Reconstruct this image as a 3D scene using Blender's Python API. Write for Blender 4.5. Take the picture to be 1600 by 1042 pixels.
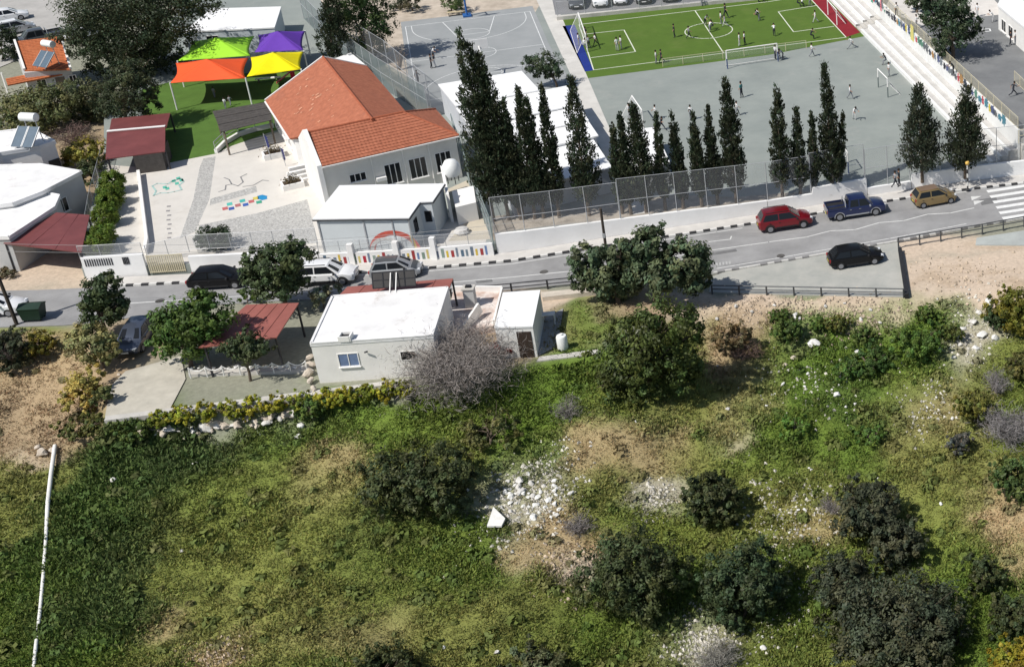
import bpy, bmesh, math, random
import numpy as np
from mathutils import Vector, Matrix
R = math.radians
for o in list(bpy.data.objects): bpy.data.objects.remove(o)
scene = bpy.context.scene
C = scene.collection
rnd = random.Random(11)
rng = np.random.default_rng(7)

# ---------------------------------------------------------------- camera (the photo is a crop from the left half of a drone picture)
F, CX, CY, TH, HC = 2279.0, 1580.0, 307.0, R(25.9), 55.0
st, ct = math.sin(TH), math.cos(TH)
cam_d = bpy.data.cameras.new('camera'); cam = bpy.data.objects.new('camera', cam_d); C.objects.link(cam)
cam.location = (0, 0, HC); cam.rotation_euler = (math.pi/2 - TH, 0, 0)
cam_d.sensor_fit = 'HORIZONTAL'; cam_d.sensor_width = 36.0; cam_d.lens = F/1600*36.0
cam_d.shift_x = -(CX-800)/1600; cam_d.shift_y = -(521-CY)/1600
cam_d.clip_start = 0.5; cam_d.clip_end = 3000
scene.camera = cam

# ---------------------------------------------------------------- sky, sun, exposure
SUN_EL, SUN_AZ = R(53), R(44)       # shadows fall towards +X and a little towards +Y
w = bpy.data.worlds.new('World'); scene.world = w; w.use_nodes = True
nt = w.node_tree; nt.nodes.clear()
sky = nt.nodes.new('ShaderNodeTexSky'); sky.sky_type = 'NISHITA'; sky.sun_disc = False
sky.sun_elevation = SUN_EL; sky.sun_rotation = math.atan2(-math.cos(SUN_AZ), -math.sin(SUN_AZ)) % (2*math.pi)
bg = nt.nodes.new('ShaderNodeBackground'); bg.inputs['Strength'].default_value = 0.09
wo = nt.nodes.new('ShaderNodeOutputWorld')
nt.links.new(sky.outputs[0], bg.inputs[0]); nt.links.new(bg.outputs[0], wo.inputs[0])
sd = bpy.data.lights.new('sun', 'SUN'); sd.energy = 4.6; sd.angle = R(0.55); sd.color = (1.0, 0.96, 0.9)
so = bpy.data.objects.new('sun', sd); C.objects.link(so); so.location = (-60, 40, 120)
ldir = Vector((math.cos(SUN_AZ)*math.cos(SUN_EL), math.sin(SUN_AZ)*math.cos(SUN_EL), -math.sin(SUN_EL)))
so.rotation_euler = ldir.to_track_quat('-Z', 'Y').to_euler()
scene.view_settings.view_transform = 'Standard'; scene.view_settings.look = 'None'
scene.view_settings.exposure = 0.0; scene.view_settings.gamma = 1.0
scene.view_settings.use_curve_mapping = False

# ---------------------------------------------------------------- pixel -> place
def ray(px, py):
    u = (px-CX)/F; v = (py-CY)/F
    return Vector((u, ct - v*st, -st - v*ct))
def P(px, py, z=0.0):               # on the level z
    d = ray(px, py); t = (z-HC)/d.z
    return Vector((d.x*t, d.y*t, z))
def V(px, py, Y):                   # on the upright plane y = Y
    d = ray(px, py); t = Y/d.y
    return Vector((d.x*t, Y, HC + d.z*t))
def ztop(p, py):                    # height above p seen at row py
    r = (py-CY)/F
    return (r*p.y*ct + p.y*st)/(-ct + r*st) + HC
def ppm(p):                         # pixels for a metre at p
    return F/(p.y*ct - (p.z-HC)*st)

# ---------------------------------------------------------------- numpy value noise
_tab = rng.random((256, 256))
def vnoise(x, y, s=1.0, o=0):
    x = np.asarray(x, float)/s + 37.3*o + 500; y = np.asarray(y, float)/s + 11.9*o + 500
    xi = np.floor(x).astype(int); yi = np.floor(y).astype(int); fx = x-xi; fy = y-yi
    fx = fx*fx*(3-2*fx); fy = fy*fy*(3-2*fy)
    g = lambda a, b: _tab[a % 256, b % 256]
    return (g(xi, yi)*(1-fx)+g(xi+1, yi)*fx)*(1-fy) + (g(xi, yi+1)*(1-fx)+g(xi+1, yi+1)*fx)*fy

# ---------------------------------------------------------------- terrain
_tb = [(-200, 530), (60, 512), (120, 520), (150, 585), (168, 658), (250, 646), (480, 618), (640, 604), (840, 572), (935, 557), (1000, 530), (1095, 478), (1420, 466), (1500, 455), (1620, 440), (1900, 420)]
TBX = np.array([P(*q).x for q in _tb]); TBY = np.array([P(*q).y for q in _tb])
TA = np.array([.8, .8, .9, 1.2, 1.5, 1.6, 1.6, 1.3, 1.0, 1.0, 1.4, 1.8, 1.8, 1.6, 1.5, 1.5])
TL = np.array([4, 4, 3.5, 2.0, 1.0, .7, .7, 1.0, 2.0, 2.5, 3.0, 3.2, 3.2, 3.5, 4, 4])
def terr(x, y):
    x = np.asarray(x, float); y = np.asarray(y, float)
    d = np.clip(np.interp(x, TBX, TBY) - y, 0, 34)
    a = np.interp(x, TBX, TA); L = np.interp(x, TBX, TL)
    k = np.clip(d/1.5, 0, 1)
    n = (vnoise(x, y, 5, 1)-.5)*.7 + (vnoise(x, y, 1.7, 2)-.5)*.34
    return -0.06 - a*(1-np.exp(-d/L)) - .085*d + n*k
def PT(px, py, dz=0.0):             # on the terrain (plus dz)
    z = -1.0
    for _ in range(25):
        p = P(px, py, z); z = .5*z + .5*(float(terr(p.x, p.y)) + dz)
    return P(px, py, z)

# ---------------------------------------------------------------- materials
MATS = {}
def mat(name, col, rough=.8, var=.12, scale=1.5, bump=0.0, bscale=20.0, metal=0.0, spec=.3, col2=None, coat=0.0, detail=6, dirt=0.0, dscale=.5, dcol=(.3, .27, .23), dstretch=(1, 1, 1), dthr=.56):
    if name in MATS: return MATS[name]
    m = bpy.data.materials.new(name); m.use_nodes = True; MATS[name] = m
    n = m.node_tree; b = n.nodes['Principled BSDF']
    b.inputs['Roughness'].default_value = rough; b.inputs['Metallic'].default_value = metal
    b.inputs['Specular IOR Level'].default_value = spec
    if coat: b.inputs['Coat Weight'].default_value = coat; b.inputs['Coat Roughness'].default_value = .05
    tc = n.nodes.new('ShaderNodeNewGeometry')
    if var or col2:
        no = n.nodes.new('ShaderNodeTexNoise'); no.inputs['Scale'].default_value = scale; no.inputs['Detail'].default_value = detail; no.inputs['Roughness'].default_value = .65
        n.links.new(tc.outputs['Position'], no.inputs['Vector'])
        rp = n.nodes.new('ShaderNodeValToRGB'); n.links.new(no.outputs['Fac'], rp.inputs[0])
        c2 = col2 or tuple(min(1, c*(1+var)) for c in col)
        c1 = tuple(c*(1-var) for c in col)
        rp.color_ramp.elements[0].position = .3; rp.color_ramp.elements[0].color = (*c1, 1)
        rp.color_ramp.elements[1].position = .7; rp.color_ramp.elements[1].color = (*c2, 1)
        out_ = rp.outputs[0]
        if dirt:                       # stains with a shape of their own
            mp = n.nodes.new('ShaderNodeMapping'); mp.inputs['Scale'].default_value = dstretch; n.links.new(tc.outputs['Position'], mp.inputs['Vector'])
            dn = n.nodes.new('ShaderNodeTexNoise'); dn.inputs['Scale'].default_value = dscale; dn.inputs['Detail'].default_value = 10; dn.inputs['Roughness'].default_value = .7; n.links.new(mp.outputs[0], dn.inputs['Vector'])
            dr = n.nodes.new('ShaderNodeMapRange'); dr.inputs[1].default_value = dthr; dr.inputs[2].default_value = dthr+.14; dr.inputs[4].default_value = dirt; n.links.new(dn.outputs['Fac'], dr.inputs[0])
            mx = n.nodes.new('ShaderNodeMix'); mx.data_type = 'RGBA'; n.links.new(dr.outputs[0], mx.inputs['Factor']); n.links.new(out_, mx.inputs[6]); mx.inputs[7].default_value = (*dcol, 1); out_ = mx.outputs[2]
        n.links.new(out_, b.inputs['Base Color'])
    else: b.inputs['Base Color'].default_value = (*col, 1)
    if bump:
        nb = n.nodes.new('ShaderNodeTexNoise'); nb.inputs['Scale'].default_value = bscale; nb.inputs['Detail'].default_value = 4
        n.links.new(tc.outputs['Position'], nb.inputs['Vector'])
        bp = n.nodes.new('ShaderNodeBump'); bp.inputs['Strength'].default_value = bump; bp.inputs['Distance'].default_value = .05
        n.links.new(nb.outputs['Fac'], bp.inputs['Height']); n.links.new(bp.outputs[0], b.inputs['Normal'])
    return m
def leaf_mat(name, rough=.55, trans=.25):
    m = bpy.data.materials.new(name); m.use_nodes = True; n = m.node_tree
    b = n.nodes['Principled BSDF']; b.inputs['Roughness'].default_value = rough; b.inputs['Specular IOR Level'].default_value = .25
    a = n.nodes.new('ShaderNodeAttribute'); a.attribute_name = 'col'
    n.links.new(a.outputs['Color'], b.inputs['Base Color'])
    if trans:
        t = n.nodes.new('ShaderNodeBsdfTranslucent'); n.links.new(a.outputs['Color'], t.inputs['Color'])
        mx = n.nodes.new('ShaderNodeMixShader'); mx.inputs[0].default_value = trans
        n.links.new(b.outputs[0], mx.inputs[1]); n.links.new(t.outputs[0], mx.inputs[2])
        n.links.new(mx.outputs[0], n.nodes['Material Output'].inputs[0])
    return m
def mesh_mat(name, col, dens, cell=.08):     # woven wire / shade net: mostly holes
    m = bpy.data.materials.new(name); m.use_nodes = True; n = m.node_tree
    b = n.nodes['Principled BSDF']; b.inputs['Base Color'].default_value = (*col, 1); b.inputs['Roughness'].default_value = .6
    t = n.nodes.new('ShaderNodeBsdfTransparent'); mx = n.nodes.new('ShaderNodeMixShader'); mx.inputs[0].default_value = dens
    n.links.new(t.outputs[0], mx.inputs[1]); n.links.new(b.outputs[0], mx.inputs[2]); n.links.new(mx.outputs[0], n.nodes['Material Output'].inputs[0])
    return m
LEAF = leaf_mat('leaf'); TWIG = leaf_mat('twig', .8, 0); GRASS = leaf_mat('grass_blade', .7, .2)
W_ = mat('white_paint', (.80, .785, .755), .7, .06, .8, .1, dirt=.35, dscale=.9, dcol=(.5, .46, .40), dthr=.6)
WR = mat('white_roof', (.80, .80, .79), .75, .07, .35, .15, 8, col2=(.85, .85, .84), dirt=.35, dscale=.5, dcol=(.50, .48, .44), dthr=.57)
WOLD = mat('weathered_white_roof', (.74, .73, .71), .85, .12, .5, .2, 6, col2=(.85, .84, .83), dirt=.75, dscale=.35, dcol=(.42, .37, .32), dthr=.57)
CREAM = mat('cream_render', (.79, .77, .73), .85, .07, .7, .2, 30, dirt=.5, dscale=.8, dcol=(.45, .41, .35), dstretch=(1, 1, .35), dthr=.57)
GREYW = mat('grey_render', (.50, .50, .49), .85, .10, .7, .2, 30)
PANEL = mat('pale_blue_panel', (.62, .655, .665), .6, .03, 1)
CONC = mat('concrete', (.50, .48, .44), .9, .16, .8, .3, 25)
CONC_SHADE = mat('shade_toned_concrete', (.30, .30, .29), .9, .14, 1.2, .3, 25)  # concrete darkened to carry the painted shade beside the outbuilding
MAROON = mat('maroon_sheet', (.17, .052, .05), .5, .16, .6)
MAROON2 = mat('faded_maroon_sheet', (.30, .105, .085), .6, .14, .6)
STEEL = mat('galvanised_steel', (.48, .49, .50), .45, .08, 3, metal=.35)
DARKM = mat('dark_metal', (.045, .045, .05), .5, .1, 3, metal=.3)
CREAMM = mat('cream_metal', (.60, .54, .38), .5, .08, 3)
BLACK = mat('black_paint', (.025, .025, .027), .6, .2, 4)
RUBBER = mat('rubber', (.02, .02, .02), .9, .2, 6)
GLASS = mat('dark_glass', (.012, .014, .017), .12, 0, spec=.35)
GLASSB = mat('blue_glass', (.16, .22, .36), .12, .15, 2, spec=.6)
WOOD = mat('weathered_wood', (.16, .13, .10), .9, .25, 4, .3, 30)
WOODD = mat('dark_roof_boards', (.075, .068, .062), .9, .25, 3, .3, 30)
BARK = mat('bark', (.13, .10, .075), .95, .3, 6, .6, 18)
CHAIN = mesh_mat('chain_link', (.45, .46, .47), .16)
CHAINL = mesh_mat('fine_wire_mesh', (.55, .56, .57), .26)
GREENNET = mesh_mat('grey_windbreak_net', (.18, .22, .22), .62)
NETW = mesh_mat('goal_net', (.8, .8, .8), .13)

# ---------------------------------------------------------------- builders
class MB:
    def __init__(s): s.v = []; s.f = []; s.m = []
    def add(s, vs, fs, mi=0):
        o = len(s.v); s.v += [tuple(v) for v in vs]; s.f += [tuple(i+o for i in f) for f in fs]; s.m += [mi]*len(fs); return s
    def quad(s, a, b, c, d, mi=0): return s.add([a, b, c, d], [(0, 1, 2, 3)], mi)
    def poly(s, pts, mi=0): return s.add(pts, [tuple(range(len(pts)))], mi)
    def box(s, cx, cy, cz, sx, sy, sz, rz=0., mi=0):
        cr, sr = math.cos(rz), math.sin(rz); vs = []
        for dz in (-.5, .5):
            for dx, dy in ((-.5, -.5), (.5, -.5), (.5, .5), (-.5, .5)):
                x, y = dx*sx, dy*sy; vs.append((cx+x*cr-y*sr, cy+x*sr+y*cr, cz+dz*sz))
        return s.add(vs, [(0, 3, 2, 1), (4, 5, 6, 7), (0, 1, 5, 4), (1, 2, 6, 5), (2, 3, 7, 6), (3, 0, 4, 7)], mi)
    def prism(s, poly, z0, z1, mi=0):
        poly = [(p[0], p[1]) for p in poly]
        a = sum(poly[i][0]*poly[(i+1) % len(poly)][1]-poly[(i+1) % len(poly)][0]*poly[i][1] for i in range(len(poly)))
        if a < 0: poly = poly[::-1]
        n = len(poly); f0 = z0 if callable(z0) else (lambda p: z0); f1 = z1 if callable(z1) else (lambda p: z1)
        vs = [(p[0], p[1], f0(p)) for p in poly]+[(p[0], p[1], f1(p)) for p in poly]
        return s.add(vs, [tuple(range(n-1, -1, -1)), tuple(range(n, 2*n))]+[(i, (i+1) % n, n+(i+1) % n, n+i) for i in range(n)], mi)
    def beam(s, p, q, w, h=None, mi=0):
        p, q = Vector(p), Vector(q); h = h or w; d = (q-p)
        if d.length < 1e-6: return s
        d.normalize(); up = Vector((0, 0, 1)) if abs(d.z) < .95 else Vector((0, 1, 0))
        a = d.cross(up).normalized()*w/2; b = a.cross(d).normalized()*h/2
        vs = [p-a-b, p+a-b, p+a+b, p-a+b, q-a-b, q+a-b, q+a+b, q-a+b]
        return s.add(vs, [(0, 1, 2, 3), (7, 6, 5, 4), (0, 4, 5, 1), (1, 5, 6, 2), (2, 6, 7, 3), (3, 7, 4, 0)], mi)
    def tube(s, p, q, r0, r1=None, n=8, mi=0):
        p, q = Vector(p), Vector(q); r1 = r0 if r1 is None else r1; d = (q-p).normalized()
        up = Vector((0, 0, 1)) if abs(d.z) < .9 else Vector((1, 0, 0))
        a = d.cross(up).normalized(); b = d.cross(a).normalized(); vs = []
        for c, r in ((p, r0), (q, r1)):
            for i in range(n):
                t = 2*math.pi*i/n; vs.append(c+a*math.cos(t)*r+b*math.sin(t)*r)
        return s.add(vs, [(i, n+i, n+(i+1) % n, (i+1) % n) for i in range(n)]+[tuple(range(n)), tuple(range(2*n-1, n-1, -1))], mi)
    def lathe(s, c, prof, n=16, mi=0, axis='z'):
        vs = []; k = len(prof)
        for r, h in prof:
            for i in range(n):
                t = 2*math.pi*i/n; x, y = r*math.cos(t), r*math.sin(t)
                vs.append((c[0]+x, c[1]+y, c[2]+h) if axis == 'z' else (c[0]+x, c[1]+h, c[2]+y) if axis == 'y' else (c[0]+h, c[1]+x, c[2]+y))
        fs = [(j*n+i, j*n+(i+1) % n, (j+1)*n+(i+1) % n, (j+1)*n+i) for j in range(k-1) for i in range(n)]
        fs += [tuple(range(n-1, -1, -1)), tuple(range((k-1)*n, k*n))]
        return s.add(vs, fs, mi)
    def build(s, name, mats, parent=None, org=None, smooth=None):
        me = bpy.data.meshes.new(name)
        o_ = org
        if org is None and parent is not None and parent.name in ORG: o_ = ORG[parent.name]
        vs = s.v if o_ is None else [(v[0]-o_[0], v[1]-o_[1], v[2]-o_[2]) for v in s.v]
        me.from_pydata(vs, [], s.f)
        for m in (mats if isinstance(mats, (list, tuple)) else [mats]): me.materials.append(m)
        if any(s.m): me.polygons.foreach_set('material_index', s.m)
        if smooth is not None:
            me.polygons.foreach_set('use_smooth', [True]*len(me.polygons)); me.set_sharp_from_angle(angle=R(smooth))
        me.update()
        ob = bpy.data.objects.new(name, me); C.objects.link(ob)
        if parent is not None:
            ob.parent = parent
            if parent.name in ORG: ORG[ob.name] = ORG[parent.name]
        elif org is not None: ob.location = org
        return ob
ORG = {}
def tag(o, label, cat=None, group=None):
    o['label'] = label
    if cat: o['category'] = cat
    if group: o['group'] = group
    return o
def thing(name, label, cat, org, group=None, rz=None):   # rz None: children are given in world coordinates
    o = bpy.data.objects.new(name, None); C.objects.link(o); o.empty_display_size = .3
    o.location = org; tag(o, label, cat, group)
    if rz is None: ORG[o.name] = tuple(org)
    else: o.rotation_euler = (0, 0, rz)
    return o
def struct(o, kind='structure'): o['kind'] = kind; return o
def copy_tree(o, parent=None):
    c = o.copy(); C.objects.link(c); c.parent = parent
    for ch in o.children: copy_tree(ch, c)
    return c
def sheet(name, pts, m, z, parent=None, kind=True):     # a thin layer of real thickness
    mb = MB().prism(pts, z-.003 if not callable(z) else z, z)
    ob = mb.build(name, m, parent)
    if kind and parent is None: struct(ob)
    return ob
def pxs(lst, z=0.0): return [P(a, b, z) for a, b in lst]

# leaves: rhombic faces in one mesh with a colour of their own
def leaves(name, cen, size, col, m, parent=None, dirs=None, aspect=.55, org=None, up=0.0, jitter=1.0, nrm=None):
    N = len(cen); cen = np.asarray(cen, float)
    if org is None and parent is not None and parent.name in ORG: org = ORG[parent.name]
    if org is not None: cen = cen-np.array(org)
    d = rng.normal(size=(N, 3)) if dirs is None else np.asarray(dirs, float)+rng.normal(size=(N, 3))*.45*jitter
    d[:, 2] += up; d /= np.linalg.norm(d, axis=1)[:, None]+1e-9
    q = rng.normal(size=(N, 3)) if nrm is None else nrm+rng.normal(size=(N, 3))*.35
    if nrm is not None: q /= np.linalg.norm(q, axis=1)[:, None]+1e-9; d = d-q*(d*q).sum(1)[:, None]; d /= np.linalg.norm(d, axis=1)[:, None]+1e-9
    s_ = np.cross(d, q); s_ /= np.linalg.norm(s_, axis=1)[:, None]+1e-9
    L = np.asarray(size)[:, None] if np.ndim(size) else np.full((N, 1), size)
    vs = np.empty((N, 4, 3)); vs[:, 0] = cen-d*L*.5; vs[:, 1] = cen+s_*L*aspect*.5; vs[:, 2] = cen+d*L*.5; vs[:, 3] = cen-s_*L*aspect*.5
    return rawquads(name, vs, np.repeat(col[:, None, :], 4, 1), m, parent)
def rawquads(name, vs, cols, m, parent=None):
    N = len(vs); me = bpy.data.meshes.new(name)
    me.vertices.add(N*4); me.vertices.foreach_set('co', vs.reshape(-1).astype(np.float32))
    me.loops.add(N*4); me.loops.foreach_set('vertex_index', np.arange(N*4, dtype=np.int32))
    me.polygons.add(N); me.polygons.foreach_set('loop_start', np.arange(0, N*4, 4, dtype=np.int32))
    at = me.attributes.new('col', 'FLOAT_COLOR', 'POINT')
    c4 = np.ones((N*4, 4), np.float32); c4[:, :3] = cols.reshape(-1, 3); at.data.foreach_set('color', c4.reshape(-1))
    me.materials.append(m); me.update(calc_edges=True)
    ob = bpy.data.objects.new(name, me); C.objects.link(ob)
    if parent is not None: ob.parent = parent
    return ob
# ================================================================ SETTING
ZY = 0.8                              # level of the school and kindergarten yards
ZU = 3.7                              # upper school yard behind the bleachers
# ---- colours of the open land: patches of plant cover and soil
CLS = {  # albedo, tuft height, density
    'lush':  ((.120, .192, .030), .23, 1.25), 'dark': ((.080, .128, .040), .30, 1.35),
    'olive': ((.222, .230, .066), .17, 1.0),  'dry':  ((.46, .34, .20), .14, .75), 'bright': ((.200, .242, .052), .20, 1.2),
    'dirt':  ((.57, .46, .355), .06, .006),     'rub':  ((.44, .40, .32), .10, .3),
    'brown': ((.36, .265, .17), .17, .9), 'gravel': ((.27, .27, .21), .07, .25), 'yellow': ((.30, .27, .06), .22, 1.2)}
PATCH = [
    (420, 800, 90, 40, 'bright', 2.6), (500, 860, 90, 30, 'bright', 1.8), (330, 870, 60, 40, 'bright', 1.5), (600, 650, 80, 16, 'bright', 1.6), (690, 870, 60, 30, 'bright', 1.8), (835, 700, 24, 40, 'bright', 2), (1050, 850, 50, 22, 'bright', 2.6), (1040, 985, 40, 24, 'bright', 2), (1470, 830, 40, 40, 'bright', 2), (1250, 660, 60, 24, 'bright', 1.5), (1490, 960, 30, 30, 'bright', 2), (1400, 600, 40, 22, 'bright', 1.6), (60, 960, 40, 40, 'bright', 1.2), (960, 620, 40, 14, 'bright', 1.2),  # px, py, rx, ry, class, weight
    (180, 790, 100, 115, 'dark', 2.4), (60, 900, 70, 170, 'lush', 1.6), (40, 780, 45, 60, 'olive', 1.6), (240, 715, 130, 30, 'dark', 1.7), (150, 930, 80, 60, 'dark', 2), (120, 1020, 60, 40, 'lush', 1.6),
    (400, 820, 150, 90, 'olive', 2.2), (560, 885, 130, 60, 'olive', 2), (430, 980, 150, 50, 'olive', 2.2), (360, 760, 90, 40, 'lush', 1.2), (650, 960, 120, 60, 'olive', 1.6),
    (505, 740, 50, 55, 'dry', 1.5), (335, 1025, 55, 25, 'dry', 2.4), (270, 965, 40, 14, 'dry', 1.3), (540, 660, 130, 28, 'lush', 2.2), (640, 880, 90, 60, 'lush', 1.8), (590, 840, 60, 45, 'dark', 1.2),
    (975, 690, 70, 34, 'dry', 2.6), (1000, 715, 50, 18, 'dry', 1.6), (1165, 640, 50, 24, 'dry', 1.3), (1130, 620, 60, 30, 'olive', 2), (850, 640, 60, 60, 'lush', 1.8), (830, 700, 40, 60, 'lush', 1.6), (960, 650, 60, 20, 'lush', 1.4),
    (1230, 610, 80, 60, 'lush', 2.6), (1260, 680, 90, 50, 'lush', 2.2), (1400, 560, 70, 60, 'lush', 3), (1170, 560, 50, 50, 'brown', 1.8), (1140, 525, 35, 25, 'brown', 1.5), (1330, 620, 40, 40, 'dark', 1.0), (1240, 540, 50, 40, 'lush', 2.4),
    (860, 850, 55, 35, 'dry', 1.8), (890, 895, 40, 25, 'rub', 2), (822, 780, 58, 48, 'rub', 1.6), (1020, 775, 40, 22, 'rub', 1.8), (720, 880, 90, 60, 'lush', 2), (900, 760, 60, 30, 'olive', 1.4), (1020, 720, 80, 26, 'olive', 1.6),
    (1100, 1000, 60, 40, 'rub', 1.1), (1060, 960, 60, 40, 'lush', 1.8), (1240, 770, 90, 50, 'olive', 1.5), (1275, 810, 40, 30, 'dry', 1.3), (1230, 960, 60, 60, 'lush', 1.2), (1190, 1000, 70, 40, 'olive', 1.2),
    (1470, 770, 60, 90, 'olive', 2.4), (1450, 860, 50, 40, 'lush', 1.8), (1450, 640, 60, 50, 'dry', .9), (1570, 800, 30, 60, 'dry', 1.3), (1500, 920, 60, 50, 'lush', 1.8), (1440, 700, 50, 40, 'olive', 1.6), (1160, 690, 30, 14, 'dirt', 1.4),
    (750, 1010, 130, 40, 'olive', 1.3), (800, 960, 80, 40, 'olive', 1.3), (560, 1000, 80, 40, 'brown', .8), (890, 990, 80, 40, 'lush', 1), (1540, 980, 60, 50, 'lush', 1.6),
    (1180, 480, 85, 13, 'dirt', 6), (1330, 478, 80, 12, 'dirt', 5), (1250, 469, 170, 8, 'dirt', 6), (1380, 474, 60, 9, 'dirt', 5), (1335, 505, 22, 14, 'dirt', 3), (1245, 512, 70, 14, 'lush', 4), (1300, 520, 60, 20, 'lush', 4), (1400, 510, 60, 20, 'lush', 4), (1470, 495, 50, 18, 'lush', 4), (1150, 515, 30, 14, 'brown', 3), (1500, 430, 110, 32, 'dirt', 9), (1560, 405, 90, 24, 'dirt', 9), (1470, 440, 40, 8, 'brown', 7), (1540, 425, 60, 5, 'brown', 8), (1580, 445, 40, 8, 'brown', 8), (1440, 410, 20, 6, 'gravel', 7), (1510, 400, 50, 4, 'gravel', 7), (1560, 388, 40, 5, 'brown', 6), (1300, 472, 60, 4, 'brown', 5), (1160, 490, 40, 5, 'brown', 5), (1510, 520, 35, 30, 'rub', 1.6), (1500, 458, 60, 6, 'dirt', 4), (1450, 395, 40, 20, 'dirt', 6),
    (1245, 520, 22, 18, 'rub', 1.8),
    (80, 620, 90, 60, 'brown', 4), (60, 690, 70, 24, 'brown', 3), (110, 590, 50, 40, 'dry', 3), (60, 560, 80, 25, 'dry', 2.2), (30, 735, 40, 24, 'olive', 1.5), (20, 540, 40, 20, 'brown', 2), (70, 708, 40, 8, 'dirt', 3),
    (920, 500, 50, 25, 'lush', 4), (905, 545, 50, 12, 'lush', 4), (900, 515, 50, 25, 'olive', 3), (850, 465, 70, 8, 'dirt', 5), (560, 597, 90, 7, 'gravel', 3), (570, 640, 90, 16, 'lush', 2.5), (370, 610, 110, 28, 'gravel', 6), (60, 430, 70, 18, 'dirt', 7), (1000, 480, 60, 14, 'brown', 4),
    (220, 545, 60, 40, 'brown', 6), (330, 560, 90, 25, 'gravel', 5), (400, 520, 90, 40, 'gravel', 5), (450, 560, 60, 40, 'gravel', 5), (-60, 430, 90, 60, 'dirt', 5), (50, 300, 120, 130, 'brown', 5), (60, 150, 140, 70, 'gravel', 5), (760, 520, 90, 40, 'brown', 4), (250, 650, 40, 10, 'lush', 2)]
_pw = []
for (a, b, rx, ry, k, wt) in PATCH:
    c0 = PT(a, b); ppmv = ppm(c0); dep = math.atan2(HC-c0.z, c0.y)
    _pw.append((c0.x, c0.y, rx/ppmv, ry/(ppmv*math.sin(dep)), k, wt))
def cover(x, y):
    x = np.asarray(x, float); y = np.asarray(y, float)
    x2 = x+(vnoise(x, y, 2.2, 5)-.5)*2.6+(vnoise(x, y, .8, 15)-.5)*1.0; y2 = y+(vnoise(x, y, 2.2, 6)-.5)*2.6+(vnoise(x, y, .8, 16)-.5)*1.0
    inter = np.clip((np.interp(x, TBX, TBY)-y)+1.0, 0, 1)
    W = np.zeros(x.shape)+1e-6; col = np.zeros(x.shape+(3,)); ht = np.zeros(x.shape); de = np.zeros(x.shape)
    base = [('olive', .16*inter*(.5+vnoise(x, y, 3, 9))), ('lush', .16*inter*(.3+1.6*vnoise(x, y, 4, 8)**2)), ('gravel', .3*(1-inter))]
    def acc(k, wv):
        nonlocal W, col, ht, de
        c_, h_, d_ = CLS[k]; W += wv; col += wv[..., None]*np.array(c_); ht += wv*h_; de += wv*d_
    for k, wv in base: acc(k, np.asarray(wv)+0*x)
    for (cx, cy, rx, ry, k, wt) in _pw:
        d2 = ((x2-cx)/rx)**2+((y2-cy)/ry)**2
        acc(k, wt*np.exp(-(d2**1.5)*.9))
    return col/W[..., None], ht/W, de/W
# ---- ground: one sheet to the horizon, fine where the field is
gx = np.concatenate([np.linspace(-900, -90, 18)[:-1], np.linspace(-90, -66, 25)[:-1], np.arange(-66, 6, .4), np.linspace(6, 30, 20), np.linspace(34, 900, 18)])
gy = np.concatenate([np.linspace(-300, 40, 12)[:-1], np.linspace(40, 46, 8)[:-1], np.arange(46, 112, .4), np.linspace(112, 180, 40), np.linspace(190, 1500, 18)])
XX, YY = np.meshgrid(gx, gy); ZZ = terr(XX, YY)
me = bpy.data.meshes.new('ground'); nx, ny = len(gx), len(gy)
vv = np.stack([XX, YY, ZZ], -1).reshape(-1, 3)
idx = np.arange(nx*ny).reshape(ny, nx)
ff = np.stack([idx[:-1, :-1], idx[:-1, 1:], idx[1:, 1:], idx[1:, :-1]], -1).reshape(-1, 4)
me.vertices.add(len(vv)); me.vertices.foreach_set('co', vv.reshape(-1)); me.loops.add(ff.size); me.loops.foreach_set('vertex_index', ff.reshape(-1))
me.polygons.add(len(ff)); me.polygons.foreach_set('loop_start', np.arange(0, ff.size, 4)); me.polygons.foreach_set('use_smooth', [True]*len(ff))
gc, _, _ = cover(XX, YY)
at = me.attributes.new('col', 'FLOAT_COLOR', 'POINT'); c4 = np.ones((nx*ny, 4), np.float32); c4[:, :3] = gc.reshape(-1, 3); at.data.foreach_set('color', c4.reshape(-1)); me.update(calc_edges=True)
gm = bpy.data.materials.new('soil_and_grass'); gm.use_nodes = True; n = gm.node_tree; b = n.nodes['Principled BSDF']; b.inputs['Roughness'].default_value = .95; b.inputs['Specular IOR Level'].default_value = .1
a = n.nodes.new('ShaderNodeAttribute'); a.attribute_name = 'col'; g = n.nodes.new('ShaderNodeNewGeometry')
no = n.nodes.new('ShaderNodeTexNoise'); no.inputs['Scale'].default_value = 3.0; no.inputs['Detail'].default_value = 9; no.inputs['Roughness'].default_value = .75; n.links.new(g.outputs['Position'], no.inputs['Vector'])
mr = n.nodes.new('ShaderNodeMapRange'); mr.inputs[1].default_value = .28; mr.inputs[2].default_value = .72; mr.inputs[3].default_value = .74; mr.inputs[4].default_value = 1.2; n.links.new(no.outputs['Fac'], mr.inputs[0])
mu = n.nodes.new('ShaderNodeVectorMath'); mu.operation = 'SCALE'; n.links.new(a.outputs['Color'], mu.inputs[0]); n.links.new(mr.outputs[0], mu.inputs['Scale']); n.links.new(mu.outputs[0], b.inputs['Base Color'])
bp = n.nodes.new('ShaderNodeBump'); bp.inputs['Strength'].default_value = .5; bp.inputs['Distance'].default_value = .07; n.links.new(no.outputs['Fac'], bp.inputs['Height']); n.links.new(bp.outputs[0], b.inputs['Normal'])
me.materials.append(gm); go = bpy.data.objects.new('ground', me); C.objects.link(go); struct(go)

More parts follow.
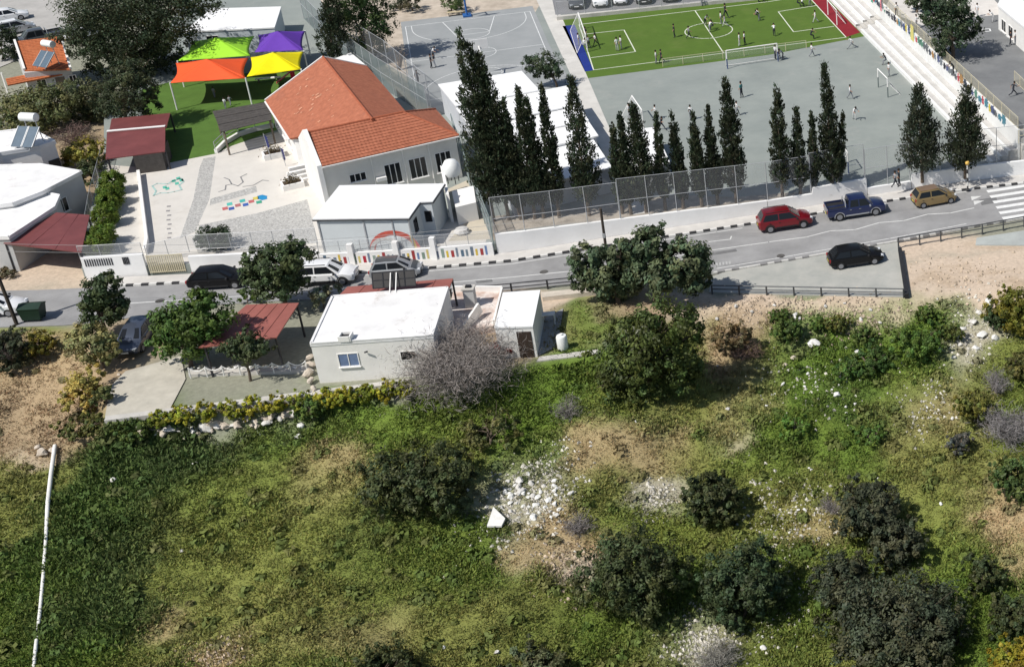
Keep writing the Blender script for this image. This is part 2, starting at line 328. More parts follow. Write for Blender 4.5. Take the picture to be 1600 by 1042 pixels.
# ---- road
UP = [(-120, 458), (-40, 455), (60, 453), (130, 450), (187, 448), (307, 442), (400, 436), (520, 429), (662, 421), (800, 409), (895, 394), (1037, 372), (1182, 350), (1277, 335), (1340, 323), (1492, 300), (1535, 295), (1640, 283), (1760, 270)]
LO = [(-120, 514), (-40, 512), (100, 508), (160, 502), (250, 490), (350, 475), (450, 469), (560, 466), (705, 461), (800, 452), (907, 442), (1000, 433), (1105, 427), (1200, 411), (1400, 376), (1535, 350), (1640, 333), (1760, 318)]
def yu(x): return float(np.interp(x, *zip(*UP)))
def yl(x): return float(np.interp(x, *zip(*LO)))
def strip(name, m, xs, fa, fb, z, thick=.02, parent=None):
    A = [P(x, fa(x), z) for x in xs]; B = [P(x, fb(x), z) for x in xs]; mb = MB()
    n_ = len(xs); vs = A+B+[p-Vector((0, 0, thick)) for p in A]+[p-Vector((0, 0, thick)) for p in B]
    fs = []
    for i in range(n_-1):
        fs += [(n_+i, n_+i+1, i+1, i), (i, i+1, 2*n_+i+1, 2*n_+i), (n_+i+1, n_+i, 3*n_+i, 3*n_+i+1)]
    fs += [(0, 2*n_, 3*n_, n_), (n_-1, 2*n_-1, 4*n_-1, 3*n_-1)]
    mb.add(vs, fs)
    o = mb.build(name, m, parent)
    if parent is None: struct(o)
    return o
ASPH = mat('asphalt', (.265, .262, .26), .9, .13, .35, .3, 60, col2=(.345, .342, .338), detail=10, dirt=.55, dscale=.32, dcol=(.17, .17, .17), dstretch=(.35, 1.6, 1), dthr=.55)
MARK = mat('road_paint', (.62, .62, .60), .7, .14, 3)
XS = list(range(-120, 1761, 20))
strip('road', ASPH, XS, yu, yl, 0.0, .05)
PAVE = mat('pavement_concrete', (.52, .50, .47), .9, .12, .7, .25, 30)
def yw(x): return yu(x)-15 if x > 140 else yu(x)-15
strip('pavement', PAVE, [x for x in XS if x >= 133], lambda x: yw(x)+.2, lambda x: yu(x)-3.2, .13, .16)
# kerb: painted stones one by one
def walk(fn, x0, x1, z, step):          # points at even spacing in metres along a pixel curve
    pts = [P(x, fn(x), z) for x in np.arange(x0, x1, 2.0)]; out = [pts[0]]; acc = 0
    for i in range(1, len(pts)):
        d = (pts[i]-pts[i-1]); L = d.length; pos = 0
        while acc+(L-pos) >= step:
            pos += step-acc; acc = 0; out.append(pts[i-1]+d*(pos/L))
        acc += L-pos
    return out
KW = mat('kerb_white', (.62, .61, .58), .85, .12, 4); KB = mat('kerb_black', (.045, .045, .047), .85, .25, 4)
km = {}
for nm, m_ in (('w', KW), ('b', KB), ('g', mat('kerb_worn_black', (.22, .215, .21), .85, .3, 4)), ('v', mat('kerb_worn_white', (.52, .51, .48), .85, .2, 4))):
    mb = MB(); mb.box(0, 0, -.005, .545, .22, .17); ob = mb.build('kerb_stone', m_); km[nm] = ob.data; bpy.data.objects.remove(ob)
def kerb(name, fn, x0, x1, worn=False):
    k = bpy.data.objects.new(name, None); C.objects.link(k); struct(k)
    pts = walk(fn, x0, x1, .06, .56)
    for i in range(len(pts)-1):
        a_, b_ = pts[i], pts[i+1]; o = bpy.data.objects.new('kerb_stone', km[('b' if i % 2 else 'w') if not worn else ('g' if i % 2 and (i*7) % 5 else 'v')]); C.objects.link(o)
        o.parent = k; o.location = (a_+b_)/2; o.rotation_euler = (0, 0, math.atan2(b_.y-a_.y, b_.x-a_.x))
kerb('kerb', lambda x: yu(x)-1.6, 185, 1640)
kerb('kerb', lambda x: yl(x)+1.4, 1110, 1640, True)
# markings and repairs
for i, q_ in enumerate(([(742, 438), (768, 435), (770, 440), (745, 443)], [(880, 412), (930, 405), (932, 409), (882, 416)], [(1080, 400), (1150, 389), (1152, 393), (1082, 404)], [(420, 452), (470, 449), (472, 455), (422, 458)], [(1530, 312), (1556, 308), (1560, 316), (1534, 321)])):
    struct(MB().prism(pxs(q_, 0), -.01, .0035).build('asphalt_patch', mat('asphalt_repair', (.16, .16, .16), .9, .2, 1.5, .3, 60)))
for a, b in ((850, 425), (1220, 400), (250, 470)):
    p = P(a, b, 0); mb = MB(); mb.lathe((p.x, p.y, -.01), [(.33, 0), (.33, .016)], 16); struct(mb.build('manhole_cover', mat('cast_iron', (.10, .095, .09), .7, .2, 6, .5, 40)))
def line_px(mb, pts, wd, z):
    W3 = [P(a, b, z) for a, b in pts]
    for i in range(len(W3)-1):
        d = (W3[i+1]-W3[i]); n_ = Vector((-d.y, d.x, 0)).normalized()*wd/2; e = d.normalized()*wd*.3
        if i == 0: e0 = Vector((0, 0, 0))
        else: e0 = e
        mb.quad(W3[i]-n_-e0, W3[i+1]-n_, W3[i+1]+n_, W3[i]+n_-e0)
mb = MB(); line_px(mb, [(x, yu(x)+3.2) for x in range(560, 1180, 40)], .10, .006); struct(mb.build('road_edge_line', MARK))
mb = MB(); line_px(mb, [(x, yl(x)-5) for x in range(1120, 1530, 30)], .10, .006); struct(mb.build('road_edge_line', MARK))
mb = MB(); line_px(mb, [(200, 474), (420, 460), (640, 447), (800, 433), (900, 423), (1000, 409), (1105, 392), (1200, 378.5)], .11, .006); struct(mb.build('road_centre_line', MARK))
mb = MB(); line_px(mb, [(1202, 378), (1260, 370.5), (1297, 361), (1336, 359), (1374, 348), (1412, 345), (1449, 335), (1485, 333), (1522, 325)], .12, .006); struct(mb.build('road_zigzag_line', MARK))
mb = MB(); line_px(mb, [(1107, 378), (1141, 374), (1143, 369)], .1, .006); line_px(mb, [(1460, 306), (1510, 299.5)], .1, .010); struct(mb.build('parking_bay_mark', MARK))
mb = MB()
for i in range(6):
    x0, y0 = 1541+i*4.8, 297.5+i*8.4
    mb.poly([P(x0, y0, .006), P(x0+76, y0-11.5, .006), P(x0+79, y0-7.9, .006), P(x0+3, y0+3.8, .006)][::-1])
    zo = mb.build('zebra_stripe', mat('zebra_paint', (.72, .72, .70), .7, .1, 3)); struct(zo); mb = MB()
for (x0, y0) in ((1517, 307), (1521, 314)):
    mb = MB(); mb.poly([P(x0, y0, .006), P(x0+1.5, y0+6.5, .006), P(x0+17, y0-.5, .006)]); struct(mb.build('give_way_triangle', MARK))
mb = MB()
for i in range(5): mb.poly([P(1119+i*5, 415.5-i*.7, .006), P(1122+i*5, 415-i*.7, .006), P(1121.5+i*5, 410.5-i*.7, .006), P(1118.5+i*5, 411-i*.7, .006)])
struct(mb.build('faded_road_lettering', mat('faded_paint', (.42, .42, .41), .8, .2, 6)))
PADM = mat('layby_concrete', (.36, .37, .34), .9, .12, .5, .25, 30, col2=(.44, .43, .39))
lay = pxs([(1108, 457), (1112, 433)]+[(x, yl(x)+3.4) for x in range(1130, 1400, 30)]+[(1402, 379), (1408, 388), (1416, 464), (1260, 461)])
struct(MB().prism(lay, -.3, .03).build('layby_pavement', PADM))
struct(MB().prism(pxs([(1524, 383), (1526, 372), (1700, 345), (1700, 384)]), -.2, .02).build('concrete_apron', mat('apron', (.38, .40, .38), .9, .12, .6, .2)))

# ---- yards on the upper side
front = [(x, yw(x)-.6) for x in range(140, 1761, 40)]
left_edge = [(430, -160), (330, -60), (290, 0), (232, 140), (166, 170), (166, 251), (138, 373), (132, 433)]
COURT = mat('court_coating', (.245, .272, .255), .8, .09, .25, .15, 60, col2=(.288, .312, .288), detail=9, dirt=.4, dscale=.22, dcol=(.36, .36, .33), dthr=.56)
ypoly = [P(a, b, 0) for a, b in left_edge]+[P(a, b, 0) for a, b in front]+[Vector((60, 230, 0)), Vector((-90, 230, 0))]
struct(MB().prism(ypoly, -.3, ZY).build('school_yard', COURT))
z1 = ZY+.006
DIRT = mat('dusty_soil', (.44, .37, .29), .95, .22, .6, .5, 14, col2=(.58, .50, .41))
sheet('tree_bed', pxs([(770, 378), (790, 362), (900, 349), (1010, 338), (1200, 317), (1300, 305), (1300, 296), (1150, 308), (1060, 305), (960, 316), (900, 325), (770, 338)], ZY), mat('tree_bed_soil', (.34, .30, .25), .95, .35, 1.0, .6, 10), z1)
# kindergarten paving and lawn
KP = mat('kindergarten_paving', (.60, .57, .52), .85, .06, .6, .12, 40, dirt=.4, dscale=.4, dcol=(.40, .36, .31), dthr=.56)
_fr = [P(x, yw(x)-1.6, 0) for x in range(760, 150, -40)]
KPc = [(140, 372), (168, 258), (225, 262), (340, 240), (360, 228), (440, 205), (500, 262), (510, 330), (640, 335), (745, 330), (762, 368)]
sheet('kindergarten_paving', pxs(KPc, ZY)+_fr+[P(140, 433, 0)], KP, z1)
TURF = mat('artificial_lawn', (.080, .155, .026), .9, .14, .8, .3, 60)
sheet('kindergarten_lawn', pxs([(228, 262), (222, 140), (300, 120), (480, 110), (470, 190), (428, 205), (352, 232), (340, 240)], ZY), TURF, z1+.004)
COB = mat('cobbled_paving', (.40, .39, .37), .9, .35, 7, .7, 9, col2=(.55, .54, .51), detail=2)
sheet('cobbled_path', pxs([(281, 373), (302, 312), (312, 262), (318, 248), (337, 245), (334, 265), (327, 312), (305, 362)], ZY), COB, z1+.004)
sheet('cobbled_path', pxs([(329, 311), (400, 291), (402, 300), (328, 321)], ZY), COB, z1+.008)
sheet('cobbled_path', pxs([(300, 376), (312, 352), (400, 334), (480, 312), (488, 345), (497, 380), (400, 390), (310, 396)], ZY), COB, z1+.008)
sheet('dusty_yard', pxs([(690, 300), (730, 282), (768, 374), (700, 377), (735, 340), (720, 300)], ZY), mat('beige_screed', (.50, .45, .36), .9, .12, .6, .2), z1+.004)
# school: soil at the top, courts, pitch
e1 = Vector((.919, .395, 0)); e2 = Vector((.395, -.919, 0))
sheet('dusty_bank', pxs([(480, -30), (700, -60), (860, -20), (835, 22), (640, 45), (648, 110), (690, 180), (660, 185), (540, 60)], ZY), DIRT, z1)
BB = mat('basketball_asphalt', (.285, .30, .30), .85, .08, .3, .15, 60, col2=(.325, .335, .335))
sheet('basketball_court', pxs([(626, 35), (832, 10), (858, 70), (905, 150), (960, 300), (820, 330), (720, 190), (668, 165), (642, 150)], ZY), BB, z1+.004)
sheet('concrete_path', pxs([(838, 0), (866, 0), (952, 200), (1015, 332), (990, 336), (926, 206), (893, 120)], ZY), mat('path_concrete', (.56, .54, .50), .9, .12, .6, .25), z1+.008)
zl = z1+.012
def wline(mb, pts, wd=.08, z=None):
    z = zl if z is None else z
    for a_, b_ in zip(pts[:-1], pts[1:]):
        a_, b_ = Vector((a_[0], a_[1], z)), Vector((b_[0], b_[1], z)); d = b_-a_; n_ = Vector((-d.y, d.x, 0)).normalized()*wd/2; e = d.normalized()*wd*.45
        mb.quad(a_-n_-e, b_-n_, b_+n_, a_+n_-e)
def arc(c, r, a0, a1, n=28): return [(c.x+r*math.cos(a0+(a1-a0)*i/n), c.y+r*math.sin(a0+(a1-a0)*i/n)) for i in range(n+1)]
LINE = mat('court_line_paint', (.68, .69, .68), .7, .08, 3)
A = P(633.5, 42.5, ZY); B = P(828, 18.5, ZY); wv = (B-A); bw = wv.length; b1 = wv.normalized(); b2 = Vector((b1.y, -b1.x, 0)); half = (P(643.5, 97, ZY)-A).length
mb = MB(); D_ = A+b2*2*half; E_ = B+b2*2*half
wline(mb, [A, B, E_, D_, A]); wline(mb, [A+b2*half, B+b2*half])
mid = (A+B)/2+b2*half; wline(mb, arc(mid, 1.8, 0, 2*math.pi))
ang = math.atan2(b1.y, b1.x)
for s_, o_ in ((1, (A+B)/2), (-1, (D_+E_)/2)):
    ft = o_+b2*s_*5.4; wline(mb, arc(ft, 1.75, 0, 2*math.pi)); wline(mb, [o_-b1*2.8, ft-b1*1.75, ft+b1*1.75, o_+b1*2.8])
    hc = o_+b2*s_*1.4; wline(mb, arc(hc, 6.1, ang, ang-math.pi*s_)); 
    for q in (-1, 1): wline(mb, [o_+b1*q*6.1, hc+b1*q*6.1])
struct(mb.build('basketball_lines', LINE))
# pitch
PIT = mat('football_turf', (.080, .140, .018), .9, .1, .5, .25, 70, dirt=.5, dscale=.35, dcol=(.12, .165, .035), dthr=.54)
sheet('football_pitch', pxs([(868, 26), (1000, 15), (1200, -6), (1275, -18), (1296, 0), (1352, 57), (1200, 86.5), (916, 123), (897, 90)], ZY), PIT, z1+.004)
sheet('blue_pitch_end', pxs([(879, 41.5), (898, 39.5), (927, 110.5), (914, 112.5)], ZY), mat('blue_turf', (.012, .03, .20), .85, .1, 1), z1+.008)
sheet('red_pitch_end', pxs([(1260, -8), (1281, -11), (1344, 51.5), (1322.5, 58.5)], ZY), mat('red_turf', (.21, .012, .02), .85, .1, 1), z1+.008)
mb = MB(); q = lambda *l: [P(a_, b_, ZY) for a_, b_ in l]
wline(mb, q((905, 39), (927.5, 110), (1322, 59), (1262, -6)), .11); wline(mb, q((905, 39), (1200, 3.5), (1262, -6)), .11); wline(mb, q((1086, 17.5), (1131, 84)), .11)
wline(mb, q((910, 54.5), (975, 47.5), (993, 81.5), (923, 91)), .11); wline(mb, q((1275, 9.5), (1216, 19), (1240, 50.5), (1303, 42)), .11)
wline(mb, arc(P(1107.5, 48.5, ZY), 2.6, 0, 2*math.pi), .11)
struct(mb.build('pitch_lines', mat('pitch_line_paint', (.66, .68, .56), .8, .06, 3)))
# upper yard behind the bleachers
UY = mat('upper_yard_asphalt', (.17, .175, .178), .9, .14, .3, .3, 50, col2=(.225, .23, .23))
BF1 = P(1281, -14, ZY); BF2 = P(1548, 259, ZY); BD = (BF2-BF1).normalized(); BN = Vector((-BD.y, BD.x, 0)); BN = BN if BN.x > 0 else -BN
up = [BF1-BD*30+BN*2.8, BF2+BN*2.8-BD*1.0, BF2+BN*14-BD*1.0, Vector((60, 110, 0)), Vector((60, 228, 0)), Vector((-50, 228, 0))]
struct(MB().prism(up, 0, ZU).build('upper_yard', UY))
sheet('pale_paving', pxs([(1380, 15), (1440, 40), (1520, 28), (1575, 22), (1545, -8), (1400, -15)], ZU), mat('pale_screed', (.60, .57, .53), .9, .1, .8), ZU+.006)
mb = MB(); c0 = P(1541, 48, ZU); 
wline(mb, [c0+Vector(t_) for t_ in ((-.45, -.5, 0), (.45, -.3, 0), (.35, .5, 0), (-.5, .3, 0), (-.45, -.5, 0))], .16, ZU+.012); struct(mb.build('painted_square', LINE))
# top left parking
sheet('parking_asphalt', pxs([(-60, 130), (110, 60), (150, -60), (-200, -60), (-200, 130)], 0), mat('parking_concrete', (.40, .385, .36), .9, .14, .5, .2), .005)
sheet('parking_asphalt', pxs([(868, 24), (1210, -8), (1200, -60), (850, -60)], ZY), mat('car_park_asphalt', (.21, .21, .215), .9, .12, .5, .2), z1+.012)
# lower side slabs
sheet('concrete_drive', pxs([(164, 652), (172, 604), (196, 580), (283, 556), (290, 592), (266, 638), (220, 650)], 0), mat('drive_concrete', (.47, .44, .37), .9, .16, .8, .3), .01)
struct(MB().prism(pxs([(838, 565), (843, 558), (935, 546), (940, 552)], 0), -.5, .04).build('concrete_footpath', CONC))
struct(MB().prism(pxs([(295, 588), (296, 581), (480, 573), (492, 582)], 0), -.4, .15).build('stone_terrace_edge', CONC))
struct(MB().prism(pxs([(163, 658), (166, 651), (270, 638), (480, 612), (640, 592), (642, 597), (480, 619), (270, 645)], 0), -.6, .06).build('terrace_kerb', CONC))
sheet('painted_yard_shade', pxs([(845, 500), (880, 482), (872, 540), (842, 556)], 0), CONC_SHADE, .012)  # outbuilding's cast shade painted on the ground as a darker sheet
# ================================================================ BUILDINGS
def window(parent, A, B, t0, t1, z0, z1, frame=W_, glass=GLASS, mull=1, sill=True, depth=.05):
    """a window in the wall from A to B (outside on the right when walking A->B): frame > pane, sill"""
    A = Vector((A[0], A[1], 0)); B = Vector((B[0], B[1], 0)); d = (B-A).normalized(); n = Vector((d.y, -d.x, 0)); L = (B-A).length
    a = A+d*t0; b = A+d*t1; up = Vector((0, 0, 1)); mb = MB(); fw = .06
    def bar(p, q_, w_=fw): mb.beam(p+n*(depth/2-.01), q_+n*(depth/2-.01), depth if abs((q_-p).z) < 1e-3 else w_, w_)
    bar(a+up*z0, b+up*z0); bar(a+up*z1, b+up*z1); bar(a+up*z0, a+up*z1); bar(b+up*z0, b+up*z1)
    for i in range(mull): m_ = a+(b-a)*(i+1)/(mull+1); bar(m_+up*z0, m_+up*z1, .05)
    w_ = mb.build('window', frame, parent)
    for i in range(mull+1):
        p = a+(b-a)*i/(mull+1); q_ = a+(b-a)*(i+1)/(mull+1); e = d*.03; o = n*.012
        g_ = MB(); c_ = [p+e+up*(z0+.03), q_-e+up*(z0+.03), q_-e+up*(z1-.03), p+e+up*(z1-.03)]
        g_.add([v+o for v in c_]+[v-n*.02 for v in c_], [(0, 1, 2, 3), (7, 6, 5, 4), (0, 4, 5, 1), (1, 5, 6, 2), (2, 6, 7, 3), (3, 7, 4, 0)]); g_.build('pane', glass, w_)
    if sill: s_ = MB(); s_.beam(a-d*.08+n*.06+up*(z0-.06), b+d*.08+n*.06+up*(z0-.06), .14, .06); s_.build('sill', W_, w_)
    return w_
def door(parent, A, B, t0, t1, z0, z1, m, handle=True):
    A = Vector((A[0], A[1], 0)); B = Vector((B[0], B[1], 0)); d = (B-A).normalized(); n = Vector((d.y, -d.x, 0)); up = Vector((0, 0, 1))
    c_ = [A+d*t0+up*z0, A+d*t1+up*z0, A+d*t1+up*z1, A+d*t0+up*z1]; mb = MB()
    mb.add([v+n*.03 for v in c_]+[v-n*.02 for v in c_], [(0, 1, 2, 3), (7, 6, 5, 4), (0, 4, 5, 1), (1, 5, 6, 2), (2, 6, 7, 3), (3, 7, 4, 0)])
    o = mb.build('door', m, parent)
    if handle: MB().tube(c_[0]+d*.1+n*.03+up*1.0, c_[0]+d*.1+n*.09+up*1.0, .025, n=6).build('handle', STEEL, o)
    return o
def grow(poly, k):
    c_ = sum((Vector((p[0], p[1], 0)) for p in poly), Vector())/len(poly)
    return [Vector((p[0], p[1], 0))+(Vector((p[0], p[1], 0))-c_).normalized()*k for p in poly]
def flat_house(name, label, poly, zt, zb, wall, roof, over=.12, slab=.2, parapet=0, cat='building'):
    t = thing(name, label, cat, (sum(p[0] for p in poly)/len(poly), sum(p[1] for p in poly)/len(poly), zb))
    MB().prism(poly, zb, zt-slab).build('wall', wall, t)
    r_ = MB().prism(grow(poly, over), zt-slab, zt).build('roof', roof, t)
    if parapet:
        pm = MB(); g_ = grow(poly, over-.09)
        for i in range(len(g_)): 
            a, b = g_[i], g_[(i+1) % len(g_)]; pm.beam(Vector((a[0], a[1], zt+parapet/2)), Vector((b[0], b[1], zt+parapet/2)), .16, parapet+.004)
        pm.build('parapet', roof, r_)
    return t
TILE = mat('terracotta_tile', (.355, .118, .064), .8, .16, 2.5, .2, 30, col2=(.445, .158, .088), dirt=.45, dscale=.8, dcol=(.24, .10, .07), dthr=.56)
TILE2 = mat('terracotta_ridge_tile', (.34, .10, .05), .8, .2, 3)
TSPOT = mat('pale_lichen_tile', (.56, .27, .17), .85, .2, 5)
def roof_plane(parent, a, b, c_, d, m, th=.14, name='roof_slope'):
    a, b, c_, d = map(Vector, (a, b, c_, d)); n_ = (b-a).cross(d-a).normalized()
    if n_.z < 0: n_ = -n_
    mb = MB(); lo = [v-n_*th for v in (a, b, c_, d)]; vs = [a, b, c_, d]+lo
    mb.add(vs, [(0, 1, 2, 3), (7, 6, 5, 4), (0, 4, 5, 1), (1, 5, 6, 2), (2, 6, 7, 3), (3, 7, 4, 0)]); return mb.build(name, m, parent)
def courses(parent, e0, e1_, r0, r1, step, m, name='tile_course', lift=.045):
    """rows of tiles from the eave e0-e1 up to the ridge r0-r1, each row a lapped strip"""
    e0, e1_, r0, r1 = map(Vector, (e0, e1_, r0, r1)); n_ = (e1_-e0).cross(r0-e0).normalized(); n_ = n_ if n_.z > 0 else -n_
    H_ = ((r0+r1)/2-(e0+e1_)/2).length; k = max(2, int(H_/step))
    for i in range(k):
        t0, t1 = i/k, min(1, (i+1.12)/k); a, b = e0.lerp(r0, t0), e1_.lerp(r1, t0); c_, d = e1_.lerp(r1, t1), e0.lerp(r0, t1)
        mb = MB(); N = max(4, int((b-a).length/.30)); vs = []
        for j in range(N*2+1):          # barrel tiles: every other half raised
            u = j/(N*2); hh = lift*(1.0 if j % 2 else .72)
            vs += [a.lerp(b, u)+n_*(hh+.02), d.lerp(c_, u)+n_*(hh*.55)]
        vs += [a-n_*.01, b-n_*.01]; q_ = len(vs)
        fs = [(2*j, 2*j+2, 2*j+3, 2*j+1) for j in range(N*2)]+[(q_-2,)+tuple(2*j for j in range(0, N*2+1))[::1]+(q_-1,)]
        mb.add(vs, fs[:-1]); mb.add([vs[2*j] for j in range(N*2+1)]+[vs[2*j]-n_*.07 for j in range(N*2+1)], [(j, N*2+1+j, N*2+2+j, j+1) for j in range(N*2)])
        mb.build(name, m, parent)

# ---- kindergarten: long tiled block and the front wing
KT = thing('kindergarten_building', 'cream kindergarten with large terracotta tiled roofs beside the cypress row', 'building', P(600, 260, ZY))
ZE = 4.8; wa = P(496, 262, ZE); wb = P(717, 212, ZE); u = (wb-wa).normalized(); v = Vector((-u.y, u.x, 0)); Lw = (wb-wa).length; D = 7.15
Z0 = lambda p, z: Vector((p.x, p.y, z))
wc = wb+v*D; wd = wa+v*D; rl = Z0(wa+v*D/2, 6.55); rr = Z0(wa+u*(Lw-3.4)+v*D/2, 6.55)
ins = .25
fp = [wa+u*.05+v*ins, wb-u*ins+v*ins, wc-u*ins-v*ins, wd+u*.05-v*ins]
MB().prism(fp, ZY-.1, ZE-.12).build('wing_wall', mat('pale_render', (.70, .68, .63), .85, .07, .7, .2, 30), KT)
gw = MB(); ga, gb = Z0(wa, ZE-.12), Z0(wd, ZE-.12); 
gw.add([Z0(wa-u*.02, ZY), Z0(wd-u*.02, ZY), Z0(wd-u*.02, ZE+.12), Z0(rl-u*.02, 6.9), Z0(wa-u*.02, ZE+.12)]+[Z0(wa+u*.34, ZY), Z0(wd+u*.34, ZY), Z0(wd+u*.34, ZE+.12), Z0(rl+u*.34, 6.9), Z0(wa+u*.34, ZE+.12)],
       [(0, 1, 2, 3, 4), (9, 8, 7, 6, 5)]+[(i, 5+i, 5+(i+1) % 5, (i+1) % 5) for i in range(5)])
gw.build('gable_wall', W_, KT)
sl = u*.36
f_ = roof_plane(KT, wa+sl, wb, rr, rl+sl, TILE); courses(f_, wa+sl, wb, rl+sl, rr, .34, TILE, lift=.07)
roof_plane(KT, wd+sl, wc, rr, rl+sl, TILE)
h_ = MB(); lo = Vector((0, 0, -.14)); h_.add([wb, wc, rr, wb+lo, wc+lo, rr+lo], [(0, 1, 2), (5, 4, 3), (0, 3, 4, 1), (1, 4, 5, 2), (2, 5, 3, 0)]); hb = h_.build('roof_hip', TILE, KT)
courses(hb, wb, wc, rr, rr+v*.01, .42, TILE)
rt = MB(); rt.tube(rl+sl+Vector((0, 0, .04)), rr+Vector((0, 0, .04)), .11, n=8); rt.tube(rr+Vector((0, 0, .03)), wb+Vector((0, 0, .05)), .10, n=8); rt.tube(rr+Vector((0, 0, .03)), wc+Vector((0, 0, .05)), .10, n=8); rt.build('ridge_tiles', TILE2, KT)
gt = MB(); gt.beam(wa+sl-v*.06-Vector((0, 0, .08)), wb-v*.06+u*.1-Vector((0, 0, .08)), .12, .1); gt.build('gutter', W_, KT)
fa, fb = fp[0], fp[1]
for t0, t1, z0, z1 in ((2.2, 3.5, 2.7, 3.4), (5.0, 6.3, 1.75, 3.55), (7.0, 8.4, 1.75, 3.55), (9.2, 10.5, 1.75, 3.55)): window(KT, fa, fb, t0, t1, z0, z1, mull=2)
for t0 in (4.1, 6.65, 8.8):
    p = Vector((fa.x, fa.y, 0))+u*t0-v*.03; dp = MB(); dp.tube(Z0(p, ZY), Z0(p, ZE-.15), .05, n=6); dp.build('drainpipe', CREAM, KT)
ac = MB(); p = Z0(fa+u*4.6-v*.2, 2.5); ac.box(p.x, p.y, p.z, .8, .35, .3, math.atan2(u.y, u.x)); ac.build('air_conditioner', W_, KT)
# main block
ZL_, ZR_, ZG = 3.5, 4.8, 6.62
l1 = P(415, 158, ZL_); r1 = P(573, 104, ZR_); g1 = P(505, 90, ZG); g2 = P(603, 183, ZG); L_ = (g2-g1).dot(-v)
l2 = Z0(l1-v*((P(473, 213, ZL_)-l1).dot(-v)), ZL_); r2 = Z0(r1-v*(L_-.3), ZR_); g2 = Z0(g1-v*L_, ZG)
ml = roof_plane(KT, l1, l2, g2, g1, TILE); mr_ = roof_plane(KT, r1, r2, g2, g1, TILE)
for (pl, e0, eb, q0, q1) in ((ml, l1, l2, g1, g2), (mr_, r1, r2, g1, g2)): courses(pl, e0, eb, q0, q1, .42, TILE, lift=.03)
rt = MB(); rt.tube(g1+Vector((0, 0, .04)), g2+Vector((0, 0, .04)), .11, n=8); rt.build('ridge_tiles', TILE2, KT)
nl = (l2-l1).cross(g1-l1).normalized(); nl = nl if nl.z > 0 else -nl
for _ in range(34):                   # pale patches of worn tiles
    a_, b_ = rnd.gauss(.42, .16), rnd.gauss(.5, .2)
    if not (.03 < a_ < .9 and .05 < b_ < .95): continue
    p = l1.lerp(l2, a_).lerp(g1.lerp(g2, a_), b_)+nl*.062; s1 = rnd.uniform(.05, .16); s2 = rnd.uniform(.06, .22)
    mb = MB(); e_ = (g1-l1).normalized()*s2; d_ = -v*s1; mb.add([p-e_-d_, p+d_-e_*.7, p+e_+d_*.8, p-d_*.9+e_*.6]+[p-nl*.02], [(0, 1, 2, 3), (1, 0, 4), (2, 1, 4), (3, 2, 4), (0, 3, 4)]); mb.build('worn_tile', TSPOT, ml)
fm = [l1+u*.3-v*.15, l2+u*.3, r2-u*.3, r1-u*.3-v*.15]
MB().prism(fm, ZY-.1, ZL_-.1).build('main_wall', W_, KT)
gb_ = MB(); a_, b_, c_ = Z0(l1+u*.3-v*.15, ZL_-.1), Z0(r1-u*.3-v*.15, ZR_-.25), Z0(g1-v*.15, ZG-.2); gb_.add([a_, Z0(b_, ZL_-.1), b_, c_]+[q_-v*.2 for q_ in (a_, Z0(b_, ZL_-.1), b_, c_)], [(0, 1, 2, 3), (7, 6, 5, 4)]+[(i, 4+i, 4+(i+1) % 4, (i+1) % 4) for i in range(4)]); gb_.build('gable_wall', W_, KT)
sw = MB(); sw.prism([r2-u*.3, r1-u*.3-v*.15, r1-u*.5-v*.15, r2-u*.5], ZL_-.1, ZR_-.2); sw.build('upper_side_wall', W_, KT)
vt = MB(); vt.beam(l1+v*.08+Vector((0, 0, .02)), g1+v*.08+Vector((0, 0, .02)), .16, .22); vt.beam(g1+v*.08, r1+v*.08, .16, .2); vt.build('verge_board', W_, KT)
gt = MB(); gt.beam(l1-u*.07-Vector((0, 0, .06)), l2-u*.07-Vector((0, 0, .06)), .13, .1); gt.build('gutter', W_, KT)
for t0 in (1.5, 4.2, 6.9): window(KT, fm[0], fm[1], t0, t0+1.3, 1.6, 2.9, mull=1)
# ---- planter boxes, flags and steps along the kindergarten's side wall
for i, (px, py, lb) in enumerate(((428, 245, 'small white planter box with dry shrub nearest the flag poles'), (458, 292, 'white planter box with brown shrub below the white gable wall'))):
    p = P(px, py, ZY+.01); t = thing('planter_box', lb, 'planter', p, 'planters beside the kindergarten', rz=math.atan2(u.y, u.x))
    mb = MB(); 
    for (cx, cy, sx, sy) in ((0, -.55, 1.7, .15), (0, .55, 1.7, .15), (-.78, 0, .14, .96), (.78, 0, .14, .96)): mb.box(cx, cy, .25, sx, sy, .5)
    mb.build('box', W_, t); MB().box(0, 0, .19, 1.4, .93, .38).build('soil', mat('planter_soil', (.10, .07, .05), .95, .3, 6), t)
    k = 260; cen = rng.normal(size=(k, 3))*np.array([.32, .25, .22])+np.array([0, 0, .65]); cl = np.array([.11, .085, .045])*(.5+rng.random((k, 1)))
    leaves('shrub', cen, .18, cl, LEAF, t)
for i, (px, py, c_, lb) in enumerate(((424, 236, (.05, .06, .20), 'dark blue furled flag on leaning pole by the kindergarten'), (447, 246, (.10, .10, .22), 'short pole with small blue flag near the planter'))):
    p = P(px, py+14, ZY+.01); t = thing('flag_pole', lb, 'flag pole', p, rz=.3)
    MB().tube((0, 0, 0), (-.15, 0, 2.6-.6*i), .03, .022, 8).build('pole', STEEL, t)
    mb = MB(); h = 2.45-.6*i
    for j in range(4): mb.add([(-.14+.02*j, 0, h-.0*j), (.12, -.03*(j % 2), h-.25-.28*j), (.02, .04*(j % 2), h-.5-.28*j), (-.12, .01, h-.3-.28*j)], [(0, 1, 2, 3)])
    mb.build('flag', mat('flag_cloth%d' % i, c_, .8, .15, 5), t)
st_ = thing('entrance_steps', 'white entrance steps against the kindergarten gable wall', 'steps', P(470, 282, ZY))
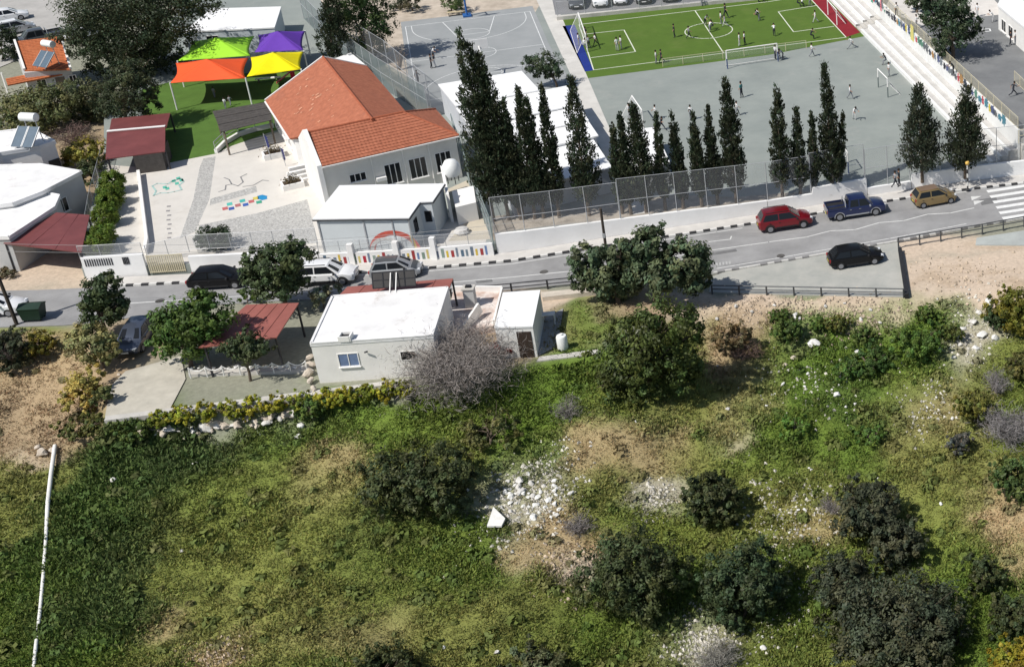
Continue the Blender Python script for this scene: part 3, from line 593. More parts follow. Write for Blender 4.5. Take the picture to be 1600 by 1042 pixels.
for i in range(4):
    p = P(462+i*3.5, 285-i*5, ZY); MB().box(p.x, p.y, ZY+.09+.09*i, 2.0, .34, .18+.18*i, math.atan2(u.y, u.x)).build('step', W_, st_)
# ---- flat roofed annex in front
AP = pxs([(487.5, 342.5), (639, 339.5), (656, 315), (676, 314), (695, 286), (530, 289)], 3.9)
AP[0] = Vector((-54.35, 101.3, 0)); AP = [Z0(p, 0) for p in AP]
ct0 = sum(AP, Vector())/6
wallp = [ct0+(p-ct0)*.955 for p in AP]
AN = thing('annex_building', 'low annex with flat white roof and pale blue panelled front', 'building', (ct0.x, ct0.y, ZY))
MB().prism(wallp, ZY-.1, 3.7).build('wall', PANEL, AN)
MB().prism(AP, 3.7, 3.86).build('roof', WR, AN)
mb = MB(); g_ = grow(AP, .02)
for i in range(6): mb.beam(Z0(g_[i], 3.72), Z0(g_[(i+1) % 6], 3.72), .06, .1)
mb.build('roof_edge_trim', DARKM, AN)
wd_ = (wallp[1]-wallp[0]).normalized(); wn = Vector((wd_.y, -wd_.x, 0))
for t_ in (.05, 3.55, 5.75, (wallp[1]-wallp[0]).length-.05):
    p = wallp[0]+wd_*t_+wn*.03; MB().beam(Z0(p, ZY), Z0(p, 3.68), .1, .06).build('cover_strip', STEEL, AN)
window(AN, wallp[1], wallp[2], .8, 1.5, 2.0, 3.1, frame=DARKM, mull=1)
window(AN, wallp[2], wallp[3], .3, .75, 2.1, 3.0, frame=DARKM, mull=0)
# painted rainbow on the annex front
for k, (r0, r1_, c_) in enumerate(((1.55, 1.75, (.55, .10, .07)), (1.36, 1.55, (.50, .13, .10)), (.95, 1.2, (.55, .54, .52)))):
    mb = MB(); cpt = wallp[0]+wd_*(5.6 if k < 2 else 5.0)+wn*(.012+.003*k); nseg = 20
    for i in range(nseg):
        a0, a1 = math.pi*i/nseg*.98, math.pi*(i+1)/nseg*.98
        f = lambda r, a: cpt+wd_*(r*1.15*math.cos(a))+Vector((0, 0, ZY+.05+r*1.05*math.sin(a)))
        mb.add([f(r0, a0), f(r1_, a0), f(r1_, a1), f(r0, a1)], [(0, 1, 2, 3)])
    mb.build('rainbow_arc', mat('rainbow%d' % k, c_, .8, .1, 4), AN)
mb = MB(); cpt = wallp[0]+wd_*7.0+wn*.02; f = lambda a, z: cpt+wd_*a+Vector((0, 0, z)); mb.add([f(0, 1.0), f(.35, 1.0), f(.1, 2.3), f(-.12, 2.2)], [(0, 1, 2, 3)]); mb.build('painted_ray', mat('painted_yellow', (.60, .42, .08), .8, .1, 4), AN)
# side ramp block with white walls right of the annex
t = thing('stair_block', 'white plastered stair wall between annex and fence', 'wall', P(720, 330, ZY))
MB().prism(pxs([(692, 282), (697, 284), (706, 328), (701, 327)], ZY+1.2), ZY, ZY+2.6).build('fin_wall', W_, t)
MB().prism(pxs([(706, 300), (740, 292), (744, 318), (712, 326)], ZY+1.5), ZY, ZY+1.6).build('landing', W_, t)
t = thing('water_tank', 'round white plastic water tank on legs by the kindergarten corner', 'water tank', P(709, 285, ZY+1.6), rz=0)
MB().lathe((0, 0, .55), [(.2, 0), (.62, .15), (.72, .5), (.72, 1.0), (.45, 1.45), (.15, 1.55)], 18).build('tank', mat('white_plastic', (.78, .79, .77), .4, .03, 2), t, smooth=50)
for a_ in range(4): MB().tube((.45*math.cos(a_*1.57+.7), .45*math.sin(a_*1.57+.7), 0), (.45*math.cos(a_*1.57+.7), .45*math.sin(a_*1.57+.7), .62), .035, n=6).build('leg', DARKM, t)
# ---- boundary wall of the kindergarten towards the street
def wall_px(name, label, pts, z0, ztops, th, m, cat='wall', cap=True):
    A_ = [P(a, b, z0) for a, b in pts]; t = thing(name, label, cat, A_[0])
    for i in range(len(A_)-1):
        d = (A_[i+1]-A_[i]); d.z = 0; n_ = Vector((-d.y, d.x, 0)).normalized(); n_ = n_ if n_.y > 0 else -n_
        mb = MB(); a, b = A_[i], A_[i+1]; za, zb_ = ztops[i], ztops[i+1]
        vs = [Z0(a, z0-.2), Z0(b, z0-.2), Z0(b+n_*th, z0-.2), Z0(a+n_*th, z0-.2), Z0(a, za), Z0(b, zb_), Z0(b+n_*th, zb_), Z0(a+n_*th, za)]
        mb.add(vs, [(0, 3, 2, 1), (4, 5, 6, 7), (0, 1, 5, 4), (1, 2, 6, 5), (2, 3, 7, 6), (3, 0, 4, 7)]); mb.build('wall_panel', m, t)
    return t
WW = mat('white_boundary_wall', (.83, .82, .80), .85, .07, .5, .25, 12, col2=(.88, .875, .86))
kw = wall_px('boundary_wall', 'tall white wall with grille openings left of the yellow gate', [(135, 435), (183, 432), (231, 429)], .13, [1.9, 1.9, 1.9], .25, WW)
for (a, b) in ((141, 182), (196, 206)):
    pa, pb = P(a, 404.5-(a-141)*.02, 1.5), P(b, 404-(b-141)*.02, 1.5); n_ = Vector((0, -1, 0)); off = P(a, 434.5-(a-135)*.0625, .13)
    k = 12 if a == 141 else 4
    mb = MB(); y0 = P(a, 434.8-(a-135)*.0625, .13).y; x0, x1 = P(a, 434.6, .13).x, P(b, 432, .13).x; y1 = P(b, 434.8-(b-135)*.0625, .13).y
    for j in range(k): 
        s_ = j/(k-1); mb.beam((x0+(x1-x0)*s_, y0+(y1-y0)*s_-.03, 1.15), (x0+(x1-x0)*s_, y0+(y1-y0)*s_-.03, 1.75), .07, .05)
    mb.build('grille', DARKM, kw)
gate = thing('double_gate', 'cream yellow barred double gate between white gate piers', 'gate', P(263, 427, .13))
ga, gb = P(235, 428.5, .13), P(292, 425, .13)
for k in range(2):
    a, b = ga.lerp(gb, .02+.5*k), ga.lerp(gb, .48+.5*k); mb = MB()
    for z in (.3, 1.7): mb.beam(Z0(a, z), Z0(b, z), .06)
    for j in range(9): mb.beam(Z0(a.lerp(b, j/8), .2), Z0(a.lerp(b, j/8), 1.75), .05)
    lf = mb.build('gate_leaf', CREAMM, gate)
    mb = MB(); mb.quad(Z0(a, .3), Z0(b, .3), Z0(b, 1.7), Z0(a, 1.7)); mb.build('wire_infill', mesh_mat('gate_infill', (.55, .50, .36), .45), lf)
for a, lb in ((232.5, 'white square gate pier left of the yellow gate'), (295, 'white square gate pier right of the yellow gate')):
    p = P(a, 429-(a-231)*.06, .13); tag(MB().box(0, .15, .95, .38, .38, 1.95).build('gate_pier', WW, None, org=(p.x, p.y, .1)), lb, 'gate pier')
wall_px('boundary_wall', 'white wall with low openings behind the parked dark car', [(300, 425.5), (400, 420.5), (500, 415.8)], .13, [1.5, 1.5, 1.4], .25, WW)
mw = wall_px('mural_wall', 'low white wall painted with rows of coloured stripes', [(502, 415.5), (600, 410.5), (700, 404), (772, 399)], .13, [1.15, 1.15, 1.15, 1.2], .22, WW)
cols = [(.10, .16, .22), (.16, .22, .26), (.16, .20, .25), (.62, .45, .08), (.33, .05, .05), (.15, .23, .40), (.20, .27, .22), (.60, .5, .2), (.42, .03, .05), (.18, .22, .30), (.25, .32, .28), (.65, .48, .06), (.35, .05, .05), (.20, .24, .30)]
pts = walk(lambda x: float(np.interp(x, (502, 600, 700, 772), (415.5, 410.5, 404, 399))), 508, 770, .13, .37)
for i, p in enumerate(pts[:-1]):
    d = (pts[i+1]-p).normalized(); n_ = Vector((d.y, -d.x, 0)); h = .68 if i % 3 else .9; k = i % len(cols); wv_ = .16 if i % 2 else .22
    c_ = [p+Vector((0, 0, .1)), p+d*wv_+Vector((0, 0, .1)), p+d*wv_+Vector((0, 0, h)), p+Vector((0, 0, h))]; mb = MB()
    mb.add([q_+n_*.012 for q_ in c_]+[q_-n_*.01 for q_ in c_], [(0, 1, 2, 3), (7, 6, 5, 4), (0, 4, 5, 1), (1, 5, 6, 2), (2, 6, 7, 3), (3, 7, 4, 0)]); mb.build('painted_stripe', mat('stripe%d' % k, cols[k], .8, .15, 5), mw)
for a, h in ((552, 1.75), (622, 1.75), (680, 1.9)):
    p = P(a, float(np.interp(a, (502, 600, 700, 772), (415.5, 410.5, 404, 399)))-.2, .13); MB().box(p.x, p.y+.1, .13+h/2, .42, .42, h).build('pier', WW, mw)
wall_px('school_wall', 'long white retaining wall below the school fence along the pavement', [(778, 396.5)]+[(x, yw(x)) for x in range(820, 1201, 38)], .13, [1.85, 1.78, 1.72, 1.66, 1.6, 1.55, 1.5, 1.45, 1.4, 1.3, 1.25, 1.2], .25, WW)
wall_px('school_wall', 'white retaining wall behind the red car and blue pickup', [(1201, yw(1201)), (1270, yw(1270)), (1272, yw(1272)), (1355, yw(1355)+.6)], .13, [1.2, 1.2, 1.75, 1.75], .25, WW)
wall_px('school_wall', 'low white kerb wall between the blue pickup and gold hatchback', [(1356, yw(1356)+.6), (1424, yw(1424))], .13, [.85, .85], .25, WW)
wall_px('school_wall', 'white wall behind the gold hatchback up to the zebra crossing', [(1425, yw(1425)), (1514, yw(1514)), (1610, yw(1610)), (1700, yw(1700))], .13, [1.5, 1.45, 1.45, 1.45], .25, WW)
# ---- school hall: stepped white roofs behind the cypresses
sh = thing('school_hall', 'long prefabricated hall with stepped white roofs behind tall cypresses', 'building', P(830, 250, ZY))
for i, (q_, z) in enumerate((([(684, 132), (815, 111), (843, 141), (712, 166)], 3.9), ([(712, 169), (886, 134), (905, 163), (735, 199)], 3.75), ([(735, 201), (905, 166), (920, 188), (748, 224)], 3.55), ([(748, 226), (920, 190), (935, 212), (764, 249)], 3.4), ([(764, 251), (926, 216), (957, 262), (796, 300)], 3.1))):
    pl = pxs(q_, z); MB().prism(grow(pl, -.18), ZY-.05, z-.12).build('wall', mat('hall_wall', (.55, .57, .60), .7, .06, 1), sh); MB().prism(pl, z-.12, z).build('roof_panel', WR, sh)
pl = pxs([(974, 205), (1022, 199), (1047, 254), (1003, 264)], 2.9)
t = thing('storage_shed', 'small white roofed shed between the cypresses at the court edge', 'shed', Z0(sum(pl, Vector())/4, ZY)); MB().prism(grow(pl, -.15), ZY-.05, 2.8).build('wall', GREYW, t); MB().prism(pl, 2.8, 2.92).build('roof', WR, t)
# ---- white prefab beyond the shade sails
pl = pxs([(288, 50), (330, 14), (438, 11), (428, 43)], 3.4)
t = flat_house('prefab_building', 'white prefab classroom behind the coloured shade sails', pl, 3.4, ZY, mat('prefab_wall', (.55, .60, .63), .7, .06, 1), WR, .1, .15); window(t, pl[0], pl[3], 2, 3.2, 1.7, 2.8)
pl = pxs([(521, 93), (548, 83), (572, 103), (545, 110)], 2.8); flat_house('white_hut', 'little white roofed hut behind the tiled kindergarten roof', pl, 2.8, ZY, W_, WR, .08, .12, cat='hut')
# ---- maroon playhouse with two pitches and white ridge strip
q0 = pxs([(172, 178), (264, 169), (260, 199), (170, 208)], 3.2); q1 = pxs([(168, 209), (259, 201), (256, 230), (163, 242)], 3.0)
t = thing('playground_shelter', 'maroon two-part roof shelter beside the artificial lawn', 'shelter', P(215, 250, ZY))
def slab(parent, pts, zs, th, m, name):
    mb = MB(); a = [Vector((p.x, p.y, z)) for p, z in zip(pts, zs)]; b_ = [q_-Vector((0, 0, th)) for q_ in a]; n_ = len(a)
    mb.add(a+b_, [tuple(range(n_)), tuple(range(2*n_-1, n_-1, -1))]+[(i, n_+i, n_+(i+1) % n_, (i+1) % n_) for i in range(n_)]); return mb.build(name, m, parent)
slab(t, q0, (2.7, 2.7, 3.2, 3.2), .08, MAROON, 'roof_slope'); slab(t, q1, (3.2, 3.2, 2.6, 2.6), .08, MAROON, 'roof_slope')
mb = MB(); mb.beam(Z0(q1[0], 3.24), Z0(q1[1], 3.24), .28, .07); mb.build('ridge_strip', W_, t)
for p in (q0[0], q0[1], q1[2], q1[3]): MB().beam(Z0(p*.97+ (q0[2]*.03), ZY if p.x > -80.8 or True else 0), Z0(p*.97+(q0[2]*.03), 2.62), .12).build('post', DARKM, t)
mb = MB(); mb.prism([q1[2].lerp(q1[3], .06), q1[2].lerp(q1[3], .55), q0[2].lerp(q1[3], .45), q0[2].lerp(q1[2], .3)], ZY, 2.5); mb.build('back_wall', WOODD, t)
# dark boarded pergola by the ramp
q0 = pxs([(332, 174), (420, 159), (426, 188), (346, 207)], 3.2); t = thing('boarded_pergola', 'dark weathered timber roof shelter next to the kindergarten ramp', 'pergola', P(380, 225, ZY))
d = (q0[3]-q0[0]); n_ = 9
for i in range(n_):
    a, b = q0[0]+d*(i/n_), q0[1]+(q0[2]-q0[1])*(i/n_); a2, b2_ = q0[0]+d*((i+.9)/n_), q0[1]+(q0[2]-q0[1])*((i+.9)/n_)
    slab(t, [a, b, b2_, a2], [3.2+.012*(i % 3)]*4, .05, WOODD, 'roof_board')
for p in q0: pp = p+(q0[0]+q0[2]-p*2)*.05; MB().beam(Z0(pp, ZY), Z0(pp, 3.14), .12).build('post', WOOD, t)
# ramp wall with rail
t = thing('ramp_railing', 'white ramp parapet with handrail curving beside the lawn', 'railing', P(345, 245, ZY))
rp = pxs([(338, 240), (352, 226), (374, 213), (400, 205), (428, 199)], ZY); mb = MB(); ml_ = MB()
for a, b in zip(rp[:-1], rp[1:]): mb.beam(Z0(a, ZY+.2), Z0(b, ZY+.2), .25, .4); ml_.tube(Z0(a, ZY+1.1), Z0(b, ZY+1.1), .04, n=6); ml_.tube(Z0(a, ZY+.75), Z0(b, ZY+.75), .025, n=6)
mb.build('parapet', W_, t); ml_.build('handrail', STEEL, t)
for p in rp: MB().tube(Z0(p, ZY+.4), Z0(p, ZY+1.1), .03, n=6).build('post', STEEL, t)
# ---- four shade sails
def sail(label, c4, col, posts):
    zt = 3.5; A_ = [P(a, b, zt) for a, b in c4]; c_ = sum(A_, Vector())/4; t = thing('shade_sail', label, 'shade sail', (c_.x, c_.y, ZY), 'shade sails over the lawn')
    N = 8; mb = MB()
    for k in range(4):                # four panels rising to the middle, edges drawn in between the corners
        a, b = A_[k], A_[(k+1) % 4]; vs = []
        for i in range(N+1):
            for j in range(N+1):
                f = j/N; r_ = i/N; e = a.lerp(b, f); e = e+(c_-e)*(.10*4*f*(1-f)*r_*r_); p = c_+(e-c_)*r_; p.z = zt-.05+1.3*(1-r_)**1.15+.12*r_*abs(2*f-1); vs.append(p)
        mb.add(vs, [(i*(N+1)+j, (i+1)*(N+1)+j, (i+1)*(N+1)+j+1, i*(N+1)+j+1) for i in range(N) for j in range(N)])
    o = mb.build('sail', mat('sail_'+label.split()[0], col, .75, .05, 2), t, smooth=20)
    s_ = o.modifiers.new('thickness', 'SOLIDIFY'); s_.thickness = .02
    for k in posts: MB().tube(Z0(A_[k], ZY), Z0(A_[k], zt+.12), .07, n=8).build('post', W_, t)
sail('lime green shade sail at the back left of the four sails', [(277.5, 97), (300, 66), (398, 58), (391, 89)], (.33, .68, .035), (0, 1))
sail('orange red shade sail at the front left of the four sails', [(266, 131.5), (275, 100), (389, 92), (384, 124)], (.80, .10, .025), (0, 3))
sail('purple shade sail at the back right of the four sails', [(398, 83.5), (404, 56), (477, 50), (474, 80)], (.12, .04, .36), (1, 2))
sail('bright yellow shade sail at the front right of the four sails', [(386, 121.5), (392, 91), (475, 82), (471, 110)], (.83, .70, .0), (2, 3))
# ---- left side houses
hl = pxs([(-40, 335), (-30, 292), (-30, 252), (70, 262), (127, 268), (58, 305), (92, 306), (85, 322), (16, 370), (-40, 372)], 3.3)
def boxh(label, px4, zt, zb, wall, roof, name='flat_roof_house', **k): 
    pl = pxs(px4, zt); return flat_house(name, label, pl, zt, zb, wall, roof, **k), pl
t, pl = boxh('white flat roofed house left of the topiary shrubs', [(-70, 330), (-70, 262), (62, 258), (126, 269), (66, 300), (20, 318)], 3.4, -.05, GREYW, WOLD, parapet=.12)
window(t, pl[4], pl[3], 1.0, 1.9, .9, 2.1)
t, pl = boxh('lower white roof extension of the left house above the maroon carport', [(-60, 372), (-60, 322), (60, 300), (92, 306), (84, 324), (14, 370)], 3.0, -.05, GREYW, WOLD, parapet=.1)
t2 = tag(MB().box(0, 0, .2, .7, .5, .4, .3).build('roof_vent', DARKM, None, org=Z0(P(26, 345, 3.0), 3.0)), 'small dark vent box on the lower white roof', 'vent')
t, pl = boxh('white house with solar water heater at the left edge', [(-60, 262), (-60, 215), (45, 202), (85, 222), (60, 230), (0, 240)], 3.6, -.05, W_, WOLD, parapet=.15); window(t, pl[5], pl[4], .3, 1.3, 1.2, 2.4); door(t, pl[4], pl[3], .4, 1.3, -.05, 2.1, DARKM)
def heater(label, p, rz, sc=1.0):
    t = thing('solar_water_heater', label, 'water heater', p, 'solar water heaters on roofs', rz=rz); t.scale = (sc, sc, sc)
    MB().lathe((-.75, 0, 2.35), [(.25, 0), (.38, .05), (.38, 1.45), (.25, 1.5)], 16, axis='x').build('tank', mat('white_plastic', (.78, .79, .77), .4, .03, 2), t, smooth=40)
    for k in (-1, 1):
        mb = MB(); a = Vector((k*.52, -1.7, .25)); b = Vector((k*.52, -.25, 1.55)); mb.beam(a, b, .95, .08); pn = mb.build('collector_panel', mat('collector_glass', (.10, .14, .18), .2, .1, 2, spec=.6), t)
        mb = MB(); 
        for s_ in (-.47, .47): mb.beam(a+Vector((s_, 0, .03)), b+Vector((s_, 0, .03)), .05, .1)
        mb.build('panel_frame', STEEL, pn); MB().beam((k*.6, .15, 0), (k*.5, 0, 2.0), .06).build('leg', STEEL, t); MB().beam((k*.6, -1.6, 0), (k*.6, -.3, 1.45), .05).build('leg', STEEL, t)
heater('solar water heater with white drum above two panels on the left house', Z0(P(57, 222, 3.6), 3.6), -.12)
# red tiled little house
zt = 3.6; q0 = pxs([(26, 74), (98, 66), (108, 100), (36, 102)], zt)
t = thing('tiled_house', 'small house with orange striped tile roof at the upper left', 'building', P(70, 130, 0)); fpx = [Z0(p, 0) for p in (P(28, 92, 3), P(96, 78, 3), P(112, 112, 2.4), P(40, 122, 2.4))]
MB().prism(fpx, -.05, 2.9).build('wall', GREYW, t)
STR = mat('orange_tile', (.42, .13, .05), .8, .25, 3)
s_ = slab(t, q0, (4.2, 4.2, 3.0, 3.0), .1, STR, 'roof_slope'); courses(s_, Z0(q0[3], 3.0), Z0(q0[2], 3.0), Z0(q0[0], 4.2), Z0(q0[1], 4.2), .35, STR)
for a, b in ((0, 3), (1, 2)): MB().beam(Z0(q0[a], 4.3), Z0(q0[b], 3.1), .2, .3).build('verge', CREAM, t)
q1 = pxs([(10, 128), (110, 108), (113, 114), (12, 134)], 2.2); s_ = slab(t, q1, (2.5, 2.5, 2.2, 2.2), .08, STR, 'porch_roof'); courses(s_, Z0(q1[3], 2.2), Z0(q1[2], 2.2), Z0(q1[0], 2.5), Z0(q1[1], 2.5), .3, STR)
window(t, fpx[3], fpx[2], .8, 1.6, .8, 2.0); door(t, fpx[3], fpx[2], 2.4, 3.2, 0, 2.0, WOOD); window(t, fpx[3], fpx[2], 3.6, 4.2, .9, 2.0)
for a in (12, 60, 108): p = P(a, 131-(a-12)*.2+14, 0); MB().beam(Z0(p, 0), Z0(p, 2.15), .12).build('porch_post', CREAM, t)
heater('solar water heater tilted on the small tiled house', Z0(P(84, 98, 3.6), 3.45), -.35, .9)
# carports and canopies
def canopy(name, label, px4, zs, m, posts, zb=0., cat='canopy', ribs=0):
    zm = sum(zs)/len(zs); A_ = [P(a, b, z) for (a, b), z in zip(px4, zs)]; c_ = sum(A_, Vector())/len(A_); t = thing(name, label, cat, (c_.x, c_.y, zb))
    slab(t, A_, zs, .09, m, 'roof_sheet')
    if ribs:
        for i in range(1, ribs): 
            s_ = i/ribs; MB().beam(A_[0].lerp(A_[1], s_)+Vector((0, 0, .012)), A_[3].lerp(A_[2], s_)+Vector((0, 0, .012)), .035, .035).build('sheet_seam', m, t)
    for (k, s_) in posts:
        p = A_[k]+(c_-A_[k])*s_; MB().beam(Z0(p, zb-.05), Z0(p, zs[k % len(zs)]-.09), .11).build('post', DARKM, t)
    return t
canopy('carport', 'maroon roofed carport beside the sandy driveway at left', [(88, 332), (140, 336), (127, 394), (5, 380)], [2.7, 2.6, 2.4, 2.5], MAROON, [(0, .04), (1, .05), (2, .04), (3, .04)], 0, 'carport', 3)
canopy('patio_canopy', 'faded maroon patio roof left of the white bungalow', [(385, 476), (467, 473), (432, 527), (310, 543)], [2.7, 2.7, 2.5, 2.5], MAROON2, [(0, .05), (1, .05), (2, .05), (3, .1)], 0, 'canopy', 5)
canopy('lean_to_roof', 'narrow maroon lean-to roof behind the white bungalow', [(543, 448), (708, 435), (702, 449), (528, 463)], [2.8, 2.8, 2.9, 2.9], MAROON2, [(0, .03), (1, .02)], 0, 'canopy', 6)
# ---- lower bungalow
zt = 3.1; hp = pxs([(485, 537), (519, 463), (700, 449), (676, 524)], zt)
BH = flat_house('bungalow', 'white flat roofed bungalow below the road beside the bare tree', [Z0(p, 0) for p in hp], zt, -.6, CREAM, WOLD, over=.05, slab=.22, parapet=.07)
window(BH, hp[0], hp[3], 1.55, 2.85, 1.15, 2.15, glass=GLASSB); window(BH, hp[0], hp[3], 5.6, 6.6, 1.3, 2.0, mull=0, sill=False)
bx_ = Z0(P(541, 530, zt), zt); tg = thing('roof_skylight', 'small dark square hatch box near the bungalow roof edge', 'roof hatch', bx_, rz=.1); 
mb = MB(); [mb.box(a, b, .2, c_, d_, .4) for a, b, c_, d_ in ((-.36, 0, .1, .7), (.36, 0, .1, .7), (0, -.33, .64, .08), (0, .33, .64, .08))]; mb.build('frame', W_, tg); MB().box(0, 0, .12, .62, .58, .2).build('opening', BLACK, tg)
pb = hp[0].lerp(hp[3], .42); MB().tube(Z0(pb, 2.2)+Vector((.05, -.1, 0)), Z0(pb, 2.35)+Vector((.3, -.25, 0)), .06, n=6).build('spout', DARKM, BH)
sp = thing('solar_panel_rack', 'dark solar panel rack with pale struts on the bungalow roof edge', 'solar panel', Z0(P(617, 452, 3.1), 3.1), rz=.16)
for k in range(4): 
    o = MB(); o.beam((-1.1+k*.74, .0, .2), (-1.1+k*.74, .42, 1.25), .70, .05); pn = o.build('panel', mat('panel_back', (.055, .052, .05), .6, .1, 3), sp)
    o = MB(); 
    for s_ in (-.36, .36): o.beam((-1.1+k*.74+s_, -.03, .2), (-1.1+k*.74+s_, .39, 1.25), .05, .06)
    for f_ in (0, .5, 1): o.beam((-1.46+k*.74, -.03+.42*f_, .2+1.05*f_), (-.74+k*.74, -.03+.42*f_, .2+1.05*f_), .05, .06)
    o.build('panel_frame', DARKM, pn)
for k in (-.15, .25): MB().beam((k-.1, -.5, 0), (k, .3, 1.2), .06).build('strut', W_, sp); MB().beam((k, .45, 0), (k, .4, 1.2), .06).build('strut', W_, sp)
# right annex of the bungalow
hr = pxs([(773, 511), (786, 457), (843.5, 453.5), (832, 509)], 2.5)
AX = flat_house('outbuilding', 'small white outbuilding with dark door right of the bungalow', [Z0(p, 0) for p in hr], 2.5, -.4, W_, WR, over=.05, slab=.14)
door(AX, hr[0], hr[3], 1.4, 2.4, -.1, 2.05, mat('dark_door', (.05, .035, .028), .6, .15, 4))
hm = pxs([(690, 522), (708, 457), (786, 457), (773, 511)], .4); ter = thing('roof_terrace', 'low terrace with worn white and red floor between bungalow and outbuilding', 'terrace', Z0(P(735, 500, 0), 0))
MB().prism(grow(hm, -.06), -.3, .5).build('floor', mat('patchy_screed', (.52, .34, .26), .9, .25, .9, .2, col2=(.74, .70, .66)), ter)
a_, b_ = hm[1], hm[2]; MB().beam(Z0(a_, .72), Z0(b_, .72), .18, .44).build('parapet', W_, ter); MB().beam(Z0(hm[2].lerp(hm[3], .02), .72), Z0(hm[3], .72), .14, .42).build('parapet', W_, ter)
MB().beam(Z0(hm[0].lerp(hm[3], .45), .55), Z0(hm[0].lerp(hm[3], .45), 1.2)+Vector((.5, 2.0, 0)), .16, .9).build('stair_wall', CREAM, ter)
chm = thing('chimney', 'grey block chimney standing on the terrace behind the bungalow', 'chimney', Z0(P(737, 478, .5), .5), rz=.1); MB().box(0, 0, .75, .75, .6, 1.5).build('stack', GREYW, chm); MB().box(0, 0, 1.55, .9, .75, .1).build('cap', CONC, chm); MB().box(0, 0, 1.66, .4, .3, .12).build('flue', BLACK, chm)
tk = thing('water_barrel', 'white cylindrical water barrel on the grass right of the outbuilding', 'barrel', P(880, 545, -.02), rz=0); MB().lathe((0, 0, 0), [(.36, 0), (.38, .05), (.38, 1.0), (.33, 1.1), (.1, 1.16)], 18).build('drum', mat('white_plastic', (.78, .79, .77), .4, .03, 2), tk, smooth=40); MB().lathe((0, 0, 1.16), [(.12, 0), (.12, .08)], 10).build('lid', W_, tk)
p = P(858, 505, 0); wt = thing('wash_stand', 'small white table standing behind the outbuilding', 'table', p, rz=.2); MB().box(0, 0, .8, 1.0, .55, .06).build('top', W_, wt)
for a_, b_ in ((-.45, -.22), (.45, -.22), (-.45, .22), (.45, .22)): MB().beam((a_, b_, -.02), (a_, b_, .77), .06).build('leg', W_, wt)
# ---- bleachers
bl = thing('bleachers', 'white concrete bleacher steps along the right side of the courts', 'bleachers', Z0(BF1, ZY))
def run(a, b, n0, n1, z0, z1): return [BF1+BD*a+BN*n0, BF1+BD*b+BN*n0, BF1+BD*b+BN*n1, BF1+BD*a+BN*n1], z0, z1
BL = (BF2-BF1).length; split = ((P(1345, 51, ZY)-BF1).dot(BD))
TREAD = mat('bleacher_tread', (.50, .485, .46), .85, .14, .8, .2); EDGE = mat('bleacher_white', (.74, .74, .72), .8, .08, .8)
for (a, b) in ((-25, split-1.7), (split, BL)):
    for k in range(3):
        pl, z0, z1_ = run(a, b, .85*k, .85*(k+1)+.02, ZY-.05, ZY+.38*(k+1)-.012); MB().prism(pl, z0, z1_).build('step', TREAD, bl)
        pl, z0, z1_ = run(a, b, .85*k-.012, .85*k+.26, ZY-.03, ZY+.38*(k+1)+.004); MB().prism(pl, z0, z1_).build('white_nosing', EDGE, bl)
for k in range(6):
    pl, z0, z1_ = run(split-1.6, split-.1, .42*k, .42*(k+1)+.02, ZY-.05, ZY+.19*(k+1)); MB().prism(pl, z0, z1_).build('stair_tread', CONC, bl)
mwl = thing('mural_wall', 'white wall with painted figures behind the bleacher steps', 'wall', Z0(BF1+BN*2.6, ZY))
pl, z0, z1_ = run(-28, BL, 2.6, 2.82, ZY, ZU+.12); MB().prism(pl, z0, z1_).build('wall_panel', EDGE, mwl)
mc = [(.05, .06, .08), (.10, .22, .16), (.45, .06, .08), (.08, .10, .20), (.55, .45, .06), (.12, .13, .14), (.07, .20, .26), (.03, .03, .04), (.35, .20, .08), (.16, .18, .20)]
tpos = split-4.5; i = 0
while tpos < BL-3:
    wv_ = rnd.uniform(.5, 1.1); h = rnd.uniform(.8, 1.4); z = ZY+1.3; k = rnd.randrange(len(mc)); n_ = 7
    c_ = BF1+BD*tpos+BN*2.592; mb = MB(); vs = []
    for j in range(n_*2):
        a_ = 2*math.pi*j/(n_*2); r = (.5 if j % 2 else .32)*rnd.uniform(.75, 1.15); vs.append(c_+BD*(math.cos(a_)*r*wv_*1.3)+Vector((0, 0, z+h/2+math.sin(a_)*r*h)))
    mb.add(vs+[q_+BN*.015 for q_ in vs], [tuple(range(2*n_))]+[(j, 2*n_+j, 2*n_+(j+1) % (2*n_), (j+1) % (2*n_)) for j in range(2*n_)]); mb.build('painted_figure', mat('mural%d' % k, mc[k], .8, .2, 5), mwl); tpos += rnd.uniform(.6, 1.1)
for a, wv_, c_ in ((split-6.2, .9, (.55, .10, .08)), (split-4.0, .7, (.06, .30, .20)), (split-.6, .4, (.60, .10, .14)), (split+9.5, 1.1, (.62, .55, .18))):
    p = BF1+BD*a+BN*2.588; mb = MB(); c4_ = [p+Vector((0, 0, ZY+1.2)), p+BD*wv_+Vector((0, 0, ZY+1.2)), p+BD*wv_*.9+Vector((0, 0, ZU)), p+BD*.1+Vector((0, 0, ZU))]
    mb.add(c4_+[q_+BN*.012 for q_ in c4_], [(0, 1, 2, 3), (7, 6, 5, 4), (0, 4, 5, 1), (1, 5, 6, 2), (2, 6, 7, 3), (3, 7, 4, 0)]); mb.build('painted_banner', mat('banner%.2f' % a, c_, .8, .2, 5), mwl)
# end terrace where the steps meet the street
pl = [BF2+BN*2.4-BD*1.0, BF2+BN*2.4+BD*1.5, BF2+BN*9+BD*1.5, BF2+BN*9-BD*1]; 
t = thing('entrance_block', 'white stepped entrance block at the street end of the bleachers', 'steps', Z0(BF2+BN*3, ZY)); 
for k in range(4): q_ = [BF2+BN*(2.9)+BD*(-.95+k*.45), BF2+BN*2.9+BD*(-.5+k*.45), BF2+BN*9+BD*(-.5+k*.45), BF2+BN*9+BD*(-.95+k*.45)]; MB().prism(q_, ZY-.05, ZU-.3-.5*k).build('step', CONC, t)
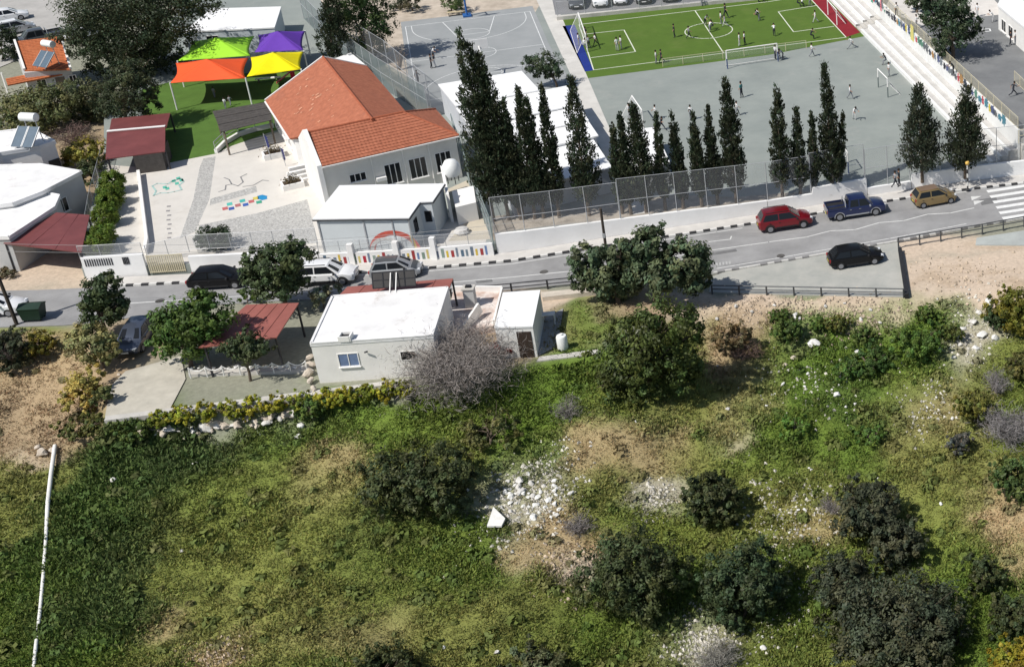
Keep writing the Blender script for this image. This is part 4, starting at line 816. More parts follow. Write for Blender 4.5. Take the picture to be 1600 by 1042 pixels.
# building at the upper right corner
pl = pxs([(1560, 8), (1612, 52), (1680, 60), (1640, -40), (1580, -40)], 6.4)
t = flat_house('school_building', 'white school block at the upper right corner', [Z0(p, 0) for p in pl], 6.4, ZU, W_, WR, .1, .2); window(t, pl[0], pl[1], 1, 2.2, 4.0, 5.2); window(t, pl[0], pl[1], 3, 4.2, 4.0, 5.2)
# ================================================================ FENCES, RAILS, POLES
def fence(name, label, pts, h, step, m_post, m_mesh=None, rails=(1.0,), r=.035, cat='fence', group=None, base_gap=.05, zs=None):
    """pts: world points of the foot line; posts, rails and mesh panels are parts"""
    t = thing(name, label, cat, pts[0], group); out = [pts[0]]
    for a, b in zip(pts[:-1], pts[1:]):
        k = max(1, round((b-a).length/step)); out += [a.lerp(b, (i+1)/k) for i in range(k)]
    up = Vector((0, 0, 1))
    for p in out: MB().tube(p-up*.15, p+up*h, r, n=6).build('post', m_post, t)
    for f in rails:
        for a, b in zip(out[:-1], out[1:]): MB().tube(a+up*h*f, b+up*h*f, r*.7, n=5).build('rail', m_post, t)
    if m_mesh:
        for a, b in zip(out[:-1], out[1:]):
            mb = MB(); mb.quad(a+up*base_gap, b+up*base_gap, b+up*h*.98, a+up*h*.98); mb.build('mesh_panel', m_mesh, t)
    return t
def onwall(pts, zs, off=.12): return [Vector((P(a, b, .13).x, P(a, b, .13).y+off, z)) for (a, b), z in zip(pts, zs)]
fence('school_fence', 'galvanised chain link fence in front of the large cypress group', onwall([(778, 396), (870, yw(870)), (972, yw(972))], [1.8, 1.7, 1.6]), 3.2, 2.9, STEEL, CHAIN, (.42, 1.0))
fence('school_fence', 'taller galvanised fence behind the slim cypress row above the white wall', onwall([(973, yw(973)), (1060, yw(1060)), (1201, yw(1201)), (1268, yw(1268))], [1.6, 1.45, 1.2, 1.2]), 3.5, 2.75, STEEL, CHAIN, (.45, 1.0))
fence('school_fence', 'galvanised fence above the wall behind the blue pickup', onwall([(1269, yw(1269)), (1352, yw(1352))], [1.75, 1.75]), 3.2, 2.4, STEEL, CHAIN, (.45, 1.0))
fence('school_fence', 'lower fence section between the blue pickup and gold hatchback', onwall([(1353, yw(1353)), (1422, yw(1422))], [.85, .85]), 3.6, 1.9, STEEL, CHAIN, (.5, 1.0))
fence('school_fence', 'galvanised fence behind the two bushy conifers near the crossing', onwall([(1424, yw(1424)), (1514, yw(1514)), (1600, yw(1600)), (1690, yw(1690))], [1.5, 1.45, 1.45, 1.45]), 3.4, 2.75, STEEL, CHAIN, (.5, 1.0))
fence('kindergarten_fence', 'wire mesh fence on the white wall by the topiary shrubs', onwall([(133, 435), (231, 429)], [1.9, 1.9], .15), .95, 1.75, STEEL, CHAINL, (.05, 1.0), .025)
fence('kindergarten_fence', 'wire mesh fence behind the yellow gate and parked dark car', onwall([(233, 420), (300, 417), (400, 412), (500, 405)], [.8, 1.5, 1.5, 1.5], .2), 1.3, 1.6, STEEL, CHAINL, (.05, 1.0), .025)
fence('kindergarten_fence', 'thin rail fence in front of the rainbow mural annex', onwall([(502, 415), (600, 410), (700, 403.5), (770, 398.8)], [1.15, 1.15, 1.15, 1.2], .1), 1.05, 1.5, STEEL, CHAINL, (.1, 1.0), .022)
fence('court_fence', 'tall grey fence between kindergarten and basketball court', [Z0(P(a, b, ZY), ZY) for a, b in ((475, 30), (535, 92), (600, 140), (672, 185))], 3.3, 2.6, STEEL, GREENNET, (.55, 1.0))
fence('court_fence', 'high wire fence at the side of the basketball court', [Z0(P(a, b, ZY), ZY) for a, b in ((545, 85), (612, 128), (676, 183))], 4.4, 3.2, STEEL, CHAIN, (.6, 1.0), .04)
fence('side_fence', 'green grey fence from the water tank down to the street', [Z0(P(a, b, ZY), ZY) for a, b in ((712, 222), (738, 300), (772, 386))], 2.8, 2.5, mat('green_grey_metal', (.22, .28, .27), .5, .1, 3), CHAINL, (.35, .7, 1.0), .04)
fence('bleacher_railing', 'cream metal railing on top of the painted bleacher wall', [Z0(BF1+BN*2.72+BD*t_, ZU+.12) for t_ in (-24, split-5, split+4, BL-.2)], 1.1, 1.9, CREAMM, mesh_mat('cream_mesh', (.5, .46, .34), .38), (.08, 1.0), .03, 'railing')
fence('yard_railing', 'cream railing around the raised corner at the right edge', [P(a, b, ZU) for a, b in ((1585, 128), (1640, 180))], 1.1, 1.4, CREAMM, mesh_mat('cream_mesh', (.5, .46, .34), .38), (.08, 1.0), .03, 'railing')
fence('yard_railing', 'cream railing at the street end of the upper yard', [P(a, b, ZU) for a, b in ((1592, 222), (1650, 210))], 1.1, 1.4, CREAMM, None, (.5, 1.0), .04, 'railing')
fence('pitch_fence', 'low posts and wire along the near side of the green pitch', [P(a, b, ZY) for a, b in ((1036, 105), (1130, 93), (1260, 76))], .9, 2.2, CREAMM, CHAIN, (1.0,), .03)
fence('car_park_fence', 'wire fence on the kerb between pitch and car park', [P(a, b, ZY) for a, b in ((872, 30), (1000, 19), (1200, -1))], 2.0, 2.6, STEEL, CHAIN, (1.0,), .035)
tag(MB().beam(P(870, 29, ZY+.2), P(1215, -6, ZY+.2), .5, .45).build('pitch_kerb_wall', CONC), 'long low concrete kerb wall between pitch and parked cars', 'wall')
def rail2(label, pts, h, step, zz=.02, m=DARKM):
    return fence('guard_rail', label, [P(a, b, zz) for a, b in pts], h, step, m, None, (.55, .97), .07, 'railing')
rail2('steel guard rail along the lower edge of the lay-by', [(1113, 459), (1412, 464.5)], .75, 2.0, -.02, mat('worn_rail', (.10, .105, .11), .5, .2, 4, metal=.4))
rail2('double guard rail right of the lay-by beside the road', [(1404, 388), (1470, 377), (1535, 366), (1600, 354), (1700, 336)], .95, 1.9, -.02, mat('worn_rail', (.10, .105, .11), .5, .2, 4, metal=.4))
rail2('dark railing along the road behind the white outbuilding', [(706, 466), (800, 457), (912, 446)], .8, 2.2, -.05)
t = tag(MB().beam(P(1406, 390, .15), P(1417, 463, .15), .3, .4).build('black_barrier', BLACK), 'low black barrier at the right end of the lay-by', 'barrier')
t = tag(MB().prism(pxs([(846, 462), (1000, 446), (1004, 452), (848, 470)], 0), -.3, .3).build('roadside_wall', mat('limestone_wall', (.55, .49, .41), .9, .2, 1.2, .5)), 'low beige stone wall between outbuilding and carob trees', 'wall')
POLEW = mat('creosoted_pole', (.06, .048, .04), .9, .25, 4)
b_ = P(957, 462, -.05)
t = thing('utility_pole', 'dark wooden pole rising behind the double carob tree', 'pole', b_, 'utility poles', rz=0); hh = ztop(b_, 325); MB().tube((0, 0, -.3), (0, 0, hh), .13, .09, 10).build('shaft', POLEW, t); MB().box(0, -.1, hh-2.2, .18, .1, .35).build('meter_box', STEEL, t)
b_ = P(27, 508, -.05); t = thing('utility_pole', 'dark leaning wooden pole at the left edge beside the green dumpster', 'pole', b_, 'utility poles', rz=0); MB().tube((0, 0, -.3), (-.35, .1, 7.0), .14, .1, 10).build('shaft', POLEW, t)
for k, (dz, lb) in enumerate(((-.3, 'upper thin cable strung between the two wooden poles'), (-.9, 'lower thin cable strung between the two wooden poles'))):
    a = P(27, 508, -.05)+Vector((-.35, .1, 7.0+dz)); b = P(957, 462, -.05); b.z = ztop(b, 325)+dz; mb = MB(); pv = a
    for i in range(1, 25): f_ = i/24; q_ = a.lerp(b, f_)-Vector((0, 0, 1.1*4*f_*(1-f_))); mb.tube(pv, q_, .014, n=4); pv = q_
    tag(mb.build('overhead_cable', mat('grey_cable', (.25, .25, .25), .6, .1, 3)), lb, 'cable', 'overhead cables')
# zebra beacon
b_ = P(1512, 297, .13); t = thing('beacon_post', 'black and white striped crossing beacon with amber globe', 'beacon', b_, rz=0); h = ztop(b_, 258)-.13
for k in range(6): MB().tube((0, 0, h*k/6), (0, 0, h*(k+1)/6), .075, n=10).build('band', KB if k % 2 == 0 else KW, t)
MB().lathe((0, 0, h), [(.06, 0), (.16, .06), (.2, .2), (.16, .34), (.05, .4)], 14).build('globe', mat('amber_globe', (.75, .48, .12), .3, .03, 3), t, smooth=60); MB().lathe((0, 0, 0), [(.2, 0), (.2, .08), (.1, .12)], 12).build('base', KB, t)
# goals and hoops
def goal(name, label, a, b, h, depth, m=W_, group='goal frames', lower=None):
    c_ = (a+b)/2; t = thing(name, label, 'goal', c_, group); d = (b-a).normalized(); n_ = Vector((-d.y, d.x, 0))*depth; up = Vector((0, 0, 1))
    for p in (a, b):
        MB().tube(p+up*(h*.55 if lower else 0), p+up*h, .055, n=8).build('post', m, t)
        if lower: MB().tube(p, p+up*h*.55, .055, n=8).build('post_sleeve', lower, t)
        MB().tube(p+up*h, p+n_+up*.05, .03, n=6).build('stay', m, t)
    MB().tube(a+up*h, b+up*h, .055, n=8).build('crossbar', m, t); MB().tube(a+n_+up*.04, b+n_+up*.04, .03, n=6).build('ground_bar', m, t)
    mb = MB(); mb.quad(a+up*h, b+up*h, b+n_, a+n_); mb.build('net', NETW, t); return t
BLUEP = mat('blue_paint', (.03, .06, .18), .5, .1, 3)
goal('football_goal', 'white netted goal on the blue end of the pitch', P(907, 47, ZY), P(918.5, 82, ZY), 2.0, -1.1)
goal('football_goal', 'wide white goal standing on the near touchline of the pitch', P(1137, 108, ZY), P(1216, 96.5, ZY), 2.0, .9, lower=BLUEP)
goal('football_goal', 'narrow goal frame near the bleacher steps on the grey court', P(1372.5, 137, ZY), P(1387.5, 152.5, ZY), 2.0, 1.3, lower=mat('grey_green_paint', (.12, .15, .15), .5, .1, 3))
goal('football_goal', 'small goal frame behind the cypress row at the left of the court', P(991, 180, ZY), P(1006.5, 203, ZY), 2.0, -1.2)
goal('football_goal', 'netted goal on the red end of the pitch', P(1294, 24, ZY), P(1308, 40, ZY), 1.8, 1.0)
goal('football_goal', 'goal frame seen end-on behind the fence above the blue pickup', P(1317, 257, ZY), P(1326, 271, ZY), 2.0, -1.0, lower=BLUEP)
def hoop(label, base, rz, m, sc=1.0):
    t = thing('basketball_hoop', label, 'hoop', base, 'basketball hoops', rz=rz); t.scale = (sc,)*3
    MB().tube((0, 0, 0), (0, 0, 2.9), .12, .1, 10).build('post', m, t); MB().beam((0, 0, 2.85), (0, -1.1, 3.1), .1).build('arm', m, t)
    MB().box(0, -1.15, 3.3, 1.8, .05, 1.05).build('backboard', W_, t); mb = MB(); n_ = 14
    for i in range(n_): mb.tube((.23*math.cos(2*math.pi*i/n_), -1.42+.23*math.sin(2*math.pi*i/n_), 3.05), (.23*math.cos(2*math.pi*(i+1)/n_), -1.42+.23*math.sin(2*math.pi*(i+1)/n_), 3.05), .014, n=5)
    mb.build('rim', mat('orange_rim', (.6, .12, .03), .5, .05, 3), t); mb = MB(); mb.lathe((0, -1.42, 2.6), [(.12, 0), (.23, .44)], 12); mb.f = mb.f[:12]; mb.m = mb.m[:12]; mb.build('net', NETW, t)
    MB().box(0, .1, .1, .9, 1.0, .2).build('base', m, t)
hoop('basketball hoop with blue post at the top edge of the court', P(730, 26, ZY+.02), math.atan2(b1.y, b1.x), mat('bright_blue_paint', (.03, .12, .35), .5, .1, 3))
hoop('basketball hoop with white post nearest the white hall roof', P(757, 123, ZY+.02), math.atan2(b1.y, b1.x)+math.pi, W_)
# bench by the top hoop, white slab bench by the fence
t = thing('park_bench', 'pale wooden bench under the shrub left of the blue hoop', 'bench', P(712, 25, ZY+.01), rz=.35); MB().box(0, 0, .45, 1.8, .45, .06).build('seat', mat('pale_timber', (.50, .42, .28), .8, .2, 4), t)
for k in (-.7, .7): MB().box(k, 0, .21, .08, .4, .42).build('leg', WOOD, t)
t = thing('long_bench', 'long white bench behind the high court fence', 'bench', P(582, 92, ZY+.01), rz=-.75); MB().box(0, 0, .48, 2.4, .5, .08).build('seat', W_, t)
for k in (-.9, .9): MB().box(k, 0, .22, .12, .45, .44).build('leg', CONC, t)
t = thing('rope_fence', 'low white rope swags on short posts before the maroon patio roof', 'fence', P(300, 590, .15)); rp_ = [P(298+i*26, 589-i*1.6, .15) for i in range(8)]
for p in rp_: MB().tube(p-Vector((0, 0, .1)), p+Vector((0, 0, .75)), .04, n=6).build('post', W_, t)
for a, b in zip(rp_[:-1], rp_[1:]):
    mb = MB(); q_ = [a.lerp(b, k/6)+Vector((0, 0, .7-.28*(1-(k/3-1)**2))) for k in range(7)]
    for c_, d in zip(q_[:-1], q_[1:]): mb.tube(c_, d, .035, n=5)
    mb.build('rope', W_, t)
# toys under the sails
t = thing('toy_slide', 'red plastic slide under the yellow shade sail', 'slide', P(448, 130, ZY+.01), rz=.4); mb = MB(); mb.beam((-.9, 0, .15), (.5, 0, 1.1), .5, .06); mb.build('chute', mat('red_plastic', (.6, .03, .06), .4, .05, 3), t); MB().box(.7, 0, .55, .4, .5, 1.1).build('ladder', mat('red_plastic', (.6, .03, .06), .4, .05, 3), t)
t = thing('play_bench', 'long low bench under the yellow shade sail', 'bench', P(420, 128, ZY+.01), rz=.25); MB().box(0, 0, .4, 2.4, .35, .07).build('seat', CREAM, t)
for k in (-.9, .9): MB().box(k, 0, .18, .1, .3, .36).build('leg', WOOD, t)
# paint on the kindergarten yard
PZ = ZY+.02
def paint(name, label_px, c_, z=PZ): 
    mb = MB(); mb.prism(pxs(label_px, ZY), z-.002, z); o = mb.build(name, mat('yard_paint_%.2f_%.2f_%.2f' % c_, c_, .8, .15, 4)); struct(o); return o
for i in range(8): paint('hopscotch_square', [(261+i*.3-(i % 2)*1.5, 322+i*7), (267+i*.3-(i % 2)*1.5, 321.6+i*7), (266.6+i*.3-(i % 2)*1.5, 323.6+i*7), (260.6+i*.3-(i % 2)*1.5, 324+i*7)], (.25, .24, .24))
sq = [(347, 325, (.45, .12, .12)), (354, 318, (.08, .42, .36)), (357, 325, (.04, .09, .32)), (367, 320, (.38, .14, .14)), (374, 313, (.06, .40, .35)), (379, 319, (.04, .10, .34)), (388, 314, (.45, .12, .12)), (395, 309, (.55, .45, .10)), (400, 315, (.05, .30, .20))]
for x, y, c_ in sq: paint('painted_square', [(x, y), (x+8.5, y-1.8), (x+9.5, y+2.4), (x+1, y+4.2)], c_)
paint('painted_fish', [(410+7*math.cos(a*.52)*(1.3 if a % 3 else 1), 309+3.6*math.sin(a*.52)*(1.2 if a % 2 else 1)) for a in range(12)], (.02, .22, .45))
bp_ = MB()
for seg in ([(238, 291), (246, 287), (262, 288), (268, 284), (283, 279), (287, 284), (280, 290), (284, 297), (272, 300), (262, 302), (250, 302), (240, 306), (244, 299), (238, 291)],): wline(bp_, pxs(seg, ZY), .14, PZ)
struct(bp_.build('painted_outline', mat('pale_green_paint', (.35, .52, .48), .8, .2, 4)))
for x, y in ((268, 282), (275, 278), (280, 281), (254, 292), (258, 294), (273, 286)): paint('green_dab', [(x, y), (x+6, y-1.5), (x+7, y+2.2), (x+1, y+3.5)], (.10, .42, .32))
bp_ = MB(); wline(bp_, pxs([(342, 300), (352, 297), (353, 290), (362, 288), (358, 281), (350, 278)], ZY), .1, PZ); wline(bp_, pxs([(362, 288), (372, 291), (380, 285), (376, 277), (386, 272)], ZY), .1, PZ); wline(bp_, pxs([(380, 292), (396, 290), (410, 282), (420, 283)], ZY), .1, PZ)
struct(bp_.build('painted_track', mat('grey_paint', (.22, .22, .22), .8, .2, 4)))
tag(MB().prism(pxs([(213, 267), (218, 266), (231, 372), (228, 389), (223, 389), (226, 370)], ZY+.5), ZY-.02, ZY+.55).build('dividing_wall', W_), 'white dividing wall between topiary strip and painted yard', 'wall')
t = thing('rubble_sack', 'pale sack of rubble on the beige yard right of the annex', 'sack', P(722, 364, ZY+.03), rz=.3); mb = MB(); mb.lathe((0, 0, 0), [(.5, 0), (.62, .15), (.5, .38), (.2, .46)], 10); mb.build('sack', mat('pale_sack', (.55, .54, .52), .9, .2, 4, .5), t)
# clutter by the hedge: narrow boundary fence on the left
fence('side_fence', 'thin wire fence beside the row of round shrubs', [Z0(P(a, b, 0), ZY) for a, b in ((140, 390), (150, 330), (168, 262))], 1.3, 2.6, STEEL, CHAINL, (1.0,), .025)

# ================================================================ VEHICLES
def paintm(n, c_, metal=.35): return mat('car_paint_'+n, c_, .3, .03, 2, metal=metal, spec=.5 if n != 'black' else .2, coat=.6 if n != 'black' else .12)
def loft(mb, secs, mi=0, cap=True):
    n_ = len(secs[0]); o = len(mb.v); mb.v += [tuple(p) for s_ in secs for p in s_]
    for i in range(len(secs)-1):
        for j in range(n_): mb.f.append((o+i*n_+j, o+i*n_+(j+1) % n_, o+(i+1)*n_+(j+1) % n_, o+(i+1)*n_+j)); mb.m.append(mi)
    if cap: mb.f += [tuple(o+j for j in range(n_-1, -1, -1)), tuple(o+(len(secs)-1)*n_+j for j in range(n_))]; mb.m += [mi, mi]
CARS = {'hatch': dict(L=3.75, W=1.66, H=1.50, wb=2.40, zs=.92, hood=.86, cab=(-1.78, -1.42, .25, 1.12), r=.30),
        'suv': dict(L=4.45, W=1.84, H=1.66, wb=2.65, zs=1.02, hood=1.0, cab=(-2.1, -1.75, .35, 1.2), r=.36),
        'estate': dict(L=4.3, W=1.78, H=1.48, wb=2.6, zs=.90, hood=.84, cab=(-1.95, -1.4, .25, 1.2), r=.32),
        'sedan': dict(L=4.4, W=1.75, H=1.45, wb=2.6, zs=.92, hood=.86, cab=(-1.75, -1.0, .35, 1.2), r=.32),
        'pickup': dict(L=5.0, W=1.80, H=1.76, wb=3.0, zs=1.05, hood=1.02, cab=(-.75, -.62, .78, 1.4), r=.38)}
def car(kind, label, paint, loc, rz, group, trim=None, roof=None, hood=None):
    k = CARS[kind]; L, W, Hh, zs = k['L'], k['W'], k['H'], k['zs']; hw = W/2; t = thing('parked_car' if kind != 'pickup' else 'pickup_truck', label, 'car' if kind != 'pickup' else 'pickup', loc, group, rz=rz)
    c0, c1, c2, c3 = k['cab']; trim = trim or BLACK
    def sec(x, zl, zt, w_): 
        w_ *= hw; zm = zl+(zt-zl)*.55
        return [(x, -w_*.9, zl), (x, -w_, zl+.1), (x, -w_, zm), (x, -w_*.97, zt-.06), (x, -w_*.86, zt), (x, 0, zt+.025), (x, w_*.86, zt), (x, w_*.97, zt-.06), (x, w_, zm), (x, w_, zl+.1), (x, w_*.9, zl)]
    hd = k['hood']; gc_ = .2 if kind not in ('suv', 'pickup') else .3
    if kind == 'pickup': st_ = [(-L/2, .5, .95, .92), (-L/2+.08, .4, 1.0, .98), (-.9, gc_, 1.0, 1), (c0-.02, gc_, zs, 1), (c3, gc_, zs, 1), (c3+.3, gc_, hd, 1), (L/2-.35, gc_, hd-.06, .97), (L/2-.08, .32, hd-.18, .9), (L/2, .4, .68, .8)]
    else: st_ = [(-L/2, .38, .72, .8), (-L/2+.1, .28, zs-.02, .92), (-L*.34, gc_, zs, 1), (0, gc_, zs-.01, 1), (c3-.05, gc_, zs-.02, 1), (c3+.25, gc_, hd, .99), (L/2-.4, gc_+.02, hd-.09, .95), (L/2-.12, .27, hd-.2, .86), (L/2, .36, .60, .70)]
    mb = MB(); loft(mb, [sec(*s_) for s_ in st_]); mb.build('body', paint, t, smooth=35)
    # cabin
    mb = MB(); wb_, wt_ = hw*.92, hw*.70
    def cs(x, z, f): w_ = wb_+(wt_-wb_)*f; return [(x, -wb_, zs-.06), (x, -w_, z-.03), (x, -w_*.86, z), (x, 0, z+.025), (x, w_*.86, z), (x, w_, z-.03), (x, wb_, zs-.06)]
    loft(mb, [cs(c0, zs, .02), cs(c1, Hh-.05, .93), cs((c1+c2)/2, Hh, 1), cs(c2, Hh-.03, .97), cs(c3, zs, .02)]); cab = mb.build('cabin', paint, t, smooth=28)
    if roof: mb = MB(); mb.add([(c1+.08, -wt_*.84, Hh-.01), (c2-.05, -wt_*.84, Hh-.0), (c2-.05, wt_*.84, Hh-.0), (c1+.08, wt_*.84, Hh-.01), (c1+.08, 0, Hh+.03), (c2-.05, 0, Hh+.03)], [(0, 1, 5, 4), (4, 5, 2, 3)]); o_ = mb.build('roof_panel', roof, cab); o_.location.z = .012
    if hood: mb = MB(); mb.add([(c3+.1, -hw*.82, zs-.01), (L/2-.3, -hw*.78, hd-.10), (L/2-.3, 0, hd-.075), (c3+.1, 0, zs+.015), (L/2-.3, hw*.78, hd-.10), (c3+.1, hw*.82, zs-.01)], [(0, 1, 2, 3), (3, 2, 4, 5)]); o_ = mb.build('bonnet', hood, t); o_.location.z = .02
    def sp(x, f, s_):     # point on the cabin side
        return Vector((x, s_*(wb_+(wt_-wb_)*f+.012), zs+(Hh-.03-zs)*f))
    def xf(f, front): return (c3+(c2-c3)*f) if front else (c0+(c1-c0)*f)
    wn_ = lambda pts, nm: (lambda m_: (m_.add(list(pts), [tuple(range(len(pts)))]), m_.build(nm, GLASS, cab))[1])(MB())
    mid = (c1+c2)/2+.1; lo, hi = .10, .88
    for s_ in (-1, 1):
        A_ = [sp(xf(lo, False)+.16, lo, s_), sp(mid-.05, lo, s_), sp(mid-.05, hi, s_), sp(xf(hi, False)+.16, hi, s_)]; wn_(A_ if s_ < 0 else A_[::-1], 'side_window')
        A_ = [sp(mid+.05, lo, s_), sp(xf(lo, True)-.2, lo, s_), sp(xf(hi, True)-.1, hi, s_), sp(mid+.05, hi, s_)]; wn_(A_ if s_ < 0 else A_[::-1], 'side_window')
        if kind in ('suv', 'estate') : pass
    for fr in (True, False):
        f = 1 if fr else -1; nz = Vector((f*.9, 0, .5)).normalized()*.014
        def wp(fv, yf): 
            w_ = (wb_+(wt_-wb_)*fv)*yf; return Vector((xf(fv, fr), w_, zs+(Hh-.03-zs)*fv))+nz
        A_ = [wp(.1, -.86), wp(.1, .86), wp(.9, .84), wp(.9, -.84)]; wn_(A_ if fr else A_[::-1], 'windscreen' if fr else 'rear_window')
    for s_ in (-1, 1):
        for x in (-k['wb']/2-.03, k['wb']/2+.05):
            mb = MB(); mb.lathe((x, s_*(hw-.09), k['r']), [(k['r']*.55, -.1), (k['r']*.93, -.1), (k['r'], -.06), (k['r'], .06), (k['r']*.93, .105), (k['r']*.55, .105)] if s_ > 0 else [(k['r']*.55, -.105), (k['r']*.93, -.105), (k['r'], -.06), (k['r'], .06), (k['r']*.93, .1), (k['r']*.55, .1)], 18, axis='y'); wh = mb.build('wheel', RUBBER, t, smooth=40)
            mb = MB(); y0 = s_*(hw+.02); mb.lathe((x, y0, k['r']), [(.02, 0), (k['r']*.62, .004*s_)] if s_ > 0 else [(k['r']*.62, .004*s_), (.02, 0)], 14, axis='y'); mb.build('rim', mat('alloy', (.26, .26, .27), .45, .1, 9, metal=.15), wh)
            mb = MB(); n_ = 16; vs = []
            for i in range(n_+1): a_ = math.pi*i/n_*1.1-.16; vs += [(x+math.cos(a_)*(k['r']+.07), s_*(hw+.003), k['r']+math.sin(a_)*(k['r']+.07)), (x+math.cos(a_)*k['r'], s_*(hw+.003), k['r']+math.sin(a_)*k['r'])]
            mb.add(vs, [(2*i, 2*i+1, 2*i+3, 2*i+2) for i in range(n_)]); mb.build('wheel_arch', trim if kind in ('suv', 'pickup') else paint, t)
        MB().box(L/2-.17, s_*hw*.62, hd-.24, .28, .30, .14, -s_*.35).build('headlight', mat('lamp_glass', (.62, .64, .66), .15, .05, 3, spec=.6), t)
        MB().box(-L/2+.07, s_*hw*.72, zs-.18, .16, .22, .22, s_*.2).build('tail_light', mat('tail_red', (.28, .015, .015), .25, .05, 3, spec=.6), t)
        MB().box(c3-.32, s_*(hw+.07), zs+.05, .12, .2, .13).build('mirror', trim, t); MB().box(0, s_*(hw+.004), gc_+.12, L*.40, .03, .12).build('sill', trim if kind != 'hatch' else paint, t)
        for x in (mid+.05, mid-.75): MB().box(x, s_*(hw+.012), zs-.14, .16, .02, .03).build('door_handle', trim, t)
    MB().box(L/2-.02, 0, .42, .10, W*.66, .16).build('grille', BLACK, t); MB().box(-L/2+.02, 0, .42, .10, W*.68, .16).build('bumper', trim, t)
    MB().box(L/2+.035, 0, .46, .015, .5, .11).build('number_plate', W_, t); MB().box(-L/2-.035, 0, .56, .015, .5, .11).build('number_plate', mat('plate_yellow', (.6, .5, .1), .5, .05, 3), t)
    if kind == 'pickup':
        mb = MB(); mb.box(-1.66, 0, 1.005, 1.55, W*.80, .03); mb.build('bed', BLACK, t)
        for a, b, c_, d_ in ((-1.66, hw*.88, 1.66, .09), (-1.66, -hw*.88, 1.66, .09), (-2.45, 0, .09, W*.86)): MB().box(a, b, 1.08, c_, d_, .16).build('bed_side', paint, t)
        for s_ in (-1, 1): MB().tube((-.95, s_*hw*.75, 1.1), (-.95, s_*hw*.62, 1.62), .04, n=8).build('roll_bar', STEEL, t)
        MB().tube((-.95, -hw*.62, 1.62), (-.95, hw*.62, 1.62), .04, n=8).build('roll_bar', STEEL, t)
    if kind in ('suv',): 
        for s_ in (-1, 1): MB().tube((c1+.15, s_*wt_*.9, Hh+.03), (c2-.1, s_*wt_*.9, Hh+.03), .025, n=6).build('roof_rail', trim, t)
    return t
def near(kind, r_, f_, z=0.0):          # near-side wheel contacts -> centre and heading
    a, b = P(*r_, z), P(*f_, z); d = (b-a).normalized(); lft = Vector((-d.y, d.x, 0)); c_ = (a+b)/2+lft*(CARS[kind]['W']/2); return (c_.x, c_.y, z+.004), math.atan2(d.y, d.x)
GR = 'cars parked along the road'
RED = paintm('red', (.20, .005, .012)); BLU = paintm('blue', (.014, .024, .085)); GOLD = paintm('gold', (.28, .195, .085)); BLK = paintm('black', (.012, .012, .013)); WHT = paintm('white', (.78, .78, .78), 0); SIL = paintm('silver', (.42, .43, .44)); GRY = paintm('grey', (.10, .105, .11)); SBL = paintm('silver_blue', (.075, .09, .125)); TAUPE = paintm('taupe', (.30, .21, .15))
car('suv', 'red SUV parked by the white school wall', RED, *near('suv', (1205, 365), (1255, 357.5)), GR)
car('pickup', 'dark blue pickup truck with open bed parked behind the gold hatchback', BLU, *near('pickup', (1314, 346), (1367, 338)), GR, trim=SIL)
car('hatch', 'gold hatchback parked just before the zebra crossing', GOLD, *near('hatch', (1444, 326.5), (1485, 319)), GR, roof=TAUPE)
car('estate', 'black car parked in the lay-by', BLK, *near('estate', (1317, 421.5), (1364, 414.5), .03), GR)
car('suv', 'white SUV parked by the mural wall behind the leafy tree', WHT, *near('suv', (481, 449.5), (533, 446.5)), GR)
car('hatch', 'silver hatchback with dark roof and bonnet beside the mural wall', SIL, *near('hatch', (595, 440), (641, 436)), GR, roof=GRY, hood=GRY)
car('estate', 'black car at the kerb in front of the white wall by the gate', BLK, *near('estate', (316, 455), (362, 452)), GR)
def mid_heading(fr, re, z=0.0): a, b = P(*re, z), P(*fr, z); d = (b-a); c_ = (a+b)/2; return (c_.x, c_.y, z+.004), math.atan2(d.y, d.x)
car('estate', 'silver blue car nosing out beside the leafy tree on the dirt drive', SBL, *mid_heading((198, 560), (232, 512), .02), GR)
car('sedan', 'white car at the left edge of the road beside the wooden pole', WHT, *mid_heading((28, 486), (-45, 492)), GR)
GP = 'cars in the upper left parking area'
car('sedan', 'white saloon furthest back in the upper left parking area', WHT, *mid_heading((44, 27), (-22, 38), .01), GP)
car('hatch', 'silver white hatchback in the middle of the upper left cars', SIL, *mid_heading((52, 46), (0, 56), .01), GP, roof=WHT)
car('pickup', 'dark grey pickup behind the small tiled house', GRY, *mid_heading((26, 76), (96, 62), .01), GP)
car('sedan', 'white vehicle mostly hidden behind the big conifer', WHT, *mid_heading((158, 52), (108, 68), .01), GP)
GT = 'cars in the car park beyond the pitch'
for px, kd, pt, lb in ((902, 'estate', GRY, 'dark grey car at the left end of the car park row'), (939, 'suv', WHT, 'white car second from the left in the car park row'), (970, 'hatch', WHT, 'white car third from the left in the car park row'), (1006, 'sedan', BLK, 'black car fourth from the left in the car park row'), (1047, 'estate', BLK, 'black car at the right end of the car park row')):
    p = P(px, 8-(px-900)*.075, ZY+.03); car(kd, lb, pt, (p.x, p.y, ZY+.03), -math.pi/2+.25, GT)
